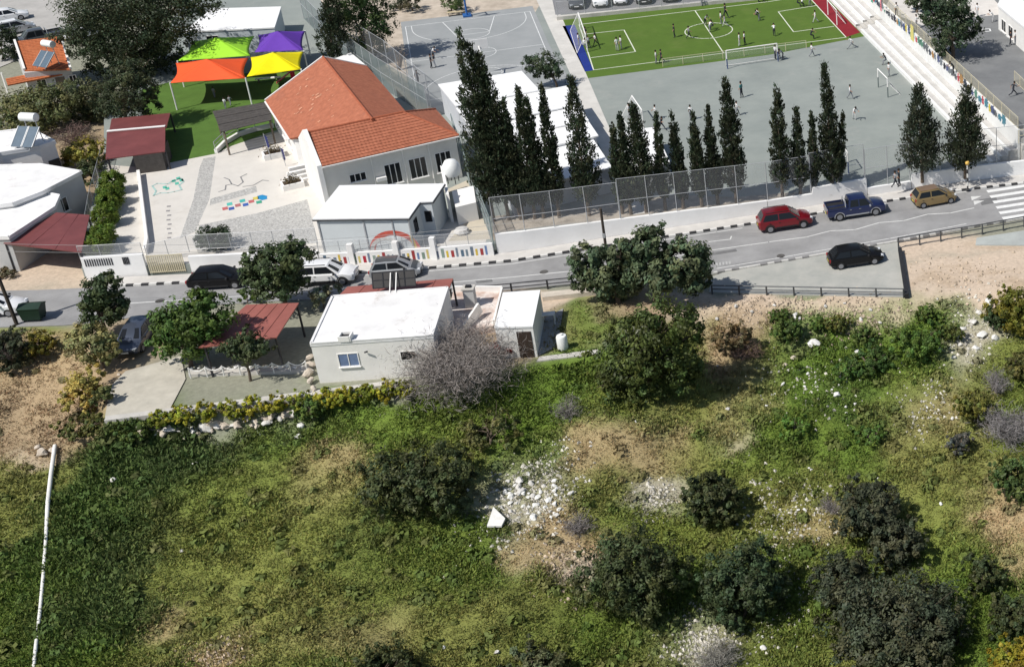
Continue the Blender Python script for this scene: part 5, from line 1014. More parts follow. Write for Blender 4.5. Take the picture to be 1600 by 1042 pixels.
# dumpster
b_ = P(55, 499, .0); t = thing('dumpster', 'dark green wheeled dumpster beside the leaning pole', 'dumpster', (b_.x, b_.y, .0), rz=.12); GRN = mat('dumpster_green', (.012, .032, .02), .5, .15, 3)
mb = MB(); loft(mb, [[(-.62, -.45, .18), (.62, -.45, .18), (.62, .45, .18), (-.62, .45, .18)], [(-.75, -.55, 1.1), (.75, -.55, 1.1), (.75, .55, 1.1), (-.75, .55, 1.1)]]); mb.build('bin', GRN, t)
mb = MB(); loft(mb, [[(-.78, -.58, 1.1), (-.78, -.58, 1.16), (-.78, 0, 1.38), (-.78, .58, 1.16), (-.78, .58, 1.1)], [(.78, -.58, 1.1), (.78, -.58, 1.16), (.78, 0, 1.38), (.78, .58, 1.16), (.78, .58, 1.1)]]); mb.build('lid', GRN, t)
for a_ in (-.5, .5):
    for b2_ in (-.35, .35): MB().lathe((a_, b2_-.03, .1), [(.09, 0), (.1, .01), (.1, .05), (.09, .06)], 10, axis='y').build('wheel', RUBBER, t)

# ================================================================ PEOPLE
SKIN = mat('skin', (.40, .22, .14), .6, .05, 5); HAIR = mat('dark_hair', (.02, .014, .01), .6, .2, 8)
def body_mesh(name, legs, arms, lean=0.0, crouch=0.0):
    """legs/arms: forward swing angles in radians for (left, right); 1.6 m figure, skinned as one surface"""
    J = {}; hip = .84-crouch; J['pel'] = (0, 0, hip); ly = lambda z: math.sin(lean)*z; lz = lambda z: math.cos(lean)*z
    J['wst'] = (ly(.14), 0, hip+lz(.14)); J['chs'] = (ly(.36), 0, hip+lz(.36)); J['nck'] = (ly(.50), 0, hip+lz(.50)); J['jaw'] = (ly(.57)+.01, 0, hip+lz(.57)); J['hed'] = (ly(.67)+.015, 0, hip+lz(.67)); J['top'] = (ly(.755), 0, hip+lz(.755))
    E_ = [('pel', 'wst'), ('wst', 'chs'), ('chs', 'nck'), ('nck', 'jaw'), ('jaw', 'hed'), ('hed', 'top')]
    rad = dict(pel=.125, wst=.11, chs=.125, nck=.05, jaw=.07, hed=.09, top=.05); part = {}
    for e in E_: part[e] = 1
    for e in E_[3:]: part[e] = 0
    part[('pel', 'wst')] = 2
    for i, s_ in enumerate((1, -1)):
        a = legs[i]; kb = .25+max(0, -a)*.9+crouch*2.5; th, sh_ = .40, .38
        J[f'hp{i}'] = (0, s_*.085, hip-.05); k_ = (math.sin(a+crouch*2.2)*th, s_*.09, hip-.05-math.cos(a+crouch*2.2)*th); J[f'kn{i}'] = k_
        a2 = a-kb*(.8 if a < 0 else .45); an = (k_[0]+math.sin(a2)*sh_, s_*.09, k_[2]-math.cos(a2)*sh_); J[f'an{i}'] = an; J[f'to{i}'] = (an[0]+.15, s_*.1, an[2]-.03)
        for e, r_, p_ in ((('pel', f'hp{i}'), .09, 2), ((f'hp{i}', f'kn{i}'), .062, 2), ((f'kn{i}', f'an{i}'), .042, 2), ((f'an{i}', f'to{i}'), .04, 3)): E_.append(e); part[e] = p_; rad[e[1]] = r_
        rad[f'hp{i}'] = .085
        a = arms[i]; sx, sz = J['chs'][0]+ly(.09), J['chs'][2]+.08; J[f'sh{i}'] = (sx, s_*.165, sz); el = (sx+math.sin(a)*.25, s_*(.21+.05*abs(a)), sz-math.cos(a)*.25); J[f'el{i}'] = el
        b = a+.35+.5*abs(a); wr = (el[0]+math.sin(b)*.22, s_*(.20+.03*abs(a)), el[2]-math.cos(b)*.22); J[f'wr{i}'] = wr; J[f'hd{i}'] = (wr[0]+math.sin(b)*.10, wr[1], wr[2]-math.cos(b)*.10); J[f'tb{i}'] = (wr[0]+math.sin(b+.7)*.065, wr[1]-s_*.015, wr[2]-math.cos(b+.7)*.065)
        for e, r_, p_ in ((('chs', f'sh{i}'), .058, 1), ((f'sh{i}', f'el{i}'), .042, 1), ((f'el{i}', f'wr{i}'), .030, 0), ((f'wr{i}', f'hd{i}'), .024, 0), ((f'wr{i}', f'tb{i}'), .012, 0)): E_.append(e); part[e] = p_; rad[e[1]] = r_
    zmin = min(p[2] for p in J.values())-.035
    me = bpy.data.meshes.new('tmp'); nm = list(J); me.from_pydata([(J[k_][0], J[k_][1], J[k_][2]-zmin) for k_ in nm], [(nm.index(a), nm.index(b)) for a, b in E_], [])
    ob = bpy.data.objects.new('tmp', me); C.objects.link(ob); m_ = ob.modifiers.new('skin', 'SKIN'); m_.use_smooth_shade = True
    sv = me.skin_vertices[0].data if me.skin_vertices else None
    if sv is None:
        bm = bmesh.new(); bm.from_mesh(me); bm.verts.layers.skin.verify(); bm.to_mesh(me); bm.free(); sv = me.skin_vertices[0].data
    for i, k_ in enumerate(nm): sv[i].radius = (rad[k_], rad[k_]*(1.0 if k_ not in ('chs', 'wst', 'pel') else .8)); sv[i].use_root = (k_ == 'pel')
    ob.modifiers.new('sub', 'SUBSURF').levels = 1
    dg = bpy.context.evaluated_depsgraph_get(); dg.update(); m2 = bpy.data.meshes.new_from_object(ob.evaluated_get(dg)); m2.name = name
    bpy.data.objects.remove(ob)
    segs = [(np.array(J[a])-[0, 0, zmin], np.array(J[b])-[0, 0, zmin], part[(a, b)]) for a, b in E_]
    m2.materials.clear()
    for k_ in range(4): m2.materials.append(SKIN)
    for pl in m2.polygons:
        c_ = np.array(pl.center); best = min(segs, key=lambda s_: np.linalg.norm(c_-(s_[0]+(s_[1]-s_[0])*np.clip(np.dot(c_-s_[0], s_[1]-s_[0])/np.dot(s_[1]-s_[0], s_[1]-s_[0]), 0, 1)))); pl.material_index = best[2]
    hd = np.array(J['hed'])-[0, 0, zmin]
    return m2, hd
POSES = [body_mesh('standing_body', (.06, -.06), (.1, -.08)), body_mesh('walking_body', (.42, -.35), (-.4, .45)), body_mesh('running_body', (.75, -.6), (-.9, .9), .22), body_mesh('bending_body', (.15, -.1), (.7, .6), .7, .05), body_mesh('crouching_body', (.5, .45), (.9, .8), .45, .32)]
hm_ = MB(); hm_.lathe((0, 0, 0), [(.02, .115), (.07, .10), (.098, .055), (.105, 0), (.095, -.05), (.07, -.085)], 12); _h = hm_.build('hair', HAIR, None, smooth=60); HAIRM = _h.data; bpy.data.objects.remove(_h)
TOPS = {'white': mat('white_shirt', (.72, .72, .72), .8, .08, 6), 'grey': mat('grey_top', (.30, .31, .33), .85, .1, 6), 'dark': mat('dark_top', (.03, .032, .04), .85, .15, 6), 'teal': mat('teal_top', (.06, .20, .20), .85, .1, 6), 'red': mat('red_top', (.40, .04, .05), .85, .1, 6)}
BOT = {'dark': mat('dark_trousers', (.03, .033, .045), .85, .15, 6), 'grey': mat('grey_trousers', (.22, .23, .25), .85, .1, 6), 'pale': mat('pale_trousers', (.55, .55, .55), .85, .1, 6)}
SHOE = mat('shoes', (.06, .06, .06), .7, .2, 6)
def person(px, py, z, pose, top, bot, h, face, label, group='children in the school yard'):
    p = P(px, py, z+.012); me_, hd = POSES[pose]
    t = thing('person', label, 'person', p, group, rz=R(face)); s_ = h/1.6; t.scale = (s_, s_, s_)
    o = bpy.data.objects.new('body', me_); C.objects.link(o); o.parent = t
    for i, m_ in enumerate((SKIN, TOPS[top], BOT[bot], SHOE)): o.material_slots[i].link = 'OBJECT'; o.material_slots[i].material = m_
    q_ = bpy.data.objects.new('hair', HAIRM); C.objects.link(q_); q_.parent = o; q_.location = (hd[0]-.012, hd[1], hd[2]+.022); q_.rotation_euler = (0, -.25, 0)
PEOPLE = [
    (1054, 59, 0, 'dark', 'dark', 1.5, 200, 'person in dark clothes standing left of the centre circle'), (1077, 61, 1, 'grey', 'dark', 1.45, 20, 'child in grey walking into the left of the centre circle'),
    (905, 72, 0, 'white', 'grey', 1.4, 10, 'child in white standing inside the left goal'), (912, 77, 4, 'white', 'pale', 1.4, 40, 'child in white crouching in front of the left goal'), (921, 76, 3, 'grey', 'dark', 1.4, 120, 'child in grey bending in the crowd by the left goal'), (931, 72, 1, 'white', 'dark', 1.4, 200, 'child in white at the right of the left goal crowd'), (916, 62, 0, 'dark', 'grey', 1.4, 250, 'child in dark top at the back of the left goal crowd'),
    (965, 80, 0, 'white', 'pale', 1.5, 300, 'left child of the white pair in the penalty box'), (971, 77, 0, 'white', 'grey', 1.45, 220, 'right child of the white pair in the penalty box'),
    (1026, 100, 0, 'white', 'grey', 1.45, 10, 'child in white standing on the near touchline'), (1034, 99, 1, 'dark', 'dark', 1.5, 190, 'child in dark clothes beside the white one on the near touchline'),
    (1102, 40, 3, 'grey', 'dark', 1.4, 330, 'bending child at the top left of the centre circle group'), (1109, 51, 3, 'white', 'grey', 1.4, 60, 'bending child in white in the middle of the centre circle'), (1115, 47, 4, 'dark', 'dark', 1.4, 180, 'crouching child in dark top inside the centre circle'), (1127, 38, 0, 'white', 'grey', 1.45, 200, 'child in white on the far edge of the centre circle'), (1133, 42, 1, 'grey', 'pale', 1.4, 180, 'child in grey on the right edge of the centre circle'),
    (1134, 29, 1, 'dark', 'dark', 1.75, 350, 'tall person in black striding above the centre circle'), (1181, 30, 4, 'white', 'dark', 1.4, 30, 'crouching child in white on the far half of the pitch'), (1187, 33, 3, 'dark', 'grey', 1.4, 200, 'bending child in dark top on the far half of the pitch'),
    (1156, 73, 0, 'white', 'pale', 1.5, 0, 'child in white standing left above the wide goal'), (1164, 71, 0, 'white', 'dark', 1.5, 180, 'child in white and dark trousers above the wide goal'),
    (1159, 153, 0, 'teal', 'dark', 1.65, 160, 'person in teal top alone on the grey court'), (1152, 181, 1, 'white', 'grey', 1.5, 20, 'child in white beside the tallest cypress of the slim row'), (984, 185, 0, 'white', 'grey', 1.5, 0, 'child in white left of the small goal frame'), (1025, 187, 1, 'white', 'pale', 1.5, 200, 'child in white right of the small goal frame'), (1034, 203, 2, 'dark', 'dark', 1.5, 330, 'child in dark clothes running near the small goal'), (1080, 188, 0, 'white', 'grey', 1.5, 90, 'child in white standing above the slim cypress row'),
    (1097, 10, 0, 'grey', 'grey', 1.4, 60, 'child in grey by the far fence of the pitch'), (1181, 4, 4, 'dark', 'dark', 1.4, 0, 'left dark child sitting at the far touchline'), (1189, 3, 4, 'white', 'dark', 1.4, 0, 'right white child sitting at the far touchline'),
    (1210, 57, 3, 'white', 'dark', 1.45, 100, 'bending child in white by the right of the pitch'), (1212, 93, 0, 'white', 'dark', 1.55, 60, 'child in white standing in the wide goal mouth'), (1218, 95, 4, 'dark', 'grey', 1.4, 100, 'crouching child in dark top at the wide goal post'), (1224, 94, 3, 'grey', 'dark', 1.4, 200, 'bending child in grey right of the wide goal'),
    (1267, 62, 4, 'dark', 'dark', 1.45, 30, 'dark child squatting on the near touchline by the red end'), (1269, 89, 1, 'white', 'grey', 1.5, 20, 'child in white walking right of the wide goal'), (1331, 76, 2, 'white', 'grey', 1.5, 200, 'child in white running past the red end'), (1274, 36, 1, 'white', 'pale', 1.45, 180, 'child in white inside the right penalty box'),
    (1246, 11, 4, 'dark', 'dark', 1.4, 10, 'left child of the dark group at the far right of the pitch'), (1253, 12, 4, 'white', 'dark', 1.4, 60, 'middle child of the dark group at the far right of the pitch'), (1266, 10, 3, 'dark', 'grey', 1.4, 160, 'right child of the dark group at the far right of the pitch'),
    (1385, 101, 4, 'dark', 'grey', 1.5, 200, 'dark haired child sitting on the lowest bleacher step'), (1389, 120, 0, 'white', 'grey', 1.5, 210, 'child in white next to the narrow goal frame'), (1329, 155, 1, 'white', 'grey', 1.5, 340, 'upper of two white clad children on the open court'), (1335, 187, 3, 'white', 'pale', 1.55, 300, 'lower of two white clad children bending on the court'),
    (677, 92, 3, 'white', 'grey', 1.5, 340, 'child in white bending on the basketball court'), (675, 107, 0, 'dark', 'dark', 1.5, 20, 'left dark child of the basketball pair'), (680, 106, 0, 'dark', 'pale', 1.5, 200, 'right dark child of the basketball pair'), (654, 132, 1, 'dark', 'dark', 1.5, 90, 'dark child at the left line of the basketball court'),
    (1399, 293, 1, 'grey', 'dark', 1.55, 20, 'child in grey behind the fence near the gold hatchback'), (1405, 292, 0, 'dark', 'dark', 1.65, 180, 'taller dark child behind the fence near the gold hatchback')]
for (a, b, po, tp, bt, h, fc, lb) in PEOPLE: person(a, b, ZY, po, tp, bt, h, fc, lb)
for (a, b, po, tp, bt, h, fc, lb) in [(1432, 45, 0, 'white', 'grey', 1.5, 20, 'child in white left of the large yard tree'), (1552, 35, 3, 'white', 'pale', 1.5, 200, 'child in white bending near the white school block'), (1527, 27, 0, 'white', 'pale', 1.5, 240, 'child in white behind the large yard tree'), (1579, 71, 0, 'dark', 'dark', 1.5, 0, 'dark child of the pair at the right edge'), (1586, 70, 0, 'white', 'grey', 1.5, 180, 'white child of the pair at the right edge'), (1490, 116, 3, 'dark', 'dark', 1.5, 215, 'dark child leaning over the cream railing'), (1583, 150, 2, 'dark', 'dark', 1.55, 30, 'dark child running at the right edge'), (1401, 26, 0, 'white', 'dark', 1.5, 300, 'child in white behind the painted banners')]: person(a, b, ZU, po, tp, bt, h, fc, lb, 'children in the upper yard')
for (a, b, po, tp, lb) in [(336, 153, 0, 'grey', 'small child in grey under the orange sail'), (353, 170, 0, 'white', 'small child in white beside the timber shelter'), (361, 166, 1, 'grey', 'small child in grey walking toward the timber shelter')]: person(a, b, ZY, po, tp, 'grey', 1.1, 90, lb, 'children at the kindergarten')
# ================================================================ TREES AND SHRUBS
def cloud(blobs, n, cl=.30, base=(.05, .08, .025), var=.35, hue=.12, flat=1.0, inner=.45):
    """leaf centres in clumps spread through ellipsoid blobs; light and dark clumps"""
    vol = np.array([b[3]*b[4]*b[5] for b in blobs])**.67; vol /= vol.sum(); cs, cc, ds = [], [], []
    for b, f in zip(blobs, vol):
        m_ = max(30, int(n*f)); k = max(12, int(m_/52)); c_ = np.array(b[:3]); r_ = np.array(b[3:6])
        d = rng.normal(size=(k, 3)); d /= np.linalg.norm(d, axis=1)[:, None]; rad = inner+(1-inner)*rng.random(k)**.55
        rad *= .80+.42*rng.random(k); ctr = c_+d*rad[:, None]*r_; wi = rng.integers(0, k, m_); sg = cl*r_.mean()*(.5+.8*rng.random(k))[wi][:, None]
        o_ = rng.normal(size=(m_, 3)); o_ /= np.linalg.norm(o_, axis=1)[:, None]; o_ = o_+d[wi]*.35; off = o_*sg*(.35+.75*rng.random((m_, 1)))*.9; off[:, 2] *= flat; p = ctr[wi]+off
        tone = (1+var*(rng.random(k)*2-1))[wi]*(1+.22*(rng.random(m_)*2-1)); h_ = (rng.random(k)*2-1)[wi]*hue
        col = np.array(base)*tone[:, None]; col[:, 0] *= 1+h_*1.5; col[:, 2] *= 1-h_*.6
        nn = o_+d[wi]*.7+np.array([0, 0, .35]); nn /= np.linalg.norm(nn, axis=1)[:, None]
        col = col*np.array([2.0, 2.05, 1.75]); cs.append(p); cc.append(np.clip(col, .004, .8)); ds.append(nn)
    return np.concatenate(cs), np.concatenate(cc), np.concatenate(ds)
def limbs(t, base, blobs, r, m=BARK, split=.45):
    b0 = Vector(base); top = sum((Vector(b[:3]) for b in blobs), Vector())/len(blobs); fork = b0.lerp(top, split); fork.x = b0.x*.6+fork.x*.4
    mb = MB(); mid = b0.lerp(fork, .5)+Vector((r*.5, 0, 0)); mb.tube(b0-Vector((0, 0, .25)), mid, r, r*.82, 9); mb.tube(mid, fork, r*.82, r*.7, 9)
    for b in blobs:
        e = Vector(b[:3]); q_ = fork.lerp(e, .5)+Vector((rnd.uniform(-.2, .2), rnd.uniform(-.2, .2), .15)); mb.tube(fork, q_, r*.6, r*.4, 7); mb.tube(q_, e, r*.4, r*.15, 6)
        for _ in range(3): mb.tube(q_.lerp(e, rnd.uniform(0, .6)), e+Vector((rnd.gauss(0, .5)*b[3], rnd.gauss(0, .5)*b[4], rnd.gauss(.1, .4)*b[5])), r*.22, r*.06, 5)
    return mb.build('trunk', m, t)
def tree(name, label, base, pb, n, size, base_col, r=.18, group=None, cat='tree', depth=.9, aspect=.55, cl=.30, var=.35, up=0, z=None, inner=.45):
    """base: world point; pb: crown blobs as pixels (px, py, rx, rz) in the upright plane through the base"""
    t = thing(name, label, cat, base, group); bl_ = []
    for i, (a, b, rx, rz) in enumerate(pb):
        off = rnd.uniform(-.4, .4)*rx/ppm(base) if i else 0; c_ = V(a, b, base.y+off); s_ = ppm(c_); bl_.append((c_.x, c_.y, c_.z, rx/s_, rx/s_*depth, rz/s_))
    n = int(n*1.7); size *= .74; cen, col, d = cloud(bl_, n, cl, base_col, var, inner=inner); ok = cen[:, 2] > base.z+.1; limbs(t, base, bl_, r)
    leaves('crown', cen[ok], size*(.7+.6*rng.random(ok.sum())), col[ok], LEAF, t, nrm=d[ok], aspect=aspect, up=up); return t
def cypress(label, bx, by, tx, ty, wpx, group='cypresses along the school fence', n=4200, zb=ZY, col=(.024, .034, .018), skirt=.10, full=.95):
    base = P(bx, by, zb); h = ztop(base, ty)-zb; s_ = ppm(base+Vector((0, 0, h/2))); rw = wpx/s_/2; t = thing('cypress_tree', label, 'tree', base, group)
    topx = V(tx, ty, base.y).x-base.x
    MB().tube(base-Vector((0, 0, .2)), base+Vector((topx*.5, 0, h*.7)), .16, .05, 8).build('trunk', BARK, t)
    n = int(n*1.5); k = int(n/16); f = skirt+(1-skirt)*rng.random(k*4); pf = np.minimum(1, ((f-skirt+.05)/.2))*np.clip((1.03-f)/.78, 0, 1)+.16; f = rng.choice(f, k, p=pf/pf.sum()); prof = np.minimum(1, ((f-skirt+.05)/.22))**.6*np.clip((1.03-f)/.78, 0, 1)**.85*full
    a = rng.random(k)*2*math.pi; rr_ = rw*prof*(.12+.93*rng.random(k)**.7); lob = 1+.22*np.sin(a*3+f*9+bx)*(1-f*.4)+.15*np.sin(f*23+bx)
    c_ = np.stack([base.x+topx*f+np.cos(a)*rr_*lob, base.y+np.sin(a)*rr_*lob, base.z+f*h], 1)
    wi = np.repeat(np.arange(k), 16); m_ = len(wi); tl = rng.random(m_)
    p = c_[wi]+rng.normal(size=(m_, 3))*np.array([.09, .09, .07])*(rw/.9)**.5; out = np.stack([np.cos(a), np.sin(a), np.zeros(k)], 1)[wi]; p += out*(tl*.30*rw*.6)[:, None]*np.clip(.4+prof[wi][:, None], 0, 1); p[:, 2] += tl*.45
    tv = rnd.uniform(.85, 1.35); tone = tv*(.5+1.0*rng.random(k))[wi]*(.75+.5*rng.random(m_)); cl_ = np.array(col)*1.7*tone[:, None]; cl_[:, 0] *= (1+.5*(rng.random(k)-.3))[wi]
    leaves('crown', p, .26*(.6+.7*rng.random(m_)), cl_, LEAF, t, dirs=out*.45+np.array([0, 0, 1.0]), aspect=.42, jitter=.8)
    return t
G1 = 'large cypress group beside the kindergarten'
cypress('tallest dark cypress of the large group beside the kindergarten roof', 772, 346, 718, 54, 52, G1, 7000)
cypress('second tall cypress of the large group, just right of the tallest', 796, 344, 735, 70, 50, G1, 6500)
cypress('third cypress of the large group, lower shoulder on its right', 814, 343, 749, 88, 46, G1, 6000)
cypress('thin cypress directly right of the large dark group', 818, 343, 786, 158, 34)
cypress('cypress before the white hall roof, left of the twin-topped one', 836, 342, 810, 140, 36)
cypress('twin-topped cypress in front of the white hall roof', 850, 341, 823, 158, 32)
cypress('narrow cypress against the stepped white roof centre', 874, 340, 846, 138, 30)
cypress('broad spiky cypress at the right end of the stepped white hall', 921, 337, 891, 124, 46, n=5200)
cypress('thin leaning cypress at the corner of the dark court edge', 973, 334, 957, 198, 24, n=3000); cypress('thin cypress left of the small white shed', 986, 335, 968, 180, 24, n=3200)
cypress('dense cypress in front of the small white shed', 1010, 332, 989, 168, 48, n=5200); cypress('sparse thin cypress over the shed roof', 1040, 329, 1025, 182, 22, n=2400); cypress('cypress at the right edge of the small white shed', 1068, 326, 1050, 182, 26, n=3200)
cypress('slim cypress below the child in white on the court', 1097, 323, 1082, 180, 27, n=3400); cypress('slim pointed cypress left of the tallest of the slim row', 1122, 319, 1105, 172, 27, n=3400); cypress('tallest cypress of the slim row above the long white wall', 1151, 317, 1133, 124, 40, n=5200)
cypress('shaggy cypress standing above the red SUV', 1223, 312, 1214, 135, 34, n=4000); cypress('short cypress between two shaggy ones above the red SUV', 1251, 308, 1244, 174, 30, n=3000); cypress('thinnest cypress left of the spire-like one', 1275, 306, 1268, 180, 20, n=2200); cypress('spire-like cypress above the blue pickup', 1302, 302, 1288, 104, 38, n=5000); cypress('short side cypress leaning right of the spire-like one', 1308, 300, 1318, 178, 20, n=1600)
G2 = 'bushy conifers near the crossing'
cypress('bushy broad conifer left of the striped beacon', 1441, 282, 1436, 136, 62, G2, 6500, full=1.0, col=(.026, .036, .022)); cypress('bushy broad conifer behind the striped beacon', 1508, 276, 1511, 138, 64, G2, 6500, full=1.0, col=(.026, .036, .02))
cypress('dark cypress at the top beside the tall court fence', 522, 112, 516, -50, 40, 'trees behind the kindergarten', 5200)
CON = (.026, .034, .019); OLV = (.07, .075, .035); CAR = (.036, .050, .026); GRN_ = (.040, .066, .017)
tree('conifer_tree', 'huge dark conifer towering behind the maroon shelter', P(200, 128, 0), [(200, 55, 66, 52), (150, 35, 52, 46), (255, 25, 56, 46), (180, -5, 72, 48), (220, 95, 44, 32), (262, 72, 34, 34), (165, 90, 36, 28), (300, -12, 40, 40), (120, 62, 30, 26)], 24000, .40, CON, .45, 'trees behind the kindergarten', aspect=.45, up=.15)
tree('conifer_tree', 'smaller dark tree directly in front of the huge conifer', P(198, 200, ZY), [(205, 140, 36, 26), (180, 165, 30, 24), (228, 160, 20, 24), (200, 115, 28, 20)], 6500, .34, (.030, .037, .020), .2, 'trees behind the kindergarten', aspect=.45)
tree('conifer_tree', 'round dark green pine left of the basketball court', P(575, 95, ZY), [(566, 40, 40, 38), (545, 15, 30, 30), (595, 25, 24, 30), (575, 70, 28, 22), (560, -15, 34, 30)], 9000, .36, (.028, .045, .016), .25, 'trees behind the kindergarten', aspect=.4)
tree('court_tree', 'small round tree beside the path between the two courts', P(871, 138, ZY), [(848, 98, 27, 17), (832, 100, 15, 12), (864, 108, 16, 13), (850, 115, 16, 10)], 3600, .26, (.030, .042, .024), .13)
tree('yard_tree', 'large dark tree shading the upper school yard', P(1489, 92, ZU), [(1487, 45, 36, 36), (1462, 20, 24, 22), (1510, 40, 22, 24), (1485, 5, 32, 24), (1478, 75, 20, 14), (1440, 0, 22, 18)], 8500, .34, (.026, .038, .022), .22)
tree('yard_tree', 'green tree cropped by the top edge right of the banners', P(1432, 20, ZU), [(1430, -5, 18, 16), (1445, -12, 20, 14)], 1800, .3, (.05, .065, .03), .15)
tree('garden_tree', 'dark bare-trunked shrub at the top by the pine', P(645, 18, ZY), [(640, 2, 22, 10), (625, 8, 14, 8)], 1600, .26, (.05, .05, .035), .1); tree('garden_tree', 'green shrub left of the blue hoop', P(705, 20, ZY), [(708, 2, 18, 14)], 1500, .25, (.045, .062, .022), .1)
# thin bare tree by the court fence
def bare(name, label, base, h, spread, n, col, group=None, droop=0.0, tw=.012, cat='shrub', seed=3):
    t = thing(name, label, cat, base, group); r_ = random.Random(seed); mb = MB(); tips = []
    for _ in range(max(7, n//160)):
        a = r_.uniform(0, 2*math.pi); e = base+Vector((math.cos(a)*spread*r_.uniform(.2, .75), math.sin(a)*spread*r_.uniform(.2, .75), h*r_.uniform(.35, .75))); m_ = base.lerp(e, .5)+Vector((0, 0, h*.12)); mb.tube(base-Vector((0, 0, .15)), m_, .07, .05, 6); mb.tube(m_, e, .05, .025, 6); tips += [(m_, .6), (e, 1.0), (m_.lerp(e, .5), .8)]
    mb.build('trunk', mat('grey_bark', (.20, .17, .15), .95, .25, 6), t)
    k = n; T = np.array([tuple(p) for p, _ in tips]); wi = rng.integers(0, len(T), k); d = rng.normal(size=(k, 3)); d[:, 2] = np.abs(d[:, 2])*.9-droop; d /= np.linalg.norm(d, axis=1)[:, None]; k_l = min(spread, 2.2); L = k_l*(.08+.22*rng.random(k)); hm2 = rng.random(k); p = T[wi]+rng.normal(size=(k, 3))*np.array([.16, .16, .12])*spread+d*(L*.4)[:, None]; p[:, 2] = np.maximum(p[:, 2], base.z+.05)
    cl_ = np.array(col)*(.55+.8*rng.random((k, 1))); leaves('twigs', p, L*1.0, cl_, TWIG, t, dirs=d, aspect=.055, jitter=.8); return t
bare('bare_tree', 'thin bare tree behind the tall court fence', P(625, 110, ZY), 3.0, 1.6, 500, (.20, .17, .15), cat='tree', seed=8)
bare('bare_tree', 'large grey leafless tree in front of the bungalow terrace', P(722, 600, -.3), 3.5, 5.2, 24000, (.27, .24, .22), cat='tree', seed=4)
bare('bare_shrub', 'low grey dry shrub on the grass below the outbuilding path', PT(888, 650), 1.1, 1.5, 1500, (.21, .20, .18), 'dry grey shrubs', seed=5)
bare('bare_shrub', 'large grey dry thicket at the right edge of the field', PT(1578, 690), 2.6, 2.6, 4600, (.22, .205, .20), 'dry grey shrubs', seed=6); bare('bare_shrub', 'grey dry thicket upper at the right edge under the olive bush', PT(1558, 615), 1.7, 1.6, 1800, (.22, .205, .20), 'dry grey shrubs', seed=16)
bare('bare_shrub', 'pale dry brush at the bottom edge beside the rubble', PT(1125, 1040), 1.2, 2.0, 2200, (.24, .23, .20), 'dry grey shrubs', seed=7); bare('bare_shrub', 'dry grey brush left of the dark bush above the rubble patch', PT(905, 832), 1.0, 1.4, 1600, (.22, .20, .19), 'dry grey shrubs', seed=9)
bare('bare_shrub', 'dry grey brush at the top of the lower right bush', PT(1300, 800), 1.1, 1.2, 1200, (.22, .20, .19), 'dry grey shrubs', seed=10); bare('bare_shrub', 'brown dry thicket on the slope below the lay-by corner', PT(1160, 560), 1.2, 1.7, 2300, (.17, .11, .085), 'dry grey shrubs', seed=12)
bare('bare_shrub', 'grey brown brush at the far left below the road', PT(18, 565), 1.8, 1.9, 2400, (.13, .11, .10), 'dry grey shrubs', seed=13); bare('bare_shrub', 'tangle of dry brown twigs behind the left houses', P(115, 225, 0), 1.8, 2.4, 2200, (.15, .10, .085), 'dry grey shrubs', seed=14)
# carobs by the road and garden trees
CAR2 = (.050, .064, .038)
tree('carob_tree', 'broad leafy carob tree left of the road pole', P(966, 474, -.1), [(945, 422, 36, 30), (918, 402, 26, 20), (960, 446, 32, 22), (916, 436, 22, 22), (968, 398, 20, 22), (905, 420, 16, 16), (985, 428, 26, 24), (982, 384, 16, 16)], 7600, .40, CAR2, .24, 'carob trees below the road', var=.5, cl=.36)
tree('carob_tree', 'taller double-crowned carob tree next to the lay-by', P(1022, 480, -.2), [(1008, 382, 26, 28), (1072, 406, 34, 28), (1032, 430, 36, 24), (1085, 438, 26, 20), (995, 420, 20, 24), (1020, 362, 16, 12), (1100, 420, 14, 14), (1050, 390, 14, 14)], 9600, .40, CAR2, .28, 'carob trees below the road', var=.5, cl=.36)
tree('leafy_bush', 'big spreading green bush below the carob trees', P(1012, 606, -1.2), [(1015, 545, 56, 46), (975, 570, 42, 36), (1062, 560, 38, 44), (1035, 502, 52, 26), (990, 520, 40, 24), (1000, 605, 46, 24), (1062, 602, 30, 22), (1075, 515, 26, 24), (955, 595, 22, 18)], 11500, .36, (.040, .052, .016), .2, None, 'bush', var=.5)
tree('street_tree', 'dark tree at the left beside the white boundary wall', P(166, 530, -.2), [(160, 455, 26, 26), (145, 470, 22, 20), (182, 478, 20, 20), (160, 490, 30, 22), (168, 440, 16, 16)], 5200, .32, (.032, .045, .022), .16, 'garden trees below the road')
tree('olive_shrub', 'pale olive shrub under the dark roadside tree at left', PT(162, 575), [(146, 538, 32, 26), (168, 548, 18, 18), (128, 525, 20, 18)], 3600, .30, (.13, .125, .06), .1, None, 'shrub', var=.4)
tree('street_tree', 'wide round green tree beside the faded maroon canopy', P(298, 572, -.05), [(294, 500, 46, 30), (260, 512, 30, 28), (325, 495, 36, 26), (292, 530, 44, 22), (258, 536, 22, 16), (310, 470, 30, 16)], 9500, .34, GRN_, .17, 'garden trees below the road', var=.45)
tree('street_tree', 'small thin tree in front of the faded maroon canopy', P(391, 595, -.05), [(385, 540, 30, 20), (365, 548, 20, 14), (402, 545, 22, 14), (388, 522, 14, 12)], 2600, .28, (.035, .045, .022), .11, 'garden trees below the road', inner=.3)
tree('street_tree', 'leafy dark tree in front of the parked white SUV', P(447, 487, -.05), [(430, 410, 40, 24), (462, 400, 26, 20), (400, 405, 26, 20), (432, 440, 38, 24), (462, 432, 20, 22), (450, 388, 24, 12), (405, 430, 22, 18)], 9000, .34, (.036, .050, .024), .18, 'garden trees below the road', var=.4)
tree('small_shrub', 'little green sapling at the corner of the maroon canopy', P(387, 474, -.02), [(386, 460, 15, 12)], 700, .24, (.05, .08, .02), .05, None, 'shrub')
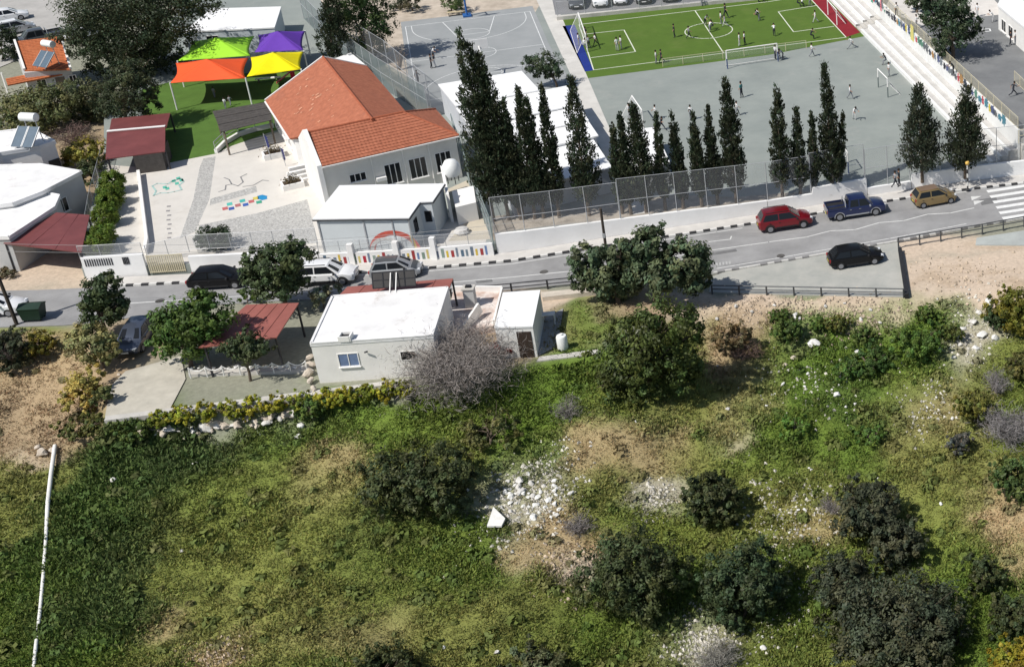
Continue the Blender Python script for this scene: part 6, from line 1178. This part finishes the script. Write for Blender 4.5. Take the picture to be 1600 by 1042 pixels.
tree('small_shrub', 'grey green shrub between bungalow and white SUV', P(505, 480, -.02), [(500, 462, 18, 14), (520, 455, 14, 12)], 1300, .26, (.10, .105, .075), .06, None, 'shrub')
tree('garden_bush', 'dark round bush on the cobbled kindergarten yard', P(333, 388, ZY), [(333, 370, 27, 15), (320, 376, 16, 10), (348, 376, 15, 10)], 3000, .24, (.020, .030, .016), .08, None, 'bush')
# grey-green trees of the left houses
GL = 'trees around the left houses'
tree('olive_tree', 'grey green olive tree in front of the small tiled house', P(60, 200, 0), [(60, 165, 48, 26), (20, 170, 40, 26), (95, 155, 34, 24), (50, 190, 46, 18)], 8000, .34, OLV, .2, GL); tree('olive_tree', 'dull green tree between olive and maroon shelter', P(140, 190, 0), [(135, 150, 34, 26), (120, 175, 30, 20), (155, 170, 24, 24)], 5000, .34, (.05, .055, .03), .18, GL)
tree('garden_bush', 'yellow green bush below the maroon shelter', P(130, 265, 0), [(128, 235, 28, 18), (110, 245, 20, 14), (150, 245, 18, 14)], 3200, .28, (.13, .115, .025), .1, GL, 'bush'); tree('garden_bush', 'dark bush beside the left house corner', P(152, 285, 0), [(145, 268, 20, 18), (135, 262, 14, 12)], 2000, .26, (.035, .045, .02), .08, GL, 'bush'); tree('garden_bush', 'dark bush at the top left edge beside the white cars', P(5, 92, 0), [(4, 62, 22, 24), (12, 80, 18, 14)], 2400, .3, CON, .1, GL, 'bush')
tree('garden_bush', 'dark shrub behind the left parapet near the carport', P(12, 432, 0), [(8, 428, 16, 8)], 800, .22, (.06, .05, .03), .04, GL, 'bush')
for i, (a, b, w_, lb) in enumerate(((175, 302, 15, 'topiary ball shrub furthest from the street'), (171, 322, 15.5, 'topiary ball shrub second from the far end'), (167, 336, 14, 'small topiary ball shrub in the middle of the row'), (164, 354, 16, 'topiary ball shrub third from the street'), (158, 384, 18, 'bright topiary ball shrub second from the street'), (150, 400, 17, 'topiary shrub nearest the street behind the fence'))):
    base = P(a, b, ZY); t = thing('topiary_shrub', lb, 'shrub', base, 'row of clipped round shrubs'); c_ = V(a, b-18, base.y); s_ = ppm(base); MB().tube(base-Vector((0, 0, .05)), base+Vector((0, 0, .5)), .06, n=7).build('trunk', BARK, t)
    cen, col, d = cloud([(c_.x, c_.y, c_.z-.1, w_/s_, w_/s_, 16/s_)], 7000, .30, (.055, .080, .012), .18, inner=.80); ok = cen[:, 2] > base.z+.12; leaves('crown', cen[ok], .16, col[ok], LEAF, t, nrm=d[ok])
tree('flowering_plant', 'red leaved plant half hidden behind the grey leafless tree', P(782, 560, -.1), [(783, 543, 18, 9), (772, 548, 10, 7)], 900, .22, (.20, .03, .03), .05, None, 'plant')
# ---- bushes of the field
def bush(name, label, box, n, col, size=.32, group='dark bushes in the field', cat='bush', kz=.75, lobes=7, var=.4, fl=.5):
    x0, y0, x1, y1 = box; xc, yc = (x0+x1)/2, (y0+y1)/2; p = PT(xc, yc, 1.0); s_ = ppm(p); rx = (x1-x0)/2/s_; dep = math.atan2(HC-p.z, p.y); hh = (y1-y0)/2/s_
    rz = math.sqrt(max((hh**2-(rx*.9*math.sin(dep))**2), (.4*rx)**2))/math.cos(dep); rz = min(max(rz, .42*rx), 1.15*rx); c_ = PT(xc, yc, rz*.78); base = Vector((c_.x, c_.y, float(terr(c_.x, c_.y)))); t = thing(name, label, cat, base, group)
    bl_ = [(c_.x, c_.y, c_.z, rx*.66, rx*.64, rz*.72)]
    for i in range(lobes): a = 2*math.pi*(i+rnd.random()*.6)/lobes; f = rnd.uniform(.4, .78); bl_.append((c_.x+math.cos(a)*rx*f, c_.y+math.sin(a)*rx*f, c_.z+rnd.uniform(-.35, .3)*rz, rx*rnd.uniform(.26, .46), rx*rnd.uniform(.26, .46), rz*rnd.uniform(.35, .58)))
    n = int(n*1.7); size *= .7; cen, col_, d = cloud(bl_, n, .26, col, var, inner=.4); gz = terr(cen[:, 0], cen[:, 1]); ok = cen[:, 2] > gz+.03; limbs(t, base, bl_[:4], .12, split=.3); leaves('crown', cen[ok], size*(.6+.7*rng.random(ok.sum())), col_[ok], LEAF, t, nrm=d[ok], aspect=.5); return t
DK = (.034, .041, .018); DG = (.036, .040, .026)
bush('field_bush', 'large dark bush left of the white rubble patch', (570, 678, 738, 822), 11500, DK, .32); bush('field_bush', 'thin dull bush in the shadow right below the bare tree', (700, 632, 822, 715), 2300, (.075, .078, .032), .3, var=.5)
bush('field_bush', 'dense round dark bush in the middle right of the field', (1060, 728, 1162, 826), 8000, DK, .30); bush('field_bush', 'dark bush below the rubble with dry brush at its left', (908, 806, 1072, 975), 12000, DK, .32); bush('field_bush', 'dark green bush right of the thin field pole', (1082, 835, 1232, 990), 11500, (.032, .044, .022), .32)
bush('field_bush', 'grey dark bush at the upper left of the big lower right thicket', (1298, 738, 1420, 850), 8500, DG, .30); bush('field_bush', 'dark bush filling the gap above the biggest thicket', (1345, 795, 1450, 895), 6000, DG, .30); bush('field_bush', 'dark bush joining the lower right thicket on its left', (1262, 850, 1380, 960), 7000, DG, .30); bush('field_bush', 'biggest dark thicket at the lower right of the field', (1290, 870, 1530, 1062), 17000, DG, .34, lobes=7); bush('field_bush', 'small dark bush right of the big thicket', (1505, 860, 1572, 935), 3600, DK, .28); bush('field_bush', 'dark bush at the lower right edge above the orange shrub', (1535, 920, 1625, 1005), 5000, DK, .3)
bush('field_bush', 'dark bush cut by the bottom edge left of centre', (530, 1008, 665, 1090), 6000, DK, .3); bush('field_bush', 'grey green low bush at the bottom edge in the centre', (775, 1010, 905, 1075), 4500, (.05, .055, .03), .28, var=.5); bush('field_bush', 'small round grey black shrub near the right edge', (1475, 668, 1525, 712), 2600, (.055, .055, .055), .22)
GE = 'bushes at the right edge'
bush('edge_bush', 'olive yellow bush beside the dirt bank at the right edge', (1540, 435, 1640, 530), 7000, (.09, .085, .016), .32, GE); bush('edge_bush', 'dark green shrub left of the olive yellow bush', (1535, 470, 1590, 520), 3000, (.030, .042, .018), .28, GE); bush('edge_bush', 'green shrub below the grey thicket at the right edge', (1540, 700, 1630, 790), 5000, (.045, .065, .022), .3, GE); bush('edge_bush', 'orange yellow shrub in the lower right corner', (1535, 992, 1640, 1080), 4800, (.135, .11, .014), .28, GE, var=.5); bush('edge_bush', 'olive shrub above the grey black shrub', (1480, 600, 1560, 670), 3600, (.085, .085, .022), .3, GE); bush('edge_bush', 'brown green shrub at the right edge below the dirt', (1560, 540, 1640, 600), 3200, (.07, .07, .025), .3, GE)
GS = 'green shrubs on the slope'
bush('slope_shrub', 'green shrub on the rubble bank under the guard rail', (1195, 488, 1265, 540), 3200, (.048, .072, .02), .28, GS); bush('slope_shrub', 'brown leaved shrub at the top of the slope beside the carobs', (1105, 490, 1185, 560), 3200, (.085, .062, .035), .28, GS); bush('slope_shrub', 'low dark green shrub in the middle of the slope', (1310, 535, 1400, 590), 3400, (.036, .06, .018), .28, GS); bush('slope_shrub', 'low olive shrub below the lay-by corner', (1285, 485, 1330, 525), 1800, (.07, .072, .02), .26, GS); bush('slope_shrub', 'green mound on the slope near the right field edge', (1395, 500, 1480, 570), 4200, (.052, .085, .02), .28, GS)
GW = 'shrubs around the left terrace'
bush('terrace_shrub', 'straw coloured shrub at the left of the concrete drive', (90, 575, 165, 650), 3400, (.21, .16, .05), .3, GW, var=.5); bush('terrace_shrub', 'green creeper at the lower left corner of the concrete drive', (90, 640, 170, 690), 3000, (.06, .065, .022), .28, GW); bush('terrace_shrub', 'dark evergreen at the far left below the road', (-30, 505, 45, 590), 4200, (.03, .034, .022), .3, GW); bush('terrace_shrub', 'yellow green bush between pole and dark evergreen', (30, 515, 90, 560), 2400, (.10, .09, .02), .28, GW); bush('terrace_shrub', 'small upright shrub at the edge of the concrete drive', (142, 590, 180, 645), 1500, (.07, .075, .03), .26, GW)
for (bx_, c_, lb) in (((1200, 478, 1232, 505), (.05, .075, .02), 'small green shrub at the left on the dusty bank'), ((1262, 488, 1296, 522), (.055, .085, .02), 'small green shrub left of the lay-by corner shrub'), ((1330, 505, 1372, 540), (.05, .07, .02), 'small shrub between boulder and lay-by corner'), ((1425, 470, 1465, 505), (.055, .08, .02), 'small shrub below the black barrier'), ((1470, 500, 1510, 540), (.06, .075, .022), 'small olive shrub beside the rubble blocks'), ((1290, 560, 1345, 600), (.05, .085, .02), 'leafy green mound in the middle of the slope'), ((1215, 640, 1275, 690), (.06, .10, .022), 'leafy green mound low on the slope'), ((1330, 660, 1385, 700), (.055, .09, .022), 'leafy mound above the bottom of the slope')): bush('slope_shrub', lb, bx_, 1700, c_, .24, GS)
# flowering hedge on the terrace edge: bushes one by one
hx = [(250, 655, .9), (285, 651, 1), (320, 646, 1), (355, 642, 1), (390, 637, 1), (425, 632, 1), (458, 627, .9), (505, 622, .9), (535, 619, 1), (568, 615, 1), (600, 612, 1), (628, 610, .9)]
for i, (a, b, s_) in enumerate(hx):
    o = bush('flowering_hedge', ('yellow flowering hedge bush along the terrace below the gravel plot' if i < 7 else 'yellow flowering hedge bush below the bungalow wall'), (a-24, b-21*s_, a+24, b+19*s_), 1900, (.155, .148, .018) if i % 3 else (.12, .13, .02), .24, 'yellow hedge below the gravel plot' if i < 7 else 'yellow hedge below the bungalow', 'hedge', lobes=4, var=.5)
bush('terrace_shrub', 'green bushes at the left end of the yellow hedge', (180, 648, 245, 690), 2600, (.05, .07, .02), .28, GW); bush('terrace_shrub', 'dark green bush over the rocks at the right end of the hedge', (455, 610, 510, 665), 2600, (.055, .08, .02), .28, GW)

# ================================================================ ROCKS
ROCK = mat('limestone', (.58, .55, .50), .9, .2, 3, .6, 8, col2=(.72, .70, .66)); ROCKT = mat('tan_limestone', (.50, .42, .33), .9, .25, 2, .6, 8, col2=(.62, .55, .46)); WSTONE = mat('white_stone', (.72, .71, .67), .85, .12, 3, .3, 8)
def rock_mesh(seed, flat=.6, sub=2, am=.35):
    bm = bmesh.new(); bmesh.ops.create_icosphere(bm, subdivisions=sub, radius=.5); r_ = random.Random(seed); pl = [(Vector((r_.gauss(0, 1), r_.gauss(0, 1), r_.gauss(0, 1))).normalized(), r_.uniform(.24, .44)) for _ in range(14)]
    for v_ in bm.verts:
        for n_, d in pl:
            e = v_.co.dot(n_)-d
            if e > 0: v_.co -= n_*e
        v_.co *= 1+r_.uniform(-.11, .09); v_.co.z *= flat
    me_ = bpy.data.meshes.new('rock'); bm.to_mesh(me_); bm.free(); return me_
RM = [rock_mesh(i, .55+.1*(i % 4)) for i in range(8)]
for m_ in RM: m_.materials.append(ROCK)
def rock(label, px, py, wpx, group, m=None, z=None, k=None, sc=None, name='limestone_rock', cat='rock'):
    p = PT(px, py) if z is None else P(px, py, z); s_ = wpx/ppm(p); k = rnd.randrange(8) if k is None else k; o = bpy.data.objects.new(name, RM[k]); C.objects.link(o); o.location = (p.x, p.y, p.z+s_*.12+.03); sc = sc or (1, .8, .8); o.scale = (s_*sc[0], s_*sc[1], s_*sc[2]); o.rotation_euler = (rnd.uniform(-.2, .2), rnd.uniform(-.2, .2), rnd.uniform(0, 6.28)); tag(o, label, cat, group)
    if m: o.material_slots[0].link = 'OBJECT'; o.material_slots[0].material = m
    return o
# broken slab and rubble patch
t = P(776, 818, -3.6); p0 = PT(776, 818); s_ = ppm(p0)
pts = [(762, 827), (773, 803), (791, 818), (785, 828)]; w3 = [PT(a, b)+Vector((0, 0, .18)) for a, b in pts]; zz = sum(q_.z for q_ in w3)/4
mb = MB(); mb.prism(w3, lambda p_: zz+.05+.10*(p_[1]-w3[0].y), lambda p_: zz+.17+.10*(p_[1]-w3[0].y)); o = mb.build('broken_slab', WSTONE); tag(o, 'largest white broken slab at the lower left of the rubble patch', 'slab')
for i in range(34): rock('pale stone in the rubble patch right of the large dark bush', rnd.gauss(828, 26), rnd.gauss(778, 19), rnd.uniform(6, 15), 'stones of the rubble patch', WSTONE if i % 3 else None)
for (a, b, w_) in ((783, 795, 14), (799, 778, 16), (797, 787, 12), (815, 770, 20), (830, 757, 14), (812, 752, 22), (838, 790, 17), (858, 783, 16), (852, 793, 10), (834, 810, 18), (874, 797, 10), (893, 772, 14), (818, 792, 10), (866, 768, 10), (845, 770, 10), (790, 765, 9), (805, 760, 10), (842, 802, 9), (777, 767, 8), (860, 800, 8), (825, 778, 10), (850, 760, 9), (870, 775, 8)): rock('pale stone in the rubble patch right of the large dark bush', a, b, w_, 'stones of the rubble patch', WSTONE if rnd.random() < .6 else None)
for (a, b, w_, lb) in ((1273, 541, 26, 'big white boulder on the green slope below the lay-by'), (1245, 497, 22, 'white boulder on the dirt bank under the guard rail'), (1340, 552, 13, 'white stone right of the big boulder on the slope'), (1240, 560, 13, 'reddish boulder on the slope left of the big boulder'), (1227, 572, 12, 'pale stone below the reddish boulder'), (1224, 601, 10, 'small white stone low on the left of the slope'), (1308, 619, 16, 'flat white slab in the middle of the slope'), (1323, 599, 8, 'small white stone above the flat slab')): rock(lb, a, b, w_, None, ROCKT if 'reddish' in lb else WSTONE)
for (a, b, w_) in ((1322, 637, 7), (1336, 632, 8), (1322, 646, 5), (1257, 605, 7), (1262, 585, 8), (1275, 598, 6), (1265, 575, 5), (1311, 603, 6), (1211, 617, 6), (1232, 610, 5), (1300, 610, 6), (1248, 580, 6), (1470, 547, 10), (1490, 560, 12), (1488, 655, 9), (1449, 638, 7), (1463, 622, 6)): rock('small white stone scattered on the green slope', a, b, w_, 'small stones on the slope', WSTONE)
for (a, b, w_) in ((1174, 770, 6), (1186, 782, 5), (1195, 792, 6), (1247, 798, 9), (1258, 798, 9), (1234, 833, 7), (1242, 828, 7), (1206, 822, 4), (1216, 820, 4), (1294, 864, 5), (1256, 941, 7), (1212, 932, 7), (1268, 735, 6), (1264, 732, 5), (1470, 788, 9), (1372, 748, 5), (1193, 1014, 14), (1161, 992, 9), (1192, 995, 7), (1130, 1000, 8)): rock('small white stone lying between the lower right bushes', a, b, w_, 'small stones between the bushes', WSTONE)
for (a, b, w_, lb) in ((694, 1012, 8, 'lone small white stone at the bottom centre left'), (776, 1020, 12, 'pale flat stone at the bottom edge beside the grey green bush'), (994, 660, 7, 'single white stone on the grass below the bright green bush'), (1131, 606, 8, 'upper white stick-like stone beside the bright green bush'), (1137, 640, 10, 'lower pale stone beside the bright green bush'), (1198, 635, 8, 'white stone at the left margin of the slope'), (285, 862, 11, 'pale stone in the grass with dark hollow beside it'), (178, 752, 14, 'pale rock showing in the dark green nettles'), (305, 725, 12, 'pale rock below the terrace in the green')): rock(lb, a, b, w_, None, WSTONE if 'white' in lb else ROCK)
# rocky ledge under the hedge
for i in range(44):
    a = 205+i*6.5+rnd.uniform(-4, 4); b = float(np.interp(a, (205, 290, 372, 485), (672, 676, 664, 643)))+rnd.uniform(-9, 7)
    rock('tan limestone block of the rocky ledge below the yellow hedge', a, b, rnd.uniform(9, 25), 'rocky ledge below the hedge', ROCKT if i % 3 else ROCK, sc=(1.25, rnd.uniform(.6, 1.0), rnd.uniform(.5, .9)))
for (a, b, w_, lb) in ((470, 668, 18, 'upper pale rock under the right end of the hedge'), (466, 684, 15, 'lower pale rock under the right end of the hedge')): rock(lb, a, b, w_, None, WSTONE)
for (a, b, w_) in ((68, 710, 24), (85, 706, 20), (60, 700, 14), (180, 560, 10), (186, 586, 8)): rock('tan rock at the top of the white pipe', a, b, w_, 'rocks by the white pipe', ROCKT)
for i in range(16): rock('white stone edging in front of the faded maroon canopy', 300+i*11.5, 578-i*.3+rnd.uniform(-2, 2), rnd.uniform(6, 11), 'white stones edging the patio', WSTONE, z=.12)
for (a, b, w_) in ((484, 560, 18), (487, 572, 20), (482, 585, 22), (486, 596, 18), (490, 608, 14)): rock('tan boulder stacked at the left corner of the bungalow', a, b, w_, 'boulders by the bungalow corner', ROCKT, z=.1)
for (a, b, w_) in ((1545, 475, 22), (1530, 490, 16), (1520, 505, 20), (1535, 525, 24), (1555, 530, 18), (1525, 545, 16), (1505, 515, 14), (1500, 540, 12)): rock('grey white rubble block on the bank at the right', a, b, w_, 'rubble blocks on the right bank', WSTONE if a % 2 else None)
for (a, b, w_) in ((1150, 480, 10), (1175, 488, 9), (1210, 478, 8), (1290, 480, 9), (1345, 500, 10), (1360, 485, 8), (1120, 500, 9), (1375, 505, 9), (1320, 475, 7)): rock('pale stone on the dusty bank under the guard rail', a, b, w_, 'stones on the dusty bank', ROCK)
# fine rubble that nobody could count
def rubble(name, areas, n, label):
    mb_v, mb_c = [], []
    for (a, b, rx, ry, k, c_) in areas:
        c0_ = PT(a, b); s_ = ppm(c0_); m_ = int(n*k); q_ = rng.normal(size=(m_, 2))*.55; x = c0_.x+q_[:, 0]*rx/s_; y = c0_.y+q_[:, 1]*ry/(s_*.5); z = terr(x, y)+.05; sz = .05+.13*rng.random(m_)**2; d = rng.normal(size=(m_, 3))*.5+[0, 0, .2]; th = rng.random(m_)*6.28
        for u_ in range(m_):
            ca, sa = math.cos(th[u_])*sz[u_], math.sin(th[u_])*sz[u_]; h_ = sz[u_]*.7; x_, y_, z_ = x[u_], y[u_], z[u_]
            A_ = (x_+ca, y_+sa, z_-.03); B_ = (x_-sa*.8, y_+ca*.8, z_-.03); C_ = (x_-ca, y_-sa, z_-.03); D2 = (x_+sa*.8, y_-ca*.8, z_-.03); T_ = (x_+ca*.2, y_+sa*.3, z_+h_); S_ = (x_-ca*.3, y_-sa*.2, z_+h_*.8)
            mb_v += [(A_, B_, S_, T_), (D2, A_, T_, S_), (C_, D2, S_, S_), (B_, C_, S_, S_)]; t_ = .7+.5*rng.random(); mb_c += [tuple(np.array(c_)*t_)]*4
    vs = np.array(mb_v); cs = np.repeat(np.array(mb_c)[:, None, :], 4, 1); o_ = rawquads(name, vs, cs, TWIG); struct(o_, 'stuff'); tag(o_, label, 'rubble')
pale = (.58, .55, .48); tan = (.48, .39, .29)
rubble('loose_rubble', [(825, 780, 66, 52, .22, pale), (1100, 1005, 60, 40, .16, pale), (1240, 800, 80, 40, .10, pale), (895, 895, 45, 25, .10, tan), (1280, 600, 90, 45, .05, pale), (1200, 485, 90, 18, .12, tan), (1340, 492, 70, 22, .10, tan), (1220, 950, 50, 60, .06, pale), (1020, 775, 35, 20, .05, pale), (1520, 515, 40, 40, .06, pale), (1450, 640, 50, 40, .04, pale), (1500, 430, 100, 30, .06, tan), (330, 1025, 50, 20, .06, tan)], 3600, 'loose pale rubble strewn over the field and banks')

# ================================================================ WHITE PIPE, POSTS, FIELD POLE
cp = [(88, 702), (82, 745), (77, 790), (73, 850), (69, 905), (64, 960), (58, 1010), (53, 1060)]
wp_ = thing('white_pipe', 'white pipe running down the left side of the field', 'pipe', PT(*cp[0]))
for i in range(len(cp)-1):
    a, b = PT(*cp[i]), PT(*cp[i+1]); r_ = .13 if i < 3 else .10; h_ = .30 if i < 3 else .2; a.z = float(terr(a.x, a.y))+h_; b.z = float(terr(b.x, b.y))+(.30 if i < 2 else .2); MB().tube(a, b, r_, .13 if i < 2 else .10, 10).build('pipe_section', WSTONE, wp_, smooth=40)
def post_px(label, px, py, h, z=0.0, lean=0, group='thin posts on the terrace'):
    p = P(px, py, z) if z is not None else PT(px, py); t = tag(MB().tube((0, 0, -.2), (lean, 0, h), .05, .04, 6).build('fence_post', mat('rust_post', (.10, .08, .07), .8, .2, 5, metal=.3), None, org=p), label, 'post', group)
for (a, b, h, l_, lb) in ((171, 648, 1.5, -.3, 'leaning thin post at the lower left corner of the concrete drive'), (219, 643, 1.2, -.2, 'thin post at the lower edge of the concrete drive'), (276, 634, 1.4, -.3, 'thin post at the right corner of the concrete drive'), (336, 627, 1.2, -.2, 'thin post in the gravel plot left of centre'), (393, 620, 1.2, -.2, 'thin post in the middle of the gravel plot'), (450, 612, 1.0, -.1, 'thin post at the right of the gravel plot'), (511, 604, .9, -.05, 'thin post below the bungalow window'), (568, 598, .9, 0, 'thin post in the middle below the bungalow wall'), (624, 592, .9, 0, 'thin post near the bare tree below the bungalow')): post_px(lb, a, b, h, 0.0, l_)
post_px('thin metal pole standing between the two dark bushes at the bottom', 1036, 1020, 3.2, None, 0, None)
for (a, b, lb) in ((448, 742, 'small orange marker in the grass left of centre'), (1270, 893, 'small red marker by the lower right bushes')):
    p = PT(a, b); tag(MB().box(0, 0, .2, .16, .1, .45, .5).build('survey_marker', mat('orange_paint', (.65, .10, .04), .7, .1, 4), None, org=p), lb, 'marker')
for (a, b, c_, d_) in ((1035, 905, 1037, 770),): pass

# ================================================================ GROUND COVER
N = 128000
px_ = rng.random(N)*1760-80; py_ = 440+rng.random(N)**.92*680
u_ = (px_-CX)/F; v_ = (py_-CY)/F; z_ = np.full(N, -2.0)
for _ in range(14):
    tt = (z_-HC)/(-st-v_*ct); x_ = u_*tt; y_ = (ct-v_*st)*tt; z_ = .5*z_+.5*terr(x_, y_)
col, ht, den = cover(x_, y_); col = cover(x_+rng.normal(size=N)*.38, y_+rng.normal(size=N)*.5)[0]; inter = np.interp(x_, TBX, TBY)-y_
lawn = ((px_ > 846) & (px_ < 1000) & (py_ > 470) & (py_ < 560)); keep = (rng.random(N) < np.clip(den, 0, 1.3)/1.3) & ((inter > .15) | (lawn & (rng.random(N) < .7)))
x_, y_, z_, col, ht = x_[keep], y_[keep], z_[keep], col[keep], ht[keep]; K = len(x_)
clump = (vnoise(x_, y_, .9, 21)*.9+vnoise(x_, y_, 2.6, 22)*.7); ht = ht*(.35+clump); tone = (.62+.62*vnoise(x_, y_, 1.1, 23))*(.8+.4*rng.random(K))
vs_l, cs_l = [], []
for b in range(5):
    d = rng.normal(size=(K, 3)); d[:, 2] = np.abs(d[:, 2])*.6+.55; d /= np.linalg.norm(d, axis=1)[:, None]; L = (ht*(.6+.8*rng.random(K)))[:, None]; s_ = rng.normal(size=(K, 3)); s_ = np.cross(d, s_); s_ /= np.linalg.norm(s_, axis=1)[:, None]; o = rng.normal(size=(K, 3))*.12; o[:, 2] = 0; base = np.stack([x_, y_, z_], 1)+o; w_ = L*(.16+.26*rng.random((K, 1)))
    q = np.empty((K, 4, 3)); q[:, 0] = base; q[:, 1] = base+d*L*.55+s_*w_*.5; q[:, 2] = base+d*L; q[:, 3] = base+d*L*.5-s_*w_*.5; vs_l.append(q)
    c_ = col*(tone*(.75+.5*rng.random(K)))[:, None]; c_[:, 0] *= 1+.25*(rng.random(K)-.4); cs_l.append(np.repeat(c_[:, None, :], 4, 1))
# leafy weed cushions among the grass
M = 1500; ci = rng.integers(0, K, M); okc = rng.random(M) < np.clip(ht[ci]*3.2-.25, .12, 1); ci = ci[okc]; M = len(ci); LV = 44; wi = np.repeat(np.arange(M), LV); rad = .22+.5*rng.random(M)**1.6
n3 = rng.normal(size=(M*LV, 3)); n3[:, 2] = np.abs(n3[:, 2])*.9+.1; n3 /= np.linalg.norm(n3, axis=1)[:, None]
ctr = np.stack([x_[ci], y_[ci], z_[ci]], 1)[wi]+n3*(rad[wi]*(.55+.5*rng.random(M*LV)))[:, None]*np.array([1, 1, .7])
nn = n3+rng.normal(size=n3.shape)*.4; nn /= np.linalg.norm(nn, axis=1)[:, None]; d = rng.normal(size=n3.shape); d -= nn*(d*nn).sum(1)[:, None]; d /= np.linalg.norm(d, axis=1)[:, None]; s_ = np.cross(nn, d); L = (.10+.14*rng.random((M*LV, 1)))
q = np.empty((M*LV, 4, 3)); q[:, 0] = ctr-d*L; q[:, 1] = ctr+s_*L*.6; q[:, 2] = ctr+d*L; q[:, 3] = ctr-s_*L*.6; vs_l.append(q)
kind = rng.random(M); cb = col[ci]*.55+np.where(kind[:, None] < .45, np.array([.05, .10, .022]), np.where(kind[:, None] < .75, np.array([.10, .135, .03]), np.array([.13, .11, .045])))*.45; cb = cb[wi]*(.7+.6*rng.random((M*LV, 1))); cs_l.append(np.repeat(cb[:, None, :], 4, 1))
go_ = rawquads('field_grass', np.concatenate(vs_l), np.clip(np.concatenate(cs_l), .005, .8), GRASS); struct(go_, 'stuff'); tag(go_, 'rough green and straw coloured grass and weeds covering the field', 'grass')
